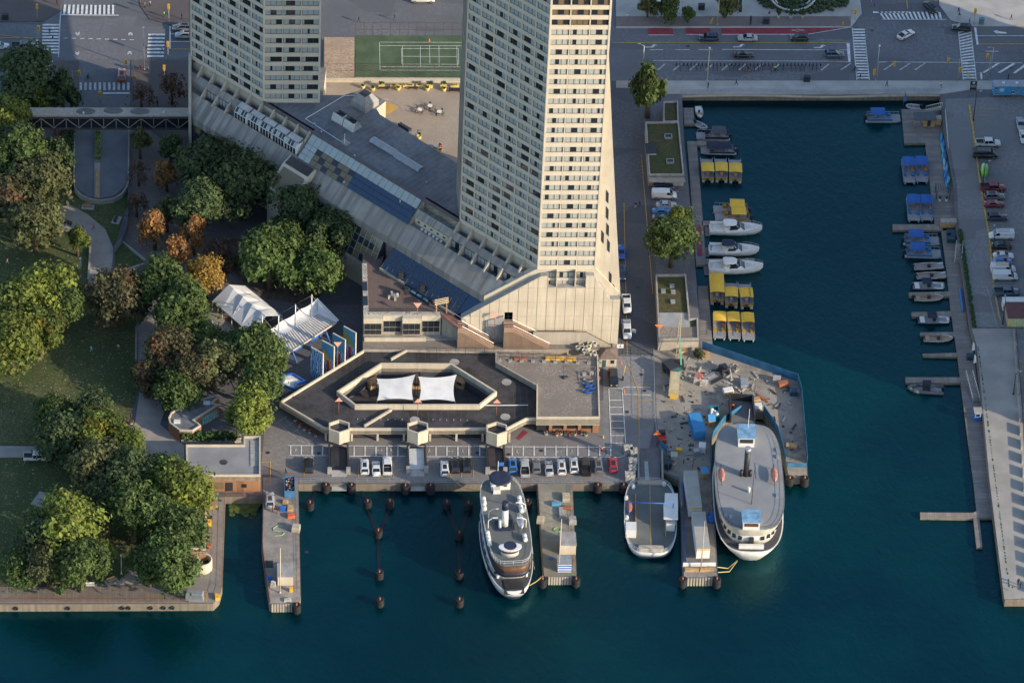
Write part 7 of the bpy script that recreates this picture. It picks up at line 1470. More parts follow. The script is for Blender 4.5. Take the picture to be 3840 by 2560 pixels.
fence('timber rail along the boardwalk edge', [(0,2250),(700,2250)], .5, m_rust, .05, 2.0); fence('low rusty kerb rail along the right edge of the left pier', [(1114,1830),(1122,2230)], .5, m_rust, 0, 2); fence('rusty kerb rail along the left edge of the concrete pier', [(2019,1825),(2040,2150)], .5, m_rust, 0, 2); fence('rusty kerb rail along the right edge of the concrete pier', [(2143,1825),(2157,2150)], .5, m_rust, 0, 2)
m_bfence = M('site_fence_blue', (.035,.14,.25), .7, .25, .4)
fence('tall blue sheeted fence along the basin side of the building site', [(2632,1308),(2990,1430),(3004,1480),(3023,1700),(3026,1740)], 2.2, m_bfence, .03, 2.6, 'site_hoarding', True, True); fence('blue sheeted fence curving round the paddle ferry bow on the right', [(2862,1542),(2916,1622),(2946,1735)], 1.9, m_bfence, .03, 2.2, 'site_hoarding', True, True); fence('blue sheeted fence curving round the paddle ferry bow on the left', [(2778,1544),(2714,1584),(2668,1648),(2664,1770)], 1.9, m_bfence, .03, 2.2, 'site_hoarding', True, True); fence('blue hoarding beside the car ferry ramp', [(2470,1665),(2500,1700),(2505,1770)], 1.8, m_bfence, .03, 2.2, 'site_hoarding', True, True); fence('blue sheeting along the left side of the barge pier', [(2556,1800),(2572,2120)], 1.2, m_blue, .03, 3, 'site_hoarding', True, True)
fence('blue sheeting across the near tip of the building site', [(2952,1752),(3024,1752)], 1.3, m_bfence, .03, 2.2, 'site_hoarding', True, True); fence('mesh fence between the quay lane and the building site', [(2450,1330),(2455,1560),(2462,1640)], 2.0, m_steel, .03, 2.4); fence('dark lane gate across the hotel lane', [(2335,1325),(2450,1330)], 2.0, m_dark, 0, 1.8); fence('steel yard fence along the back of the terminal roof', [(1600,1330),(1852,1332)], 2.0, m_dark, RZ, 2.2)
# wave-shaped promenade railing along the head of the basin
wr = []
for i in range(41):
    x = 2555+i*(3525-2555)/40; y = 350+3*math.sin((x-2555)/1.0*2*math.pi/660+2.6); wr.append((x, y))
t = thing('wave_railing', 'curving steel railing along the head of the basin', 'fence', (0, 0, 0)); P = [G(x, y, .12) for x, y in wr]; mb = MB()
for hh in (.35, .6, .85, 1.1): mb.path([p+Vector((0,0,hh)) for p in P], .045, 4)
for p in P[::2]: mb.tube(p, p+Vector((0,0,1.15)), .04, .04, 4)
mb.build('rails', m_steel, t)
t = thing('promenade_beam', 'curved timber edge beam hanging over the head of the basin', 'beam', (0, 0, 0)); MB().path([p+Vector((0,-.5,-.5)) for p in P], .3, 6).build('beam', m_creamd, t)
# ------------------------------------------------------------------ building site
def boxthing(name, label, cat, px, py, size, rz, mat, z=.05, parts=None):
    t = thing(name, label, cat, G(px, py, z), rz); L, B, H = size; MB().box(-L/2,L/2,-B/2,B/2,.15,H).build('body', mat, t); return t
t = boxthing('dump_container', 'tan steel dump container standing on the site soil', 'container', 2528,1455,(6.4,2.2,2.2),R_(83), M('site_tan', (.44,.36,.20), .7, .15, .6)); MB().box(-3.0,3.0,-.9,.9,2.2,2.22).build('lid', M('site_tan2', (.50,.42,.26), .7, .1, .6), t); MB().box(-3.6,-3.2,-.8,.8,0,.5).build('chassis', m_yellow, t)
t = thing('shipping_container', 'bright blue shipping container beside the building site dock', 'container', G(2612,1615,.05), R_(98)); MB().box(-3.1,3.1,-1.25,1.25,.1,2.5).build('body', M('container_blue', (.04,.22,.46), .6, .1, .8), t)
for k in range(14): MB().box(-2.9+k*.43,-2.72+k*.43,-1.28,1.28,.2,2.53).build('rib', MATS['container_blue'], t)
t = thing('skip_bin', 'teal open skip filled with white sacks', 'skip', G(2676,1560,.05), R_(90)); q = [(-1.8,-1.1),(1.8,-1.1),(1.8,1.1),(-1.8,1.1)]; ribbon(MB(), q, .1, 0, 1.5, True).build('wall', M('skip_teal', (.03,.18,.24), .7, .2, 1), t); mb = MB()
for k in range(9): mb.ball((random.uniform(-1.3,1.3), random.uniform(-.7,.7), .9+random.uniform(0,.4)), random.uniform(.3,.55), 0, 8, .7)
mb.build('sacks', m_whitep, t)
t = thing('excavator', 'small excavator digging near the site fence', 'excavator', G(2715,1395,.05), R_(-70)); MB().box(-1.2,1.2,-1.0,-.6,0,.6).build('track', m_dark, t); MB().box(-1.2,1.2,.6,1.0,0,.6).build('track', m_dark, t); MB().box(-1.2,.7,-.8,.8,.6,1.5).build('body', m_dark, t); MB().box(-.1,.9,-.7,.1,1.5,2.3).build('cab', m_glass, t); MB().bar((.6,.3,1.4),(2.2,.3,2.5), .25,.3).build('boom', m_grey, t); MB().bar((2.2,.3,2.5),(3.2,.3,.6), .2,.25).build('stick', m_grey, t); MB().box(3.0,3.5,0,.6,.2,.7).build('bucket', m_grey, t)
t = thing('telehandler', 'red compact lift parked by the orange warning sign', 'machine', G(2482,1650,.05), R_(90)); MB().box(-1.4,1.2,-.8,.8,.5,1.2).build('body', m_red, t); MB().box(.2,1.2,-.7,.7,1.2,2.0).build('cab', m_dark, t); [MB().tube((x,s*.75-.12,.4),(x,s*.75+.12,.4), .4,.4,12).build('wheel', m_tyre, t) for x in (-.9,.9) for s in (-1,1)]
t = thing('dump_truck', 'dark truck with grey tipper body on the upper site', 'truck', G(2515,1398,.05), R_(-60)); MB().box(-1.8,1.4,-1.2,1.2,.8,2.4).build('body', m_dark, t); MB().box(1.4,2.6,-1.1,1.1,.5,2.2).build('cab', M('cab_teal', (.05,.16,.15), .6, .1, 1), t); [MB().tube((x,s*1.0-.15,.45),(x,s*1.0+.15,.45), .45,.45,12).build('wheel', m_tyre, t) for x in (-1.2,1.8) for s in (-1,1)]
t = thing('drill_mast', 'tall lattice drill mast leaning over the planted shed', 'crane', G(2540,1345,.05)); a, b = Vector((0,0,0)), Vector((.2,1.5,11.5)); 
for dx, dy in ((-.3,-.3),(.3,-.3),(.3,.3),(-.3,.3)): MB().bar(a+Vector((dx,dy,0)), b+Vector((dx*.6,dy*.6,0)), .1).build('chord', M('mast_cream', (.5,.42,.26), .6, .1, 1), t)
for k in range(12): p = a.lerp(b, k/12); q = a.lerp(b, (k+1)/12); MB().bar(p+Vector((-.3,-.3,0)), q+Vector((.3,-.3,0)), .06).build('lattice', MATS['mast_cream'], t)
MB().bar((.6,-3.5,.4),(.2,.5,5.5), .35).build('leader', M('mast_green', (.10,.28,.20), .6, .1, 1), t); MB().box(-1.2,1.2,-3.6,-1.2,.1,1.0).build('base', m_dark, t)
for i, (x, y, sx, sy, h, mat, lab) in enumerate(((2612,1434,1.4,1.2,1.2,m_gravw,'white bulk bag beside the steel beams'),(2638,1442,1.6,1.4,1.0,m_gravw,'larger white bulk bag beside the steel beams'),(2730,1470,2.2,1.4,.9,m_whitep,'white covered pallet in the middle of the site'),(2790,1445,1.6,2.6,1.0,m_steel,'grey steel platform with white frame on the site'),(2736,1480,1.6,1.2,.7,m_wood,'crate of timber on the site centre'),(2836,1500,1.6,1.1,.5,m_wood,'pallet stack beside the rusty bars'),(2842,1528,1.6,1.3,.9,m_whitep,'white tank right of the ferry dock'),(2912,1430,1.7,1.3,1.3,m_grey,'grey site box beside the blue fence'),(2936,1448,2.2,1.3,1.2,m_rust,'red steel box beside the blue fence corner'),(2975,1478,1.6,1.4,1.3,M('site_box_blue', (.02,.06,.12), .6, .1, 1),'dark blue box at the fence corner'),(2968,1675,2.4,1.2,.7,m_wood,'timber pack near the end of the site'),(2770,1495,2.4,.6,.5,m_yellow,'yellow trench plate behind the ferry dock'),(2690,1390,2.6,.5,.3,m_dark,'dark steel beam on the site'),(2632,1690,1.5,1.8,1.8,m_whitep,'white site cabin beside the barge pier'),(2610,1705,1.2,1.2,1.4,m_steel,'wire cage beside the barge pier'),(2527,1720,1.6,1.6,1.4,M('tank_cream', (.40,.39,.33), .6, .1, 1),'cream tank at the head of the barge pier'),(2545,1695,1.3,.8,1.0,m_yellow,'yellow-black barrier at the head of the barge pier'),(2640,1785,1.2,1.8,1.5,m_wood,'plywood box with blue lid on the barge pier'),(2668,1590,1.4,1.6,1.6,m_wood,'plywood box with blue lid beside the skip'),(2645,1340,1.5,1.6,1.2,m_wood,'tan box near the head of the site fence'),(2560,1318,2.0,2.0,.8,m_wood,'tan hoarded pit cover behind the drill mast'),(2640,1325,1.6,1.0,.5,m_red,'red tarpaulin bundle near the basin corner'),(2620,1412,1.8,.8,.7,M('red_netting', (.42,.14,.13), .9, .2, 1),'heap of red netting on the site'))):
    t = thing('site_box', lab, 'box', G(x, y, .04), (0, R_(-8), R_(14))[i % 3]); mb = MB(); mb.loft([[(a*sx/2*k, b*sy/2*k, z) for a, b in ((-1,-1),(1,-1),(1,1),(-1,1))] for k, z in ((1,0),(1,h*.9),(.93,h))], 0, False); mb.build('body', mat, t)
    if 'blue lid' in lab: MB().slab([(-sx/2-.1,-sy/2-.1,h+.1),(sx/2+.1,-sy/2-.1,h+.1),(sx/2+.1,sy/2,h+.5),(-sx/2-.1,sy/2,h+.5)], .06).build('lid', M('lid_blue', (.08,.32,.62), .6, .1, 1), t)
for i, (x0, y0, x1, y1, lab, mat) in enumerate(((2640,1425,2680,1404,'bundle of pale steel beams on the site',m_steel),(2668,1440,2712,1418,'bundle of dark steel beams on the site',m_dark),(2840,1484,2880,1508,'bundle of rusty bars on the site',m_rust),(2905,1570,2912,1605,'bundle of brown rods near the white cover',m_rust))):
    t = thing('beam_bundle', lab, 'beams', (0, 0, 0)); a, b = G(x0, y0, .2), G(x1, y1, .2)
    for k in range(4): n = Vector((0,.28*k,0)); MB().bar(a+n, b+n, .18).build('beam', mat, t)
single('hose_coil', 'coiled pale hose lying against the blue fence', 'hose', MB().path([(math.cos(q)*1.2*(1-.02*k), math.sin(q)*1.2, .1+k*.004) for k, q in enumerate([2*math.pi*j/12 for j in range(37)])], .07, 5), M('hose_pale', (.42,.40,.32), .7, .1, 1), G(2756,1380,.05))
t = thing('dock_cradle', 'dark steel boarding cradle at the bow of the paddle ferry', 'ramp', (0, 0, 0)); q = g([(2738,1500),(2818,1506),(2826,1580),(2742,1578)], .6); MB().prism(q, .05, .6).build('deck', M('ramp_grey', (.13,.13,.135), .8, .15, .5), t); ribbon(MB(), [q[3], q[0], q[1], q[2]], .35, .05, 2.4).build('side_wall', m_dark, t)
# barge pier trailers
for (x, y, L, lab) in ((2595,1880,11.5,'white box trailer nearer the head of the barge pier'),(2625,2035,11.5,'white box trailer nearer the end of the barge pier')):
    t = thing('box_trailer', lab, 'trailer', G(x, y, .04), R_(91)); MB().box(-L/2,L/2,-1.4,1.4,.9,3.6).build('body', m_shipw, t); MB().box(-L/2-.02,L/2,-1.42,1.42,3.6,3.68).build('roof', M('trailer_top', (.36,.345,.31), .7, .1, .3), t); MB().box(-L/2-.05,-L/2,-1.38,1.38,3.2,3.5).build('front_band', m_yellow, t); [MB().tube((x_,s_*1.1-.15,.45),(x_,s_*1.1+.15,.45), .45,.45,12).build('wheel', m_tyre, t) for x_ in (-3.5,3.5) for s_ in (-1,1)]
single('banner_wrap', 'white and blue banner across the end of the barge pier', 'banner', MB().box(-3.4,3.4,-.1,.1,0,1.0).box(-3.42,3.42,-.12,.12,0,.35), m_whitep, G(2622,2122,.05)); single('blue_tarp', 'blue tarpaulin draped beside the barge trailer', 'tarpaulin', MB().ball((0,0,.3), 1.1, 0, 9, .5).ball((.4,1.4,.3), .9, 0, 9, .5), m_blue, G(2665,1950,.05)); single('timber_baulk', 'tan timber baulks at the end of the barge pier', 'timber', MB().box(-3,-.1,-.35,.35,0,.7).box(.1,3,-.35,.35,0,.7), m_wood, G(2622,2140,.05))
# light and signal masts on the piers
def pole(label, px, py, h, mat, lamp=True, name='lamp_post', cat='lamp', z=0, arm=0, az=0):
    t = thing(name, label, cat, G(px, py, z), az); MB().tube((0,0,0),(0,0,h), .13, .08, 8).build('pole', mat, t); MB().lathe([(.25,0),(.25,.25),(.14,.3)], 8).build('base', mat, t)
    if arm: MB().tube((0,0,h-.1),(arm,0,h+.25), .05).build('arm', mat, t); MB().obox((arm+.25,0,h+.25),(.7,.28,.14)).build('lamp_head', m_steel, t)
    elif lamp: MB().ball((0,0,h+.15), .26, 0, 8).build('lamp_head', m_whitep, t)
    return t
pole('tall cream mast on the outer left pier', 1050,2222,12.5,m_cream,False,'mast','mast'); pole('tall cream mast on the concrete pier', 2095,2140,14.5,m_cream,False,'mast','mast'); pole('tall rusty mast on the barge pier', 2628,2140,14,m_creamd,False,'mast','mast')
for x, y, lab, hb in ((1070,2170,'concrete shed on the outer left pier',2.4),(2128,2055,'concrete shed on the concrete pier',2.6)):
    t = thing('pier_shed', lab, 'shed', G(x, y, .03)); MB().box(-1.6,1.6,-2.0,2.0,0,hb).build('wall', m_cream, t); MB().box(-1.7,1.7,-2.1,2.1,hb,hb+.15).build('roof', m_grey, t)
t = thing('striped_cabin', 'blue and white striped cabin at the end of the concrete pier', 'cabin', G(2115,2130,.03)); MB().box(-1.4,1.4,-1.2,1.4,0,2.2).build('wall', m_whitep, t); [MB().box(-1.42,1.42,-1.24,-1.2,z,z+.3).build('stripe', m_blue, t) for z in (.3,.95,1.6)]; MB().box(-1.5,1.5,-1.3,1.5,2.2,2.3).build('roof', m_steel, t)
for i, (x, y, sx, sy, h, mat, lab) in enumerate(((2122,1870,1.6,2.2,.9,m_creamd,'concrete bin with yellow lid on the concrete pier'),(2085,1893,2.0,.9,.7,M('crate_blue', (.10,.28,.42), .6, .1, 1),'blue box on the concrete pier'),(2128,1905,1.8,1.0,.5,m_rust,'brown plate on the concrete pier'),(2104,1925,.9,3.4,.6,m_grey,'steel channel on the concrete pier'),(2146,1960,1.6,1.4,1.4,m_grey,'hexagonal concrete dolphin head on the right of the pier'),(2026,1957,1.5,1.3,1.3,m_creamd,'concrete dolphin head on the left of the pier'),(2130,2010,1.6,1.2,.6,m_grey,'grey pallet load on the concrete pier'),(2068,2095,.6,.5,.5,m_blue,'small blue crate on the concrete pier'),(1110,1988,1.7,1.6,1.3,m_creamd,'concrete dolphin head at the side of the left pier'),(1008,2115,1.8,1.9,.3,m_dark,'dark mat with white frame on the left pier'),(1009,2170,1.3,.7,.5,m_blue,'blue crate on the left pier'),(1024,2195,1.0,1.3,.9,m_gravw,'pale chest on the left pier'),(1092,2215,.7,.8,.9,m_yellow,'yellow bin on the left pier'),(1078,2250,1.5,.9,.4,m_gravw,'pale slab at the end of the left pier'),(1060,1912,1.1,1.0,.9,m_blue,'blue tarpaulin bundle on the left pier'),(1088,1908,1.2,1.8,.5,m_wood,'wooden pallets on the left pier'),(1092,1938,1.6,1.0,.7,M('red_white', (.62,.12,.05), .7, .3, 1),'heap of orange lifebuoys on the left pier'),(1070,1885,1.1,.9,.6,m_wood,'small pallet behind the blue skip'),(785,1965,.9,1.2,1.0,m_yellow,'yellow drum cart on the quay apron'),(790,1895,.9,2.2,.9,m_red,'red trolley stack on the quay apron'),(787,1945,1.0,.9,.7,m_dark,'black and white barrels on the quay apron'),(785,2050,.9,1.1,.8,m_rust,'brown barrels on the quay apron'),(788,2095,.9,1.1,.8,m_rust,'brown barrels near the round shelter'),(730,2245,3.6,1.4,2.0,m_steel,'wire cage enclosure at the boardwalk end'),(1072,2130,1.4,1.2,1.0,m_grey,'pile of grey machine parts on the left pier'),(815,2240,1.0,1.6,.6,m_yellow,'yellow tarpaulin over the quay corner'))):
    t = thing('pier_load', lab, 'load', G(x, y, .05), (0, .1, -.15)[i % 3]); mb = MB(); mb.loft([[(a*sx/2*k, b*sy/2*k, z) for a, b in ((-1,-1),(1,-1),(1,1),(-1,1))] for k, z in ((1,0),(.98,h*.85),(.9,h))], 0, False); mb.build('body', mat, t)
    if 'yellow lid' in lab: MB().lathe([(.001,h+.05),(.35,h+.05)], 10).build('lid', m_yellow, t)
t = thing('skip_bin', 'blue open skip full of rubbish at the head of the left pier', 'skip', G(1086,1835,.05), R_(90)); q = [(-2.6,-1.1),(2.2,-1.1),(2.2,1.1),(-2.6,1.1)]; ribbon(MB(), q, .1, 0, 1.9, True).build('wall', M('skip_blue', (.05,.16,.32), .7, .2, 1), t); mb = MB(); mb.box(-2.5,2.1,-1,1,.8,1.3,0)
for k in range(40): mb.ball((random.uniform(-2.3,1.9), random.uniform(-.8,.8), 1.3+random.uniform(0,.25)), random.uniform(.12,.3), random.randrange(5), 5, .6)
mb.build('rubbish', [m_dark, m_red, m_grey, m_whitep, m_wood], t)
t = thing('garden_hose', 'green and black hose snaking over the left pier', 'hose', (0, 0, 0)); MB().path([G(x, y, .12) for x, y in ((1062,1972),(1040,1970),(1024,1980),(1026,1988),(1058,1990),(1066,1998),(1056,2006),(1030,2008))], .1, 6).build('hose', M('hose_green', (.28,.42,.20), .7, .1, 1), t)
t = thing('garden_hose', 'green hose coil on the concrete pier', 'hose', (0, 0, 0)); MB().path([G(2090+14*math.cos(q), 1985+8*math.sin(q), .12) for q in [2*math.pi*k/14 for k in range(15)]], .1, 6).build('hose', M('hose_green2', (.20,.42,.16), .7, .1, 1), t)
# pier-end face timbers
for lab, x0, x1, y in (('vertical timber fenders at the end of the left pier', 1022,1104,2264), ('vertical timber fenders at the end of the barge pier', 2582,2670,2166), ('vertical timber fenders at the end of the concrete pier', 2060,2140,2162)):
    t = thing('timber_fender', lab, 'fender', (0, 0, 0)); a, b = G(x0, y, 0), G(x1, y, 0)
    for k in range(9): x = a.x+(b.x-a.x)*k/8; MB().box(x-.2,x+.2,a.y-.3,a.y+.02,-2.4,.1).build('timber', m_creamd, t)
# ------------------------------------------------------------------ right-hand pier and car park fittings
t = thing('concrete_barrier', 'row of low concrete barriers with gaps along the pier', 'barrier', (0, 0, 0)); A, B = G(3800,1240,0), G(3868,2240,0)
for k in range(19):
    p, q = A.lerp(B, k/19+.006), A.lerp(B, (k+.78)/19); MB().bar(p+Vector((0,0,.55)), q+Vector((0,0,.55)), .35, 1.1).build('barrier_block', m_concl, t)
t = thing('yellow_kerb', 'yellow painted kerb line beside the parked cars', 'kerb', (0, 0, 0)); P = [G(x, y, .1) for x, y in ((3635,392),(3640,430),(3650,490),(3655,540),(3665,605),(3676,690),(3688,760),(3700,830),(3708,880),(3716,950),(3726,1065),(3740,1150),(3752,1205))]
for k, (a, b) in enumerate(zip(P, P[1:])): MB().bar(a.lerp(b,.03), a.lerp(b,.97), .35, .22).build('kerb_stone', m_yell, t)
fence('pale ramp railing left of the painted kiosk', [(3700,1085),(3735,1228)], 1.1, m_steel, 0, 2); fence('second pale ramp railing beside the kerb', [(3726,1085),(3754,1226)], 1.1, m_steel, 0, 2); fence('white pole barrier along the east quay head', [(3544,420),(3556,560)], 1.0, m_whitep, 0, 3)
t = thing('quay_weeds', 'strip of weeds growing along the east quay wall', 'plants', (0, 0, 0)); mb = MB()
for k in range(420):
    f = random.random(); px_ = 3597+(3652-3597)*f+random.uniform(-3,7); py_ = 860+(1225-860)*f; p = G(px_, py_, .1); mb.ball((p.x,p.y,random.uniform(.1,.4)), random.uniform(.15,.34), 0, 5)
o = mb.build('weeds', m_fol, t); o['kind'] = 'stuff'
t = thing('joint_weeds', 'thin line of weeds in the pier paving joint', 'plants', (0, 0, 0)); mb = MB()
for k in range(230):
    f = random.random(); px_ = 3668+(3785-3668)*f+random.uniform(-1,1); py_ = 1300+(2200-1300)*f; p = G(px_, py_, .06); mb.ball((p.x,p.y,.06), random.uniform(.06,.2), 0, 5, .5)
o = mb.build('weeds', m_fol, t); o['kind'] = 'stuff'
for lab, x, y, h, az in (('black lamp post by the yellow kerb at upper right',3650,452,8.0,20),('black lamp post beside the green camper',3685,695,6.5,20),('black lamp post beside the black sedan',3722,945,6.5,95),('black lamp post beside the pier barriers',3800,1478,6.0,20),('black lamp post near the painted kiosk',3760,1215,7,90)): pole(lab, x, y, h, m_dark, True, 'lamp_post', 'lamp', 0, .8, R_(az))
for lab, x, y in (('white feather banner higher on the east dock', 3640,1332),('white feather banner lower on the east dock', 3646,1378)):
    t = thing('feather_banner', lab, 'banner', G(x, y, -1.3)); MB().tube((0,0,0),(.2,0,3.8), .04).build('pole', m_steel, t); mb = MB(); mb.slab([(.0,0,1.2),(.75,.05,1.4),(.6,.05,3.2),(.25,0,3.8)], .03); mb.build('cloth', m_cloth, t)
t = thing('blue_flag', 'blue feather flag on the head of the east basin', 'flag', G(3388,385,.1)); MB().tube((0,0,-1),(0,0,3.2), .04).build('pole', m_steel, t); MB().slab([(.0,0,.2),(.7,.05,.4),(.5,.05,2.0),(.1,0,3.2)], .03).build('cloth', M('flag_blue', (.08,.16,.42), .7, .3, 1), t)
# ------------------------------------------------------------------ street furniture
for lab, x, y, h, arm, az, mat in (('tall cream lamp post on the basin promenade',2652,305,9.5,0,0,m_cream),('tall lamp post at the corner of the left intersection',540,262,12,0,0,m_steel),('leaning cream utility pole on the upper pavement',2690,95,9,0,0,m_creamd),('lamp post with double head near the lane tree',2410,262,7,1.0,160,m_steel),('utility pole with lamp at the right crosswalk',3712,300,9.5,1.0,200,m_steel),('utility pole with lamp left of the crosswalk',3285,303,10,0,0,m_steel),('thin park lamp post at the path corner',303,1038,5,0,0,m_steel),('thin park lamp post on the lawn edge',147,1660,5,0,0,m_steel),('thin park lamp post by the boardwalk trees',455,2150,5,0,0,m_steel),('thin lamp post beside the white tent',889,1215,4.5,.5,0,m_dark)): pole(lab, x, y, h, mat, True, 'lamp_post', 'lamp', 0, arm, R_(az))
def signal(label, px, py, h=5.0, arm=0, az=0):
    t = thing('traffic_signal', label, 'traffic signal', G(px, py, .1), R_(az)); MB().tube((0,0,0),(0,0,h), .1, .08, 8).build('pole', m_grey, t); hx_ = arm
    if arm: MB().tube((0,0,h-.4),(arm,0,h), .06).build('arm', m_grey, t)
    MB().box(hx_-.28,hx_+.28,-.2,.2,h-1.3,h).build('housing', m_yellow, t)
    for k, c in enumerate((m_dark, m_dark, m_dark)): MB().lathe([(.13,0),(.13,.06)], 8).build('lens', c, t, (hx_, -.21, h-.25-k*.4))
for a in (('traffic signal on the brick corner at far left',140,76,4.6),('traffic signal at the left end of the far crosswalk',146,160,4.8),('traffic signal on the brick corner by the tower',633,84,5.2),('traffic signal at the right crosswalk of the avenue',630,228,5.5),('traffic signal at the near right corner of the avenue',507,342,4.4),('traffic signal at the near left corner of the avenue',272,330,5.0,1.6,0),('traffic signal on a bracket over the orange car',500,330,8.2,-1.6,0),('traffic signal on the right crosswalk corner',616,305,4.6),('traffic signal over the left crossing of the right street',3288,302,5.5,3.8,0),('traffic signal at the promenade crossing',3276,300,3.0),('traffic signal on the long arm left of the right crosswalk',3590,303,6.5,-2.6,0),('traffic signal at the foot of the right crosswalk',3598,300,3.6),('traffic signal on the plaza corner at upper right',3188,88,4.0,1.0,0),('traffic signal on the sunny right corner',3652,92,4.6),('traffic signal on the utility pole at right',3706,300,7.6,-.8,0),('small traffic signal on the median island',375,385,3.2),('traffic signal on the far plaza corner',3266,24,3.5)): signal(*a)
# warning kites: the red-white triangular markers on posts
for lab, x, y, h, z, up in (('pink triangular sign on a post on the left terminal roof',1270,1552,3.6,RZ,1),('pink triangular sign on a post above the middle kiosk',1566,1556,3.6,RZ,1),('pink triangular sign on a post above the right kiosk',1861,1558,3.6,RZ,1),('pink triangular sign on a post before the murals',1265,1382,6.2,RZ,0),('pink triangular sign on a post at the terrace edge',1565,1185,2.4,8.6,0),('pink triangular sign on a post by the ribbed stair',1852,1292,7.5,3.0,0),('orange triangular sign at the corner of the planted shed',2468,1268,2.6,0,0),('orange triangular sign beside the red lift',2462,1668,3.0,0,1)):
    t = thing('triangle_sign', lab, 'sign', G(x, y, z)); MB().tube((0,0,0),(0,0,h), .06).build('post', m_rust, t); mat = m_orange if 'orange' in lab else M('sign_pink', (.62,.30,.22), .6, .1, 1)
    q = [(-.85,-.1,h),(.85,-.1,h),(0,.1,h+1.0)] if up else [(-.9,.35,h+1.0),(.9,.35,h+1.0),(0,-.2,h)]; MB().slab(q if not up else q, .06).build('panel', mat, t)
# bike share dock, street bins, benches
t = thing('bicycle_dock', 'long row of dark share bicycles along the right street', 'bicycle dock', G(2800,256,.05))
bk = MB(); bk.tube((0,-.5,.34),(0,-.5,.35), .33,.33,10); bike = MB()
for yy in (-.5, .55): bike.lathe([(.30,-.02),(.34,-.02),(.34,.02),(.30,.02),(.30,-.02)], 12, 0, (0,0,0), False)
def bicycle_mesh(mat):
    mb = MB()
    for yy in (-.52, .52):
        for k in range(12):
            a, b = 2*math.pi*k/12, 2*math.pi*(k+1)/12; mb.tube((yy+.33*math.cos(a),0,.34+.33*math.sin(a)),(yy+.33*math.cos(b),0,.34+.33*math.sin(b)), .03,.03,4,0,False)
    for a, b in (((-.52,0,.34),(-.15,0,.34)),((-.15,0,.34),(-.25,0,.85)),((-.15,0,.34),(.35,0,.75)),((.52,0,.34),(.35,0,.95)),((-.25,0,.8),(.38,0,.8)),((-.52,0,.34),(-.24,0,.7))): mb.tube(a, b, .035,.035,5,1)
    mb.box(-.36,-.14,-.07,.07,.85,.92,0); mb.tube((.33,-.27,.98),(.33,.27,.98), .025,.025,5,0); return mb.mesh('bicycle', [m_dark, mat])
bm_d = bicycle_mesh(m_dark); bm_r = bicycle_mesh(m_red); bm_o = bicycle_mesh(m_orange)
for i in range(40): MB().box(-.12,.12,-.1,.1,0,.75).build('dock_post', m_dark, t, (-16.5+i*.87,.9,0))
for i in range(34):
    x = 2550+i*15.5
    if i % 5 == 1 or i % 7 == 3: continue
    tag(link('bicycle', bm_r if i == 22 else bm_d, None, G(x, 262, .04), R_(90)), 'red share bicycle standing in the dark street rack' if i == 22 else 'dark share bicycle standing in the long street rack', 'bicycle', 'share bicycles in the street rack')
for i in range(22): tag(link('bicycle', bm_r, None, G(212+(i % 2)*4, 488+i*6.2, .07), R_(8)), 'red bicycle in the rack beside the ramp hedge', 'bicycle', 'red bicycles beside the ramp hedge')
for lab, x, y in (('black street bin left on the brick corner',20,72),('black street bin on the upper pavement',2872,88),('black street bin on the basin promenade',3025,304),('black street bin beside the upper forecourt trees',2630,35)): single('street_bin', lab, 'bin', MB().box(-.75,.75,-.45,.45,0,1.35).box(-.8,.8,-.5,.5,1.35,1.45), m_dark, G(x, y, .14))
single('black_sculpture', 'black curved sculpture standing on the upper plaza', 'sculpture', MB().box(-.35,.35,-.9,.9,0,1.5).box(-.35,.35,.3,.9,1.5,2.6), m_dark, G(2775,38,.14)); single('info_pylon', 'narrow black information pylon at the red lane', 'sign', MB().box(-.2,.2,-.12,.12,0,2.4), m_dark, G(2814,92,.14)); single('fire_hydrant', 'yellow fire hydrant on the right plaza corner', 'hydrant', MB().lathe([(.18,0),(.16,.6),(.22,.65),(.1,.9)], 8), m_yellow, G(3160,95,.14)); single('utility_box', 'teal utility box on the sunny right corner', 'box', MB().box(-.6,.6,-.4,.4,0,1.7), M('teal_cab', (.10,.22,.22), .6, .15, 1), G(3680,90,.14)); single('yellow_brace', 'yellow leaning tree braces on the upper pavement', 'post', MB().bar((-.2,0,0),(.5,0,1.8), .12).bar((.2,0,0),(.7,.2,1.7), .12), m_yellow, G(2663,90,.14))
single('ring_sculpture', 'white ring sculpture of crossing hoops above the plaza hedge', 'sculpture', MB().path([(5.5*math.cos(q), 3.2*math.sin(q), 3.2+2.6*math.sin(q)) for q in [2*math.pi*k/28 for k in range(29)]], .28, 7).path([(4.6*math.cos(q), 3.8*math.sin(q)*.3, 3.0+3.4*math.sin(q)) for q in [2*math.pi*k/28 for k in range(29)]], .24, 7), m_steel, G(2970,18,.14))
t = thing('hedge', 'dark oval hedge around the ring sculpture', 'hedge', G(3010,5,.14)); mb = MB()
for k in range(420): q = random.uniform(0,6.28); r = random.random()**.5; mb.ball((11*r*math.cos(q), 5.2*r*math.sin(q), random.uniform(.2,.7)), random.uniform(.3,.55), 0, 5)
mb.build('foliage', LF['deep'], t)
for i, (x, lab) in enumerate(((2918,'slim conical shrub in a planter left of the sculpture'),(2965,'slim conical shrub in a planter before the sculpture'),(3010,'slim conical shrub in a planter right of the sculpture'))):
    t = thing('cone_shrub', lab, 'shrub', G(x, 68, .14)); MB().box(-.35,.35,-.35,.35,0,.5).build('planter', m_creamd, t); o = link('foliage', CS[i], t, (0,0,1.5), 0, (.55,.55,1.3)); o.material_slots[0].link = 'OBJECT'; o.material_slots[0].material = LF['deep']
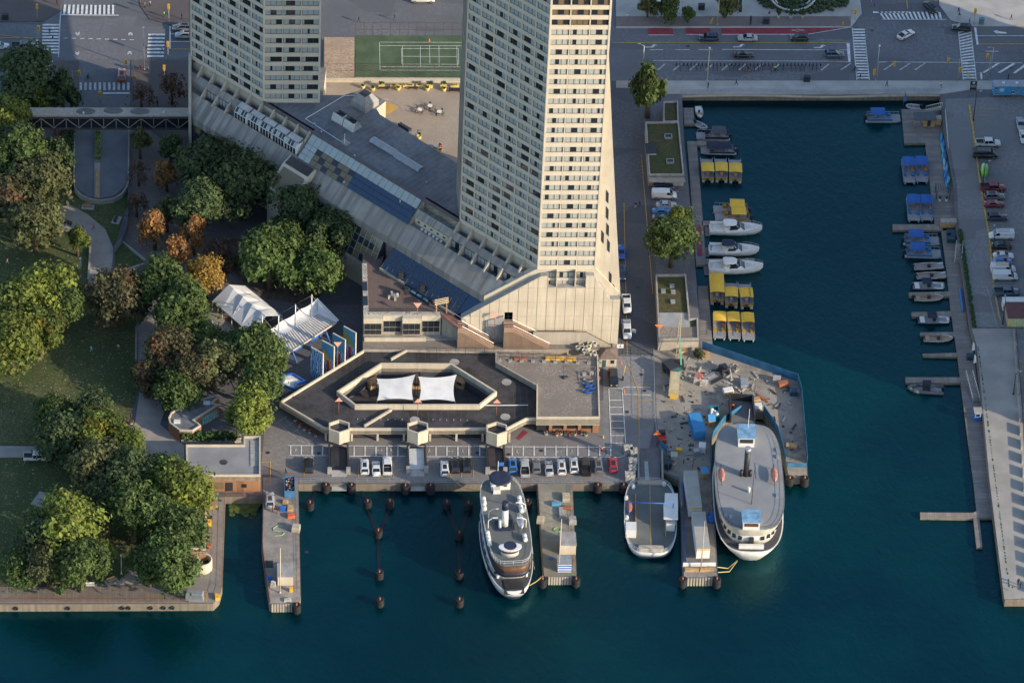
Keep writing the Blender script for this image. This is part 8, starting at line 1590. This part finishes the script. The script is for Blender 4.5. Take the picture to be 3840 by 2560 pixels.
def bench(label, px, py, rz, mat):
    t = thing('park_bench', label, 'bench', G(px, py, .09), R_(rz)); MB().box(-1.4,1.4,-1.0,.8,0,.04).build('slab', m_concl, t)
    for k in range(3): MB().box(-.9,.9,-.3+k*.2,-.14+k*.2,.42,.47).build('seat_slat', mat, t)
    for k in range(2): MB().box(-.9,.9,.3,.35,.55+k*.2,.7+k*.2).build('backrest_slat', mat, t)
    for s in (-.75, .75): MB().box(s-.05,s+.05,-.28,.34,.04,.42).build('leg', m_dark, t)
for a in (('tan bench on a slab below the ramp parapet',330,775,-8,m_wood),('dark bench on a slab by the mesh fence',435,825,75,m_dark),('dark bench beside the park path bend',255,842,-30,m_dark),('pale bench at the edge of the boardwalk',338,2198,0,m_whitep),('tan bench on the lawn beside the path',418,2178,30,m_wood)): bench(*a)
t = thing('picnic_table', 'large grey picnic table on a concrete pad on the lawn', 'table', G(180,1880,.07), R_(-24)); MB().box(-3.0,3.2,-2.2,2.2,0,.06).build('pad', m_concl, t)
for k in range(5): MB().box(-2.0,2.0,-.7+k*.29,-.45+k*.29,.95,1.05).build('top_board', m_grey, t)
for s in (-1, 1): MB().box(-2.0,2.0,s*1.25-.2,s*1.25+.2,.55,.65).build('bench_board', m_grey, t); MB().bar((s*1.6,-1.4,.06),(s*1.6,.5,.95), .15).bar((s*1.6,1.4,.06),(s*1.6,-.5,.95), .15).build('leg', m_grey, t)
for lab, x, y, n in (('stone planter with red flowers at the path fork',492,1590,16),('round flower pot left in front of the terminal',1107,1577,7),('flower pot with yellow blooms by the terminal corner',1124,1600,9),('dark flower pot by the terminal corner',1141,1612,7),('large flower pot beside the terminal post',1161,1622,10),('orange flower pot at the terminal corner post',1184,1636,7),('flower pot at the left of the brick wing',2047,1628,7),('large pot with yellow flowers at the brick wing',2087,1632,10),('small pot beside the large yellow one',2103,1628,6),('pot with orange flowers at the brick wing',2122,1630,8),('largest yellow flower pot at the brick wing',2138,1634,12),('pot with orange blooms near the last pier',2155,1630,8),('dark pot near the last brick pier',2181,1628,7),('leafy pot at the right of the brick wing',2196,1633,9)):
    t = thing('flower_pot', lab, 'planter', G(x, y, .05)); MB().lathe([(.35,0),(.48,.55),(.4,.55),(.38,.4)], 10).build('pot', m_concl, t); mb = MB()
    for k in range(n*2): mb.ball((random.uniform(-.4,.4), random.uniform(-.4,.4), .6+random.uniform(0,.4)), random.uniform(.08,.18), 1 if k % 3 else 0, 5)
    mb.build('flowers', [M('blooms', (.50,.26,.04) if 'red' not in lab else (.45,.05,.04), .8, .3, 3), m_fol], t)
# lane barriers, cones
for i, (x, y, lab) in enumerate(((2330,1362,'orange traffic cone behind the guard house'),(2341,1470,'orange traffic cone at the lane barrier'),(2262,1640,'yellow bollard at the corner of the brick wing'),(2450,820,'orange traffic cone by the parked blue sedan'),(2503,812,'orange traffic cone in the empty bay'),(1610,155,'orange traffic cone on the green court'))):
    zc = z2 if y < 200 else 0.05; single('traffic_cone', lab, 'cone', MB().lathe([(.22,0),(.22,.05),(.15,.05),(.03,.75)], 10), m_orange if i != 2 else m_yellow, G(x, y, zc))
t = thing('barrier_gate', 'yellow lifting barrier beside the black minivan', 'barrier', G(2335,1425,.05)); MB().box(-.2,.2,-.2,.2,0,1.1).build('housing', m_dark, t); MB().tube((0,0,1.0),(.5,.8,3.4), .07).build('arm', m_yellow, t)
t = thing('gate_sign', 'white square sign on a post beside the guard house', 'sign', G(2324,1330,0)); MB().tube((0,0,0),(0,0,2.4), .05).build('post', m_dark, t); MB().box(-.7,.7,-.04,.04,1.9,3.0).build('board', m_whitep, t); o = MB().lathe([(.001,0),(.2,0)], 10).build('emblem', m_dark, t); o.matrix_local = Matrix.Translation((0,-.05,2.65)) @ Matrix.Rotation(math.pi/2, 4, 'X')
o = link('sign_lettering', lettering('TORONTO\nISLAND', 0, 0, .17, m_dark), t, (0,-.05,2.2)); o.rotation_euler = (math.pi/2,0,0)
# terrace furniture
t = thing('terrace_sofa', 'row of dark lounge seats with blue cushions along the glasshouse', 'sofa', G(1565,1110,8.6), R_(-45)); MB().box(-4,4,-.5,.4,0,.5).build('seat', m_dark, t); MB().box(-4,4,.3,.5,.5,1.0).build('backrest', m_dark, t); [MB().box(-3.6+k*1.8,-2.3+k*1.8,-.4,.3,.5,.62).build('cushion', M('cushion_blue', (.08,.2,.32), .8, .2, 2), t) for k in range(4)]
t = thing('terrace_table', 'pale wicker table with chairs on the brown terrace', 'table', G(1475,1115,8.6)); MB().lathe([(.001,.7),(.6,.7),(.6,.76)], 12).build('table_top', m_steel, t); MB().tube((0,0,0),(0,0,.7), .08).build('leg', m_steel, t); [MB().box(1.0*math.cos(a)-.25,1.0*math.cos(a)+.25,1.0*math.sin(a)-.25,1.0*math.sin(a)+.25,0,.8).build('chair', m_gravw, t) for a in (.4,1.9,3.5,5.1)]
for lab, x, y in (('dark patio heater block on the glasshouse slope',1502,1040),('dark covered chair by the terrace seats',1525,1100),('dark covered stack on the glass slope',1583,1088),('black and tan chair near the timber arbour',1672,1140)): single('covered_chair', lab, 'chair', MB().loft([[(a*.6*k, b*.6*k, z) for a, b in ((-1,-1),(1,-1),(1,1),(-1,1))] for k, z in ((1,0),(.9,.9),(.7,1.5))], 0, False), m_dark, G(x, y, 9.4))
t = thing('timber_arbour', 'cream timber arbour at the head of the terrace ramp', 'pergola', G(1655,1165,8.6)); [MB().box(x-.1,x+.1,y-.1,y+.1,0,2.6).build('post', m_wood, t) for x in (-1.1,1.1) for y in (-.8,.8)]; [MB().obox((0,-.8+k*.53,2.7),(3.2,.12,.16), .3).build('beam', M('arbour_cream', (.6,.48,.3), .7, .1, 1), t) for k in range(4)]

# loose site debris and fallen leaves: past counting
mb = MB(); sp_ = [(2470,1330),(2630,1330),(2960,1440),(2990,1690),(2960,1760),(2960,1640),(2880,1530),(2700,1540),(2640,1640),(2640,1770),(2500,1740)]
def inside(x, y, P):
    r = False
    for (a, b), (c, d) in zip(P, P[1:]+P[:1]):
        if (b > y) != (d > y) and x < (c-a)*(y-b)/(d-b)+a: r = not r
    return r
for k in range(900):
    x, y = random.uniform(2460,2995), random.uniform(1325,1770)
    if not inside(x, y, sp_) or random.random() < .25: continue
    p = G(x, y, .05); s_ = random.choice((.12,.2,.3,.5)); mb.obox((p.x,p.y,.06+s_*.3), (s_*random.choice((1,1,4)), s_*.7, s_*.6), random.uniform(0,3.1), random.randrange(7))
o = mb.build('site_debris', [m_creamd, m_grey, m_dark, m_soil, m_gravw, m_grey, m_soil]); o['kind'] = 'stuff'; tag(o, 'loose timber, blocks and scrap scattered over the building site', 'debris')
mb = MB(); lw_ = [(0,880),(300,830),(330,1050),(500,1210),(505,1500),(430,1660),(0,1660)]; lw2 = [(0,1720),(420,1755),(700,1810),(700,2180),(0,2195)]
for k in range(6500):
    x, y = random.uniform(0,900), random.uniform(700,2195)
    if not (inside(x, y, lw_) or inside(x, y, lw2) or (480 < x < 860 and y < 1180 and random.random() < .5)): continue
    p = G(x, y, .1); s_ = random.uniform(.08,.22); a = random.uniform(0,3.1); dx, dy = math.cos(a)*s_, math.sin(a)*s_; z = .13+random.uniform(0,.03)
    mb.add([(p.x+dx,p.y+dy,z),(p.x-dy,p.y+dx,z+.02),(p.x-dx,p.y-dy,z),(p.x+dy,p.y-dx,z)], [(0,1,2,3)], random.randrange(3))
o = mb.build('fallen_leaves', [M('fallen_tan', (.22,.16,.07), .9, .2, 1), M('fallen_brown', (.12,.075,.04), .9, .2, 1), M('fallen_pale', (.30,.27,.18), .9, .2, 1)]); o['kind'] = 'stuff'; tag(o, 'fallen leaves scattered over the lawns and walks', 'leaves')

mb = MB()
for k in range(260):
    x, y = random.gauss(912,24), random.gauss(1892,16)
    if 852 < x < 978 and 1878 < y < 1945: p = G(x, y, -1.96); mb.lathe([(.01,0),(random.uniform(.2,.7),0)], 7, 0, (p.x,p.y,-1.97+k*.0001))
o = mb.build('algae_mat', M('algae_green', (.075,.10,.02), .8, .4, 1)); o['kind'] = 'stuff'; tag(o, 'green algae and weed floating in the small inlet', 'algae')
# ------------------------------------------------------------------ people: one skinned body per pose, clothes by height
def body(pose):
    J = {'pel': (0,0,.95), 'chest': (.02,0,1.35), 'neck': (.02,0,1.5), 'head': (.04,0,1.6), 'crown': (.03,0,1.74)}
    if pose == 'stand': J.update(kl=(.02,.1,.5), fl=(0,.12,.06), tl=(.14,.13,.04), kr=(.02,-.1,.5), fr=(0,-.12,.06), tr=(.14,-.13,.04), sl=(0,.19,1.42), el=(0,.26,1.13), hl=(.1,.25,.87), sr=(0,-.19,1.42), er=(0,-.26,1.13), hr=(.1,-.25,.87))
    elif pose == 'walk': J.update(kl=(.22,.1,.52), fl=(.32,.1,.08), tl=(.46,.1,.08), kr=(-.08,-.1,.5), fr=(-.38,-.1,.14), tr=(-.28,-.1,.04), sl=(0,.19,1.42), el=(-.16,.24,1.16), hl=(-.12,.24,.92), sr=(0,-.19,1.42), er=(.12,-.25,1.15), hr=(.34,-.22,1.02))
    else: J.update(pel=(-.2,0,1.0), chest=(.05,0,1.36), neck=(.12,0,1.48), head=(.18,0,1.58), crown=(.17,0,1.72), kl=(.16,.12,.85), fl=(.0,.12,.42), tl=(.14,.12,.38), kr=(.2,-.12,.72), fr=(.02,-.12,.22), tr=(.16,-.12,.2), sl=(.06,.18,1.4), el=(.22,.24,1.2), hl=(.42,.22,1.05), sr=(.06,-.18,1.4), er=(.22,-.24,1.2), hr=(.42,-.22,1.05))
    J['hipl'] = (J['pel'][0], .09, J['pel'][2]-.04); J['hipr'] = (J['pel'][0], -.09, J['pel'][2]-.04)
    E_ = [('pel','chest'),('chest','neck'),('neck','head'),('head','crown'),('pel','hipl'),('hipl','kl'),('kl','fl'),('fl','tl'),('pel','hipr'),('hipr','kr'),('kr','fr'),('fr','tr'),('chest','sl'),('sl','el'),('el','hl'),('chest','sr'),('sr','er'),('er','hr')]
    R3 = dict(pel=.15, chest=.165, neck=.06, head=.105, crown=.08, hipl=.1, hipr=.1, kl=.065, kr=.065, fl=.05, fr=.05, tl=.045, tr=.045, sl=.075, sr=.075, el=.05, er=.05, hl=.042, hr=.042)
    k = list(J); me = bpy.data.meshes.new('b'); me.from_pydata([J[n] for n in k], [(k.index(a), k.index(b)) for a, b in E_], [])
    o = bpy.data.objects.new('b', me); COL.objects.link(o); md = o.modifiers.new('s', 'SKIN'); sv = me.skin_vertices[0].data if me.skin_vertices else None
    if sv is None:
        bm = bmesh.new(); bm.from_mesh(me); bm.verts.layers.skin.verify(); bm.to_mesh(me); bm.free(); sv = me.skin_vertices[0].data
    for i, n in enumerate(k): sv[i].radius = (R3[n], R3[n]*.8 if n in ('pel', 'chest') else R3[n]); sv[i].use_root = n == 'pel'
    ss = o.modifiers.new('d', 'SUBSURF'); ss.levels = ss.render_levels = 1
    bpy.context.view_layer.update(); out = bpy.data.meshes.new_from_object(o.evaluated_get(bpy.context.evaluated_depsgraph_get())); bpy.data.objects.remove(o)
    out.materials.clear()
    for m_ in (M('cloth_top', (.1,.1,.1), .9, .1, 2), M('cloth_legs', (.03,.035,.05), .9, .1, 2), M('skin', (.35,.2,.14), .7, .05, 2), M('hair', (.02,.015,.012), .8, .1, 2), M('shoes', (.04,.04,.04), .8, .1, 2)): out.materials.append(m_)
    for f in out.polygons:
        c = f.center; f.use_smooth = True; hd = J['head']
        if c.z > hd[2]-.09 and (Vector(c)-Vector(hd)).length < .3: f.material_index = 3 if (c.z > hd[2]+.03 or c.x < hd[0]-.04) else 2
        elif min((Vector(c)-Vector(J['hl'])).length, (Vector(c)-Vector(J['hr'])).length) < .14: f.material_index = 2
        elif min((Vector(c)-Vector(J[q])).length for q in ('fl','fr','tl','tr')) < .13: f.material_index = 4
        elif c.z < J['pel'][2]+.02 and abs(c.y) < .2: f.material_index = 1
        else: f.material_index = 0
    return out
BD = {p: body(p) for p in ('stand', 'walk', 'sit')}
CL = {n: M('wear_'+n, c, .9, .1, 2) for n, c in dict(black=(.015,.015,.018), navy=(.02,.03,.07), white=(.6,.6,.58), grey=(.16,.16,.17), tan=(.32,.24,.16), orange=(.8,.16,.03), lime=(.45,.75,.04), red=(.4,.03,.03), blue=(.05,.12,.35), pink=(.55,.2,.25)).items()}
PP = [(214,20,'walk','black','black','person in black walking on the far brick corner'),(187,130,'walk','black','grey','person in dark clothes crossing at the left crosswalk'),(198,158,'stand','black','white','person with pale trousers on the left crosswalk'),(524,12,'stand','black','tan','person waiting on the brick corner beside the tower'),(543,30,'stand','grey','black','second person waiting on the brick corner'),(562,24,'stand','white','black','person in white on the brick corner'),(615,64,'stand','lime','black','person in a lime vest on the brick corner'),(682,72,'stand','black','black','person in black near the tower corner'),(608,198,'walk','navy','navy','person crossing beside the shaded tower'),(642,296,'stand','black','black','person in black right of the avenue crosswalk'),(570,360,'stand','black','grey','person with a dark bag near the street trees'),(590,398,'walk','black','black','person in black above the footbridge'),(256,322,'stand','black','navy','person standing beside the near left signal'),
 (1345,84,'walk','black','navy','person walking behind the tennis court, left'),(1480,76,'walk','navy','blue','person walking behind the tennis court, right'),(2352,72,'walk','white','tan','person in pale trousers beside the hotel forecourt'),(2466,70,'stand','blue','white','person in blue under the street trees'),(2884,64,'stand','black','white','person in white trousers on the upper plaza'),(2497,312,'stand','tan','tan','person with pale hat on the sunny promenade corner'),(2655,330,'stand','black','black','person in black beside the promenade lamp'),(2760,320,'walk','black','black','person walking right on the promenade'),(3325,326,'walk','navy','navy','person walking on the basin promenade'),(3528,328,'walk','white','black','person in white striding past the basin corner'),(3225,300,'stand','black','tan','person standing at the foot of the left crosswalk'),(3630,296,'stand','lime','white','person in a lime jacket on the right crosswalk'),(3594,50,'walk','navy','black','person walking on the sunny right corner'),(3597,70,'walk','black','white','person with pale trousers at the right corner'),(3635,92,'stand','black','black','person in black at the right kerb'),(3792,76,'walk','black','navy','person with a backpack on the right pavement'),(3780,300,'stand','black','black','person behind the blue trailer'),(3278,24,'stand','blue','black','person in blue on the plaza corner'),
 (350,860,'walk','pink','blue','child in pink on the park path'),(28,990,'walk','orange','white','person in orange running on the lawn'),(342,1318,'walk','white','white','person in white on the sunny lawn, left'),(444,1312,'walk','white','grey','person in white on the sunny lawn, right'),(575,1342,'stand','blue','blue','person in blue on the park walk'),(796,1220,'walk','grey','white','person walking beside the white tent'),(492,1572,'stand','red','black','person in red beside the stone planter'),(310,1285,'stand','black','tan','person standing on the shaded lawn'),
 (1072,1778,'walk','navy','black','person in navy walking towards the blue skip'),(1022,1918,'stand','red','black','person in red beside the silver suv on the pier'),(1040,1924,'stand','black','red','person crouching near the pier barrels'),(2258,1696,'walk','orange','navy','worker in orange walking on the pedestrian bays'),(2272,1706,'stand','navy','black','worker in navy beside the orange one'),(2246,1402,'stand','orange','orange','worker in orange at the wing wall'),(2280,1405,'stand','orange','navy','worker in orange at the guard house'),(2246,1432,'stand','red','grey','worker with white helmet below the guard house'),
 (2383,780,'walk','black','white','person with pale trousers walking in the lane'),(2398,776,'walk','navy','navy','person in navy walking in the lane'),(2598,1750,'stand','orange','navy','worker in orange at the barge pier head'),(2650,2038,'stand','orange','tan','worker in orange beside the second barge trailer'),(2624,1435,'stand','orange','black','worker in orange beside the bulk bags'),(2832,1468,'stand','yellow' if 'yellow' in CL else 'orange','tan','worker in orange right of the steel platform'),(2748,1535,'stand','orange','black','worker on the ferry dock cradle'),(3818,2190,'stand','black','black','person on the pier with a white cap'),(3796,2215,'sit','black','tan','person crouching at the pier edge'),(3826,2204,'stand','black','navy','person in black beside the capped person'),(1872,1668,'stand','grey','tan','person inside the terminal gates')]
for i, (x, y, p, c, l, lab) in enumerate(PP):
    z = .13 if y < 345 else .09
    if 1340 < x < 1500 and y < 100: z = .05
    o = tag(link('person', BD[p], None, G(x, y, z), random.uniform(0, 6.28)), lab, 'person')
    for s_, m_ in ((0, CL[c]), (1, CL[l])): o.material_slots[s_].link = 'OBJECT'; o.material_slots[s_].material = m_
for x, y, c, bmm, rz, lab, bl in ((2805,270,'black',bm_o,180,'cyclist in black on an orange bicycle','orange bicycle ridden along the bike path'),(2905,268,'lime',bm_d,180,'cyclist in a lime jacket and red helmet','dark bicycle ridden by the lime-jacketed cyclist'),(528,266,'black',bm_r,200,'cyclist in black beside the tall lamp','red bicycle ridden beside the tall lamp'),(330,300,'black',bm_d,30,'cyclist in black crossing the avenue','dark bicycle crossing the avenue'),(555,270,'blue',bm_d,170,'cyclist in blue at the avenue crosswalk','dark bicycle at the avenue crosswalk'),(3206,268,'navy',bm_d,180,'cyclist in navy before the marina crosswalk','dark bicycle before the marina crosswalk')):
    p = G(x, y, .06); tag(link('bicycle', bmm, None, p, R_(rz)), bl, 'bicycle'); o = tag(link('person', BD['sit'], None, p+Vector((0,0,.02)), R_(rz)), lab, 'person'); o.material_slots[0].link = 'OBJECT'; o.material_slots[0].material = CL[c]
# ------------------------------------------------------------------ pieces of a part hang under that part
NEST = {'wheelhouse_windows': 'wheelhouse', 'wheelhouse_roof': 'wheelhouse', 'funnel_top': 'funnel', 'funnel_cap': 'funnel', 'skylight_dome': 'skylight_kerb', 'kiosk_roof': 'kiosk_wall', 'lens': 'housing', 'canopy_post': 'canopy', 'lamp_head': 'pole', 'arm': 'pole', 'sunroof': 'roof', 'headlight': 'body', 'tail_light': 'body', 'mirror': 'body', 'window_frame': 'window', 'roof_vent': 'roof', 'puddle': 'roof', 'balcony_floor': 'balcony_window', 'rib': 'body', 'roof_ladder': 'roof', 'painted_cloud': 'body', 'painted_sun': 'body', 'window_pane': 'bay_wall', 'window_bar': 'bay_wall', 'vent': 'roof', 'roof_pipe': 'roof', 'roof_patch': 'roof', 'handrail': 'parapet', 'wheelhouse_top': 'wheelhouse'}
bpy.context.view_layer.update()
def mid(o): return o.matrix_world @ (sum((Vector(c) for c in o.bound_box), Vector())/8)
for root in [o for o in bpy.data.objects if o.parent is None and o.children]:
    ch = list(root.children); by = {}
    for c in ch: by.setdefault(c.name.split('.')[0], []).append(c)
    for k, dst in NEST.items():
        if k in by and dst in by:
            for c in by[k]:
                m_ = mid(c); p = min(by[dst], key=lambda q: (mid(q)-m_).length); c.parent = p; c.matrix_parent_inverse = p.matrix_basis.inverted()
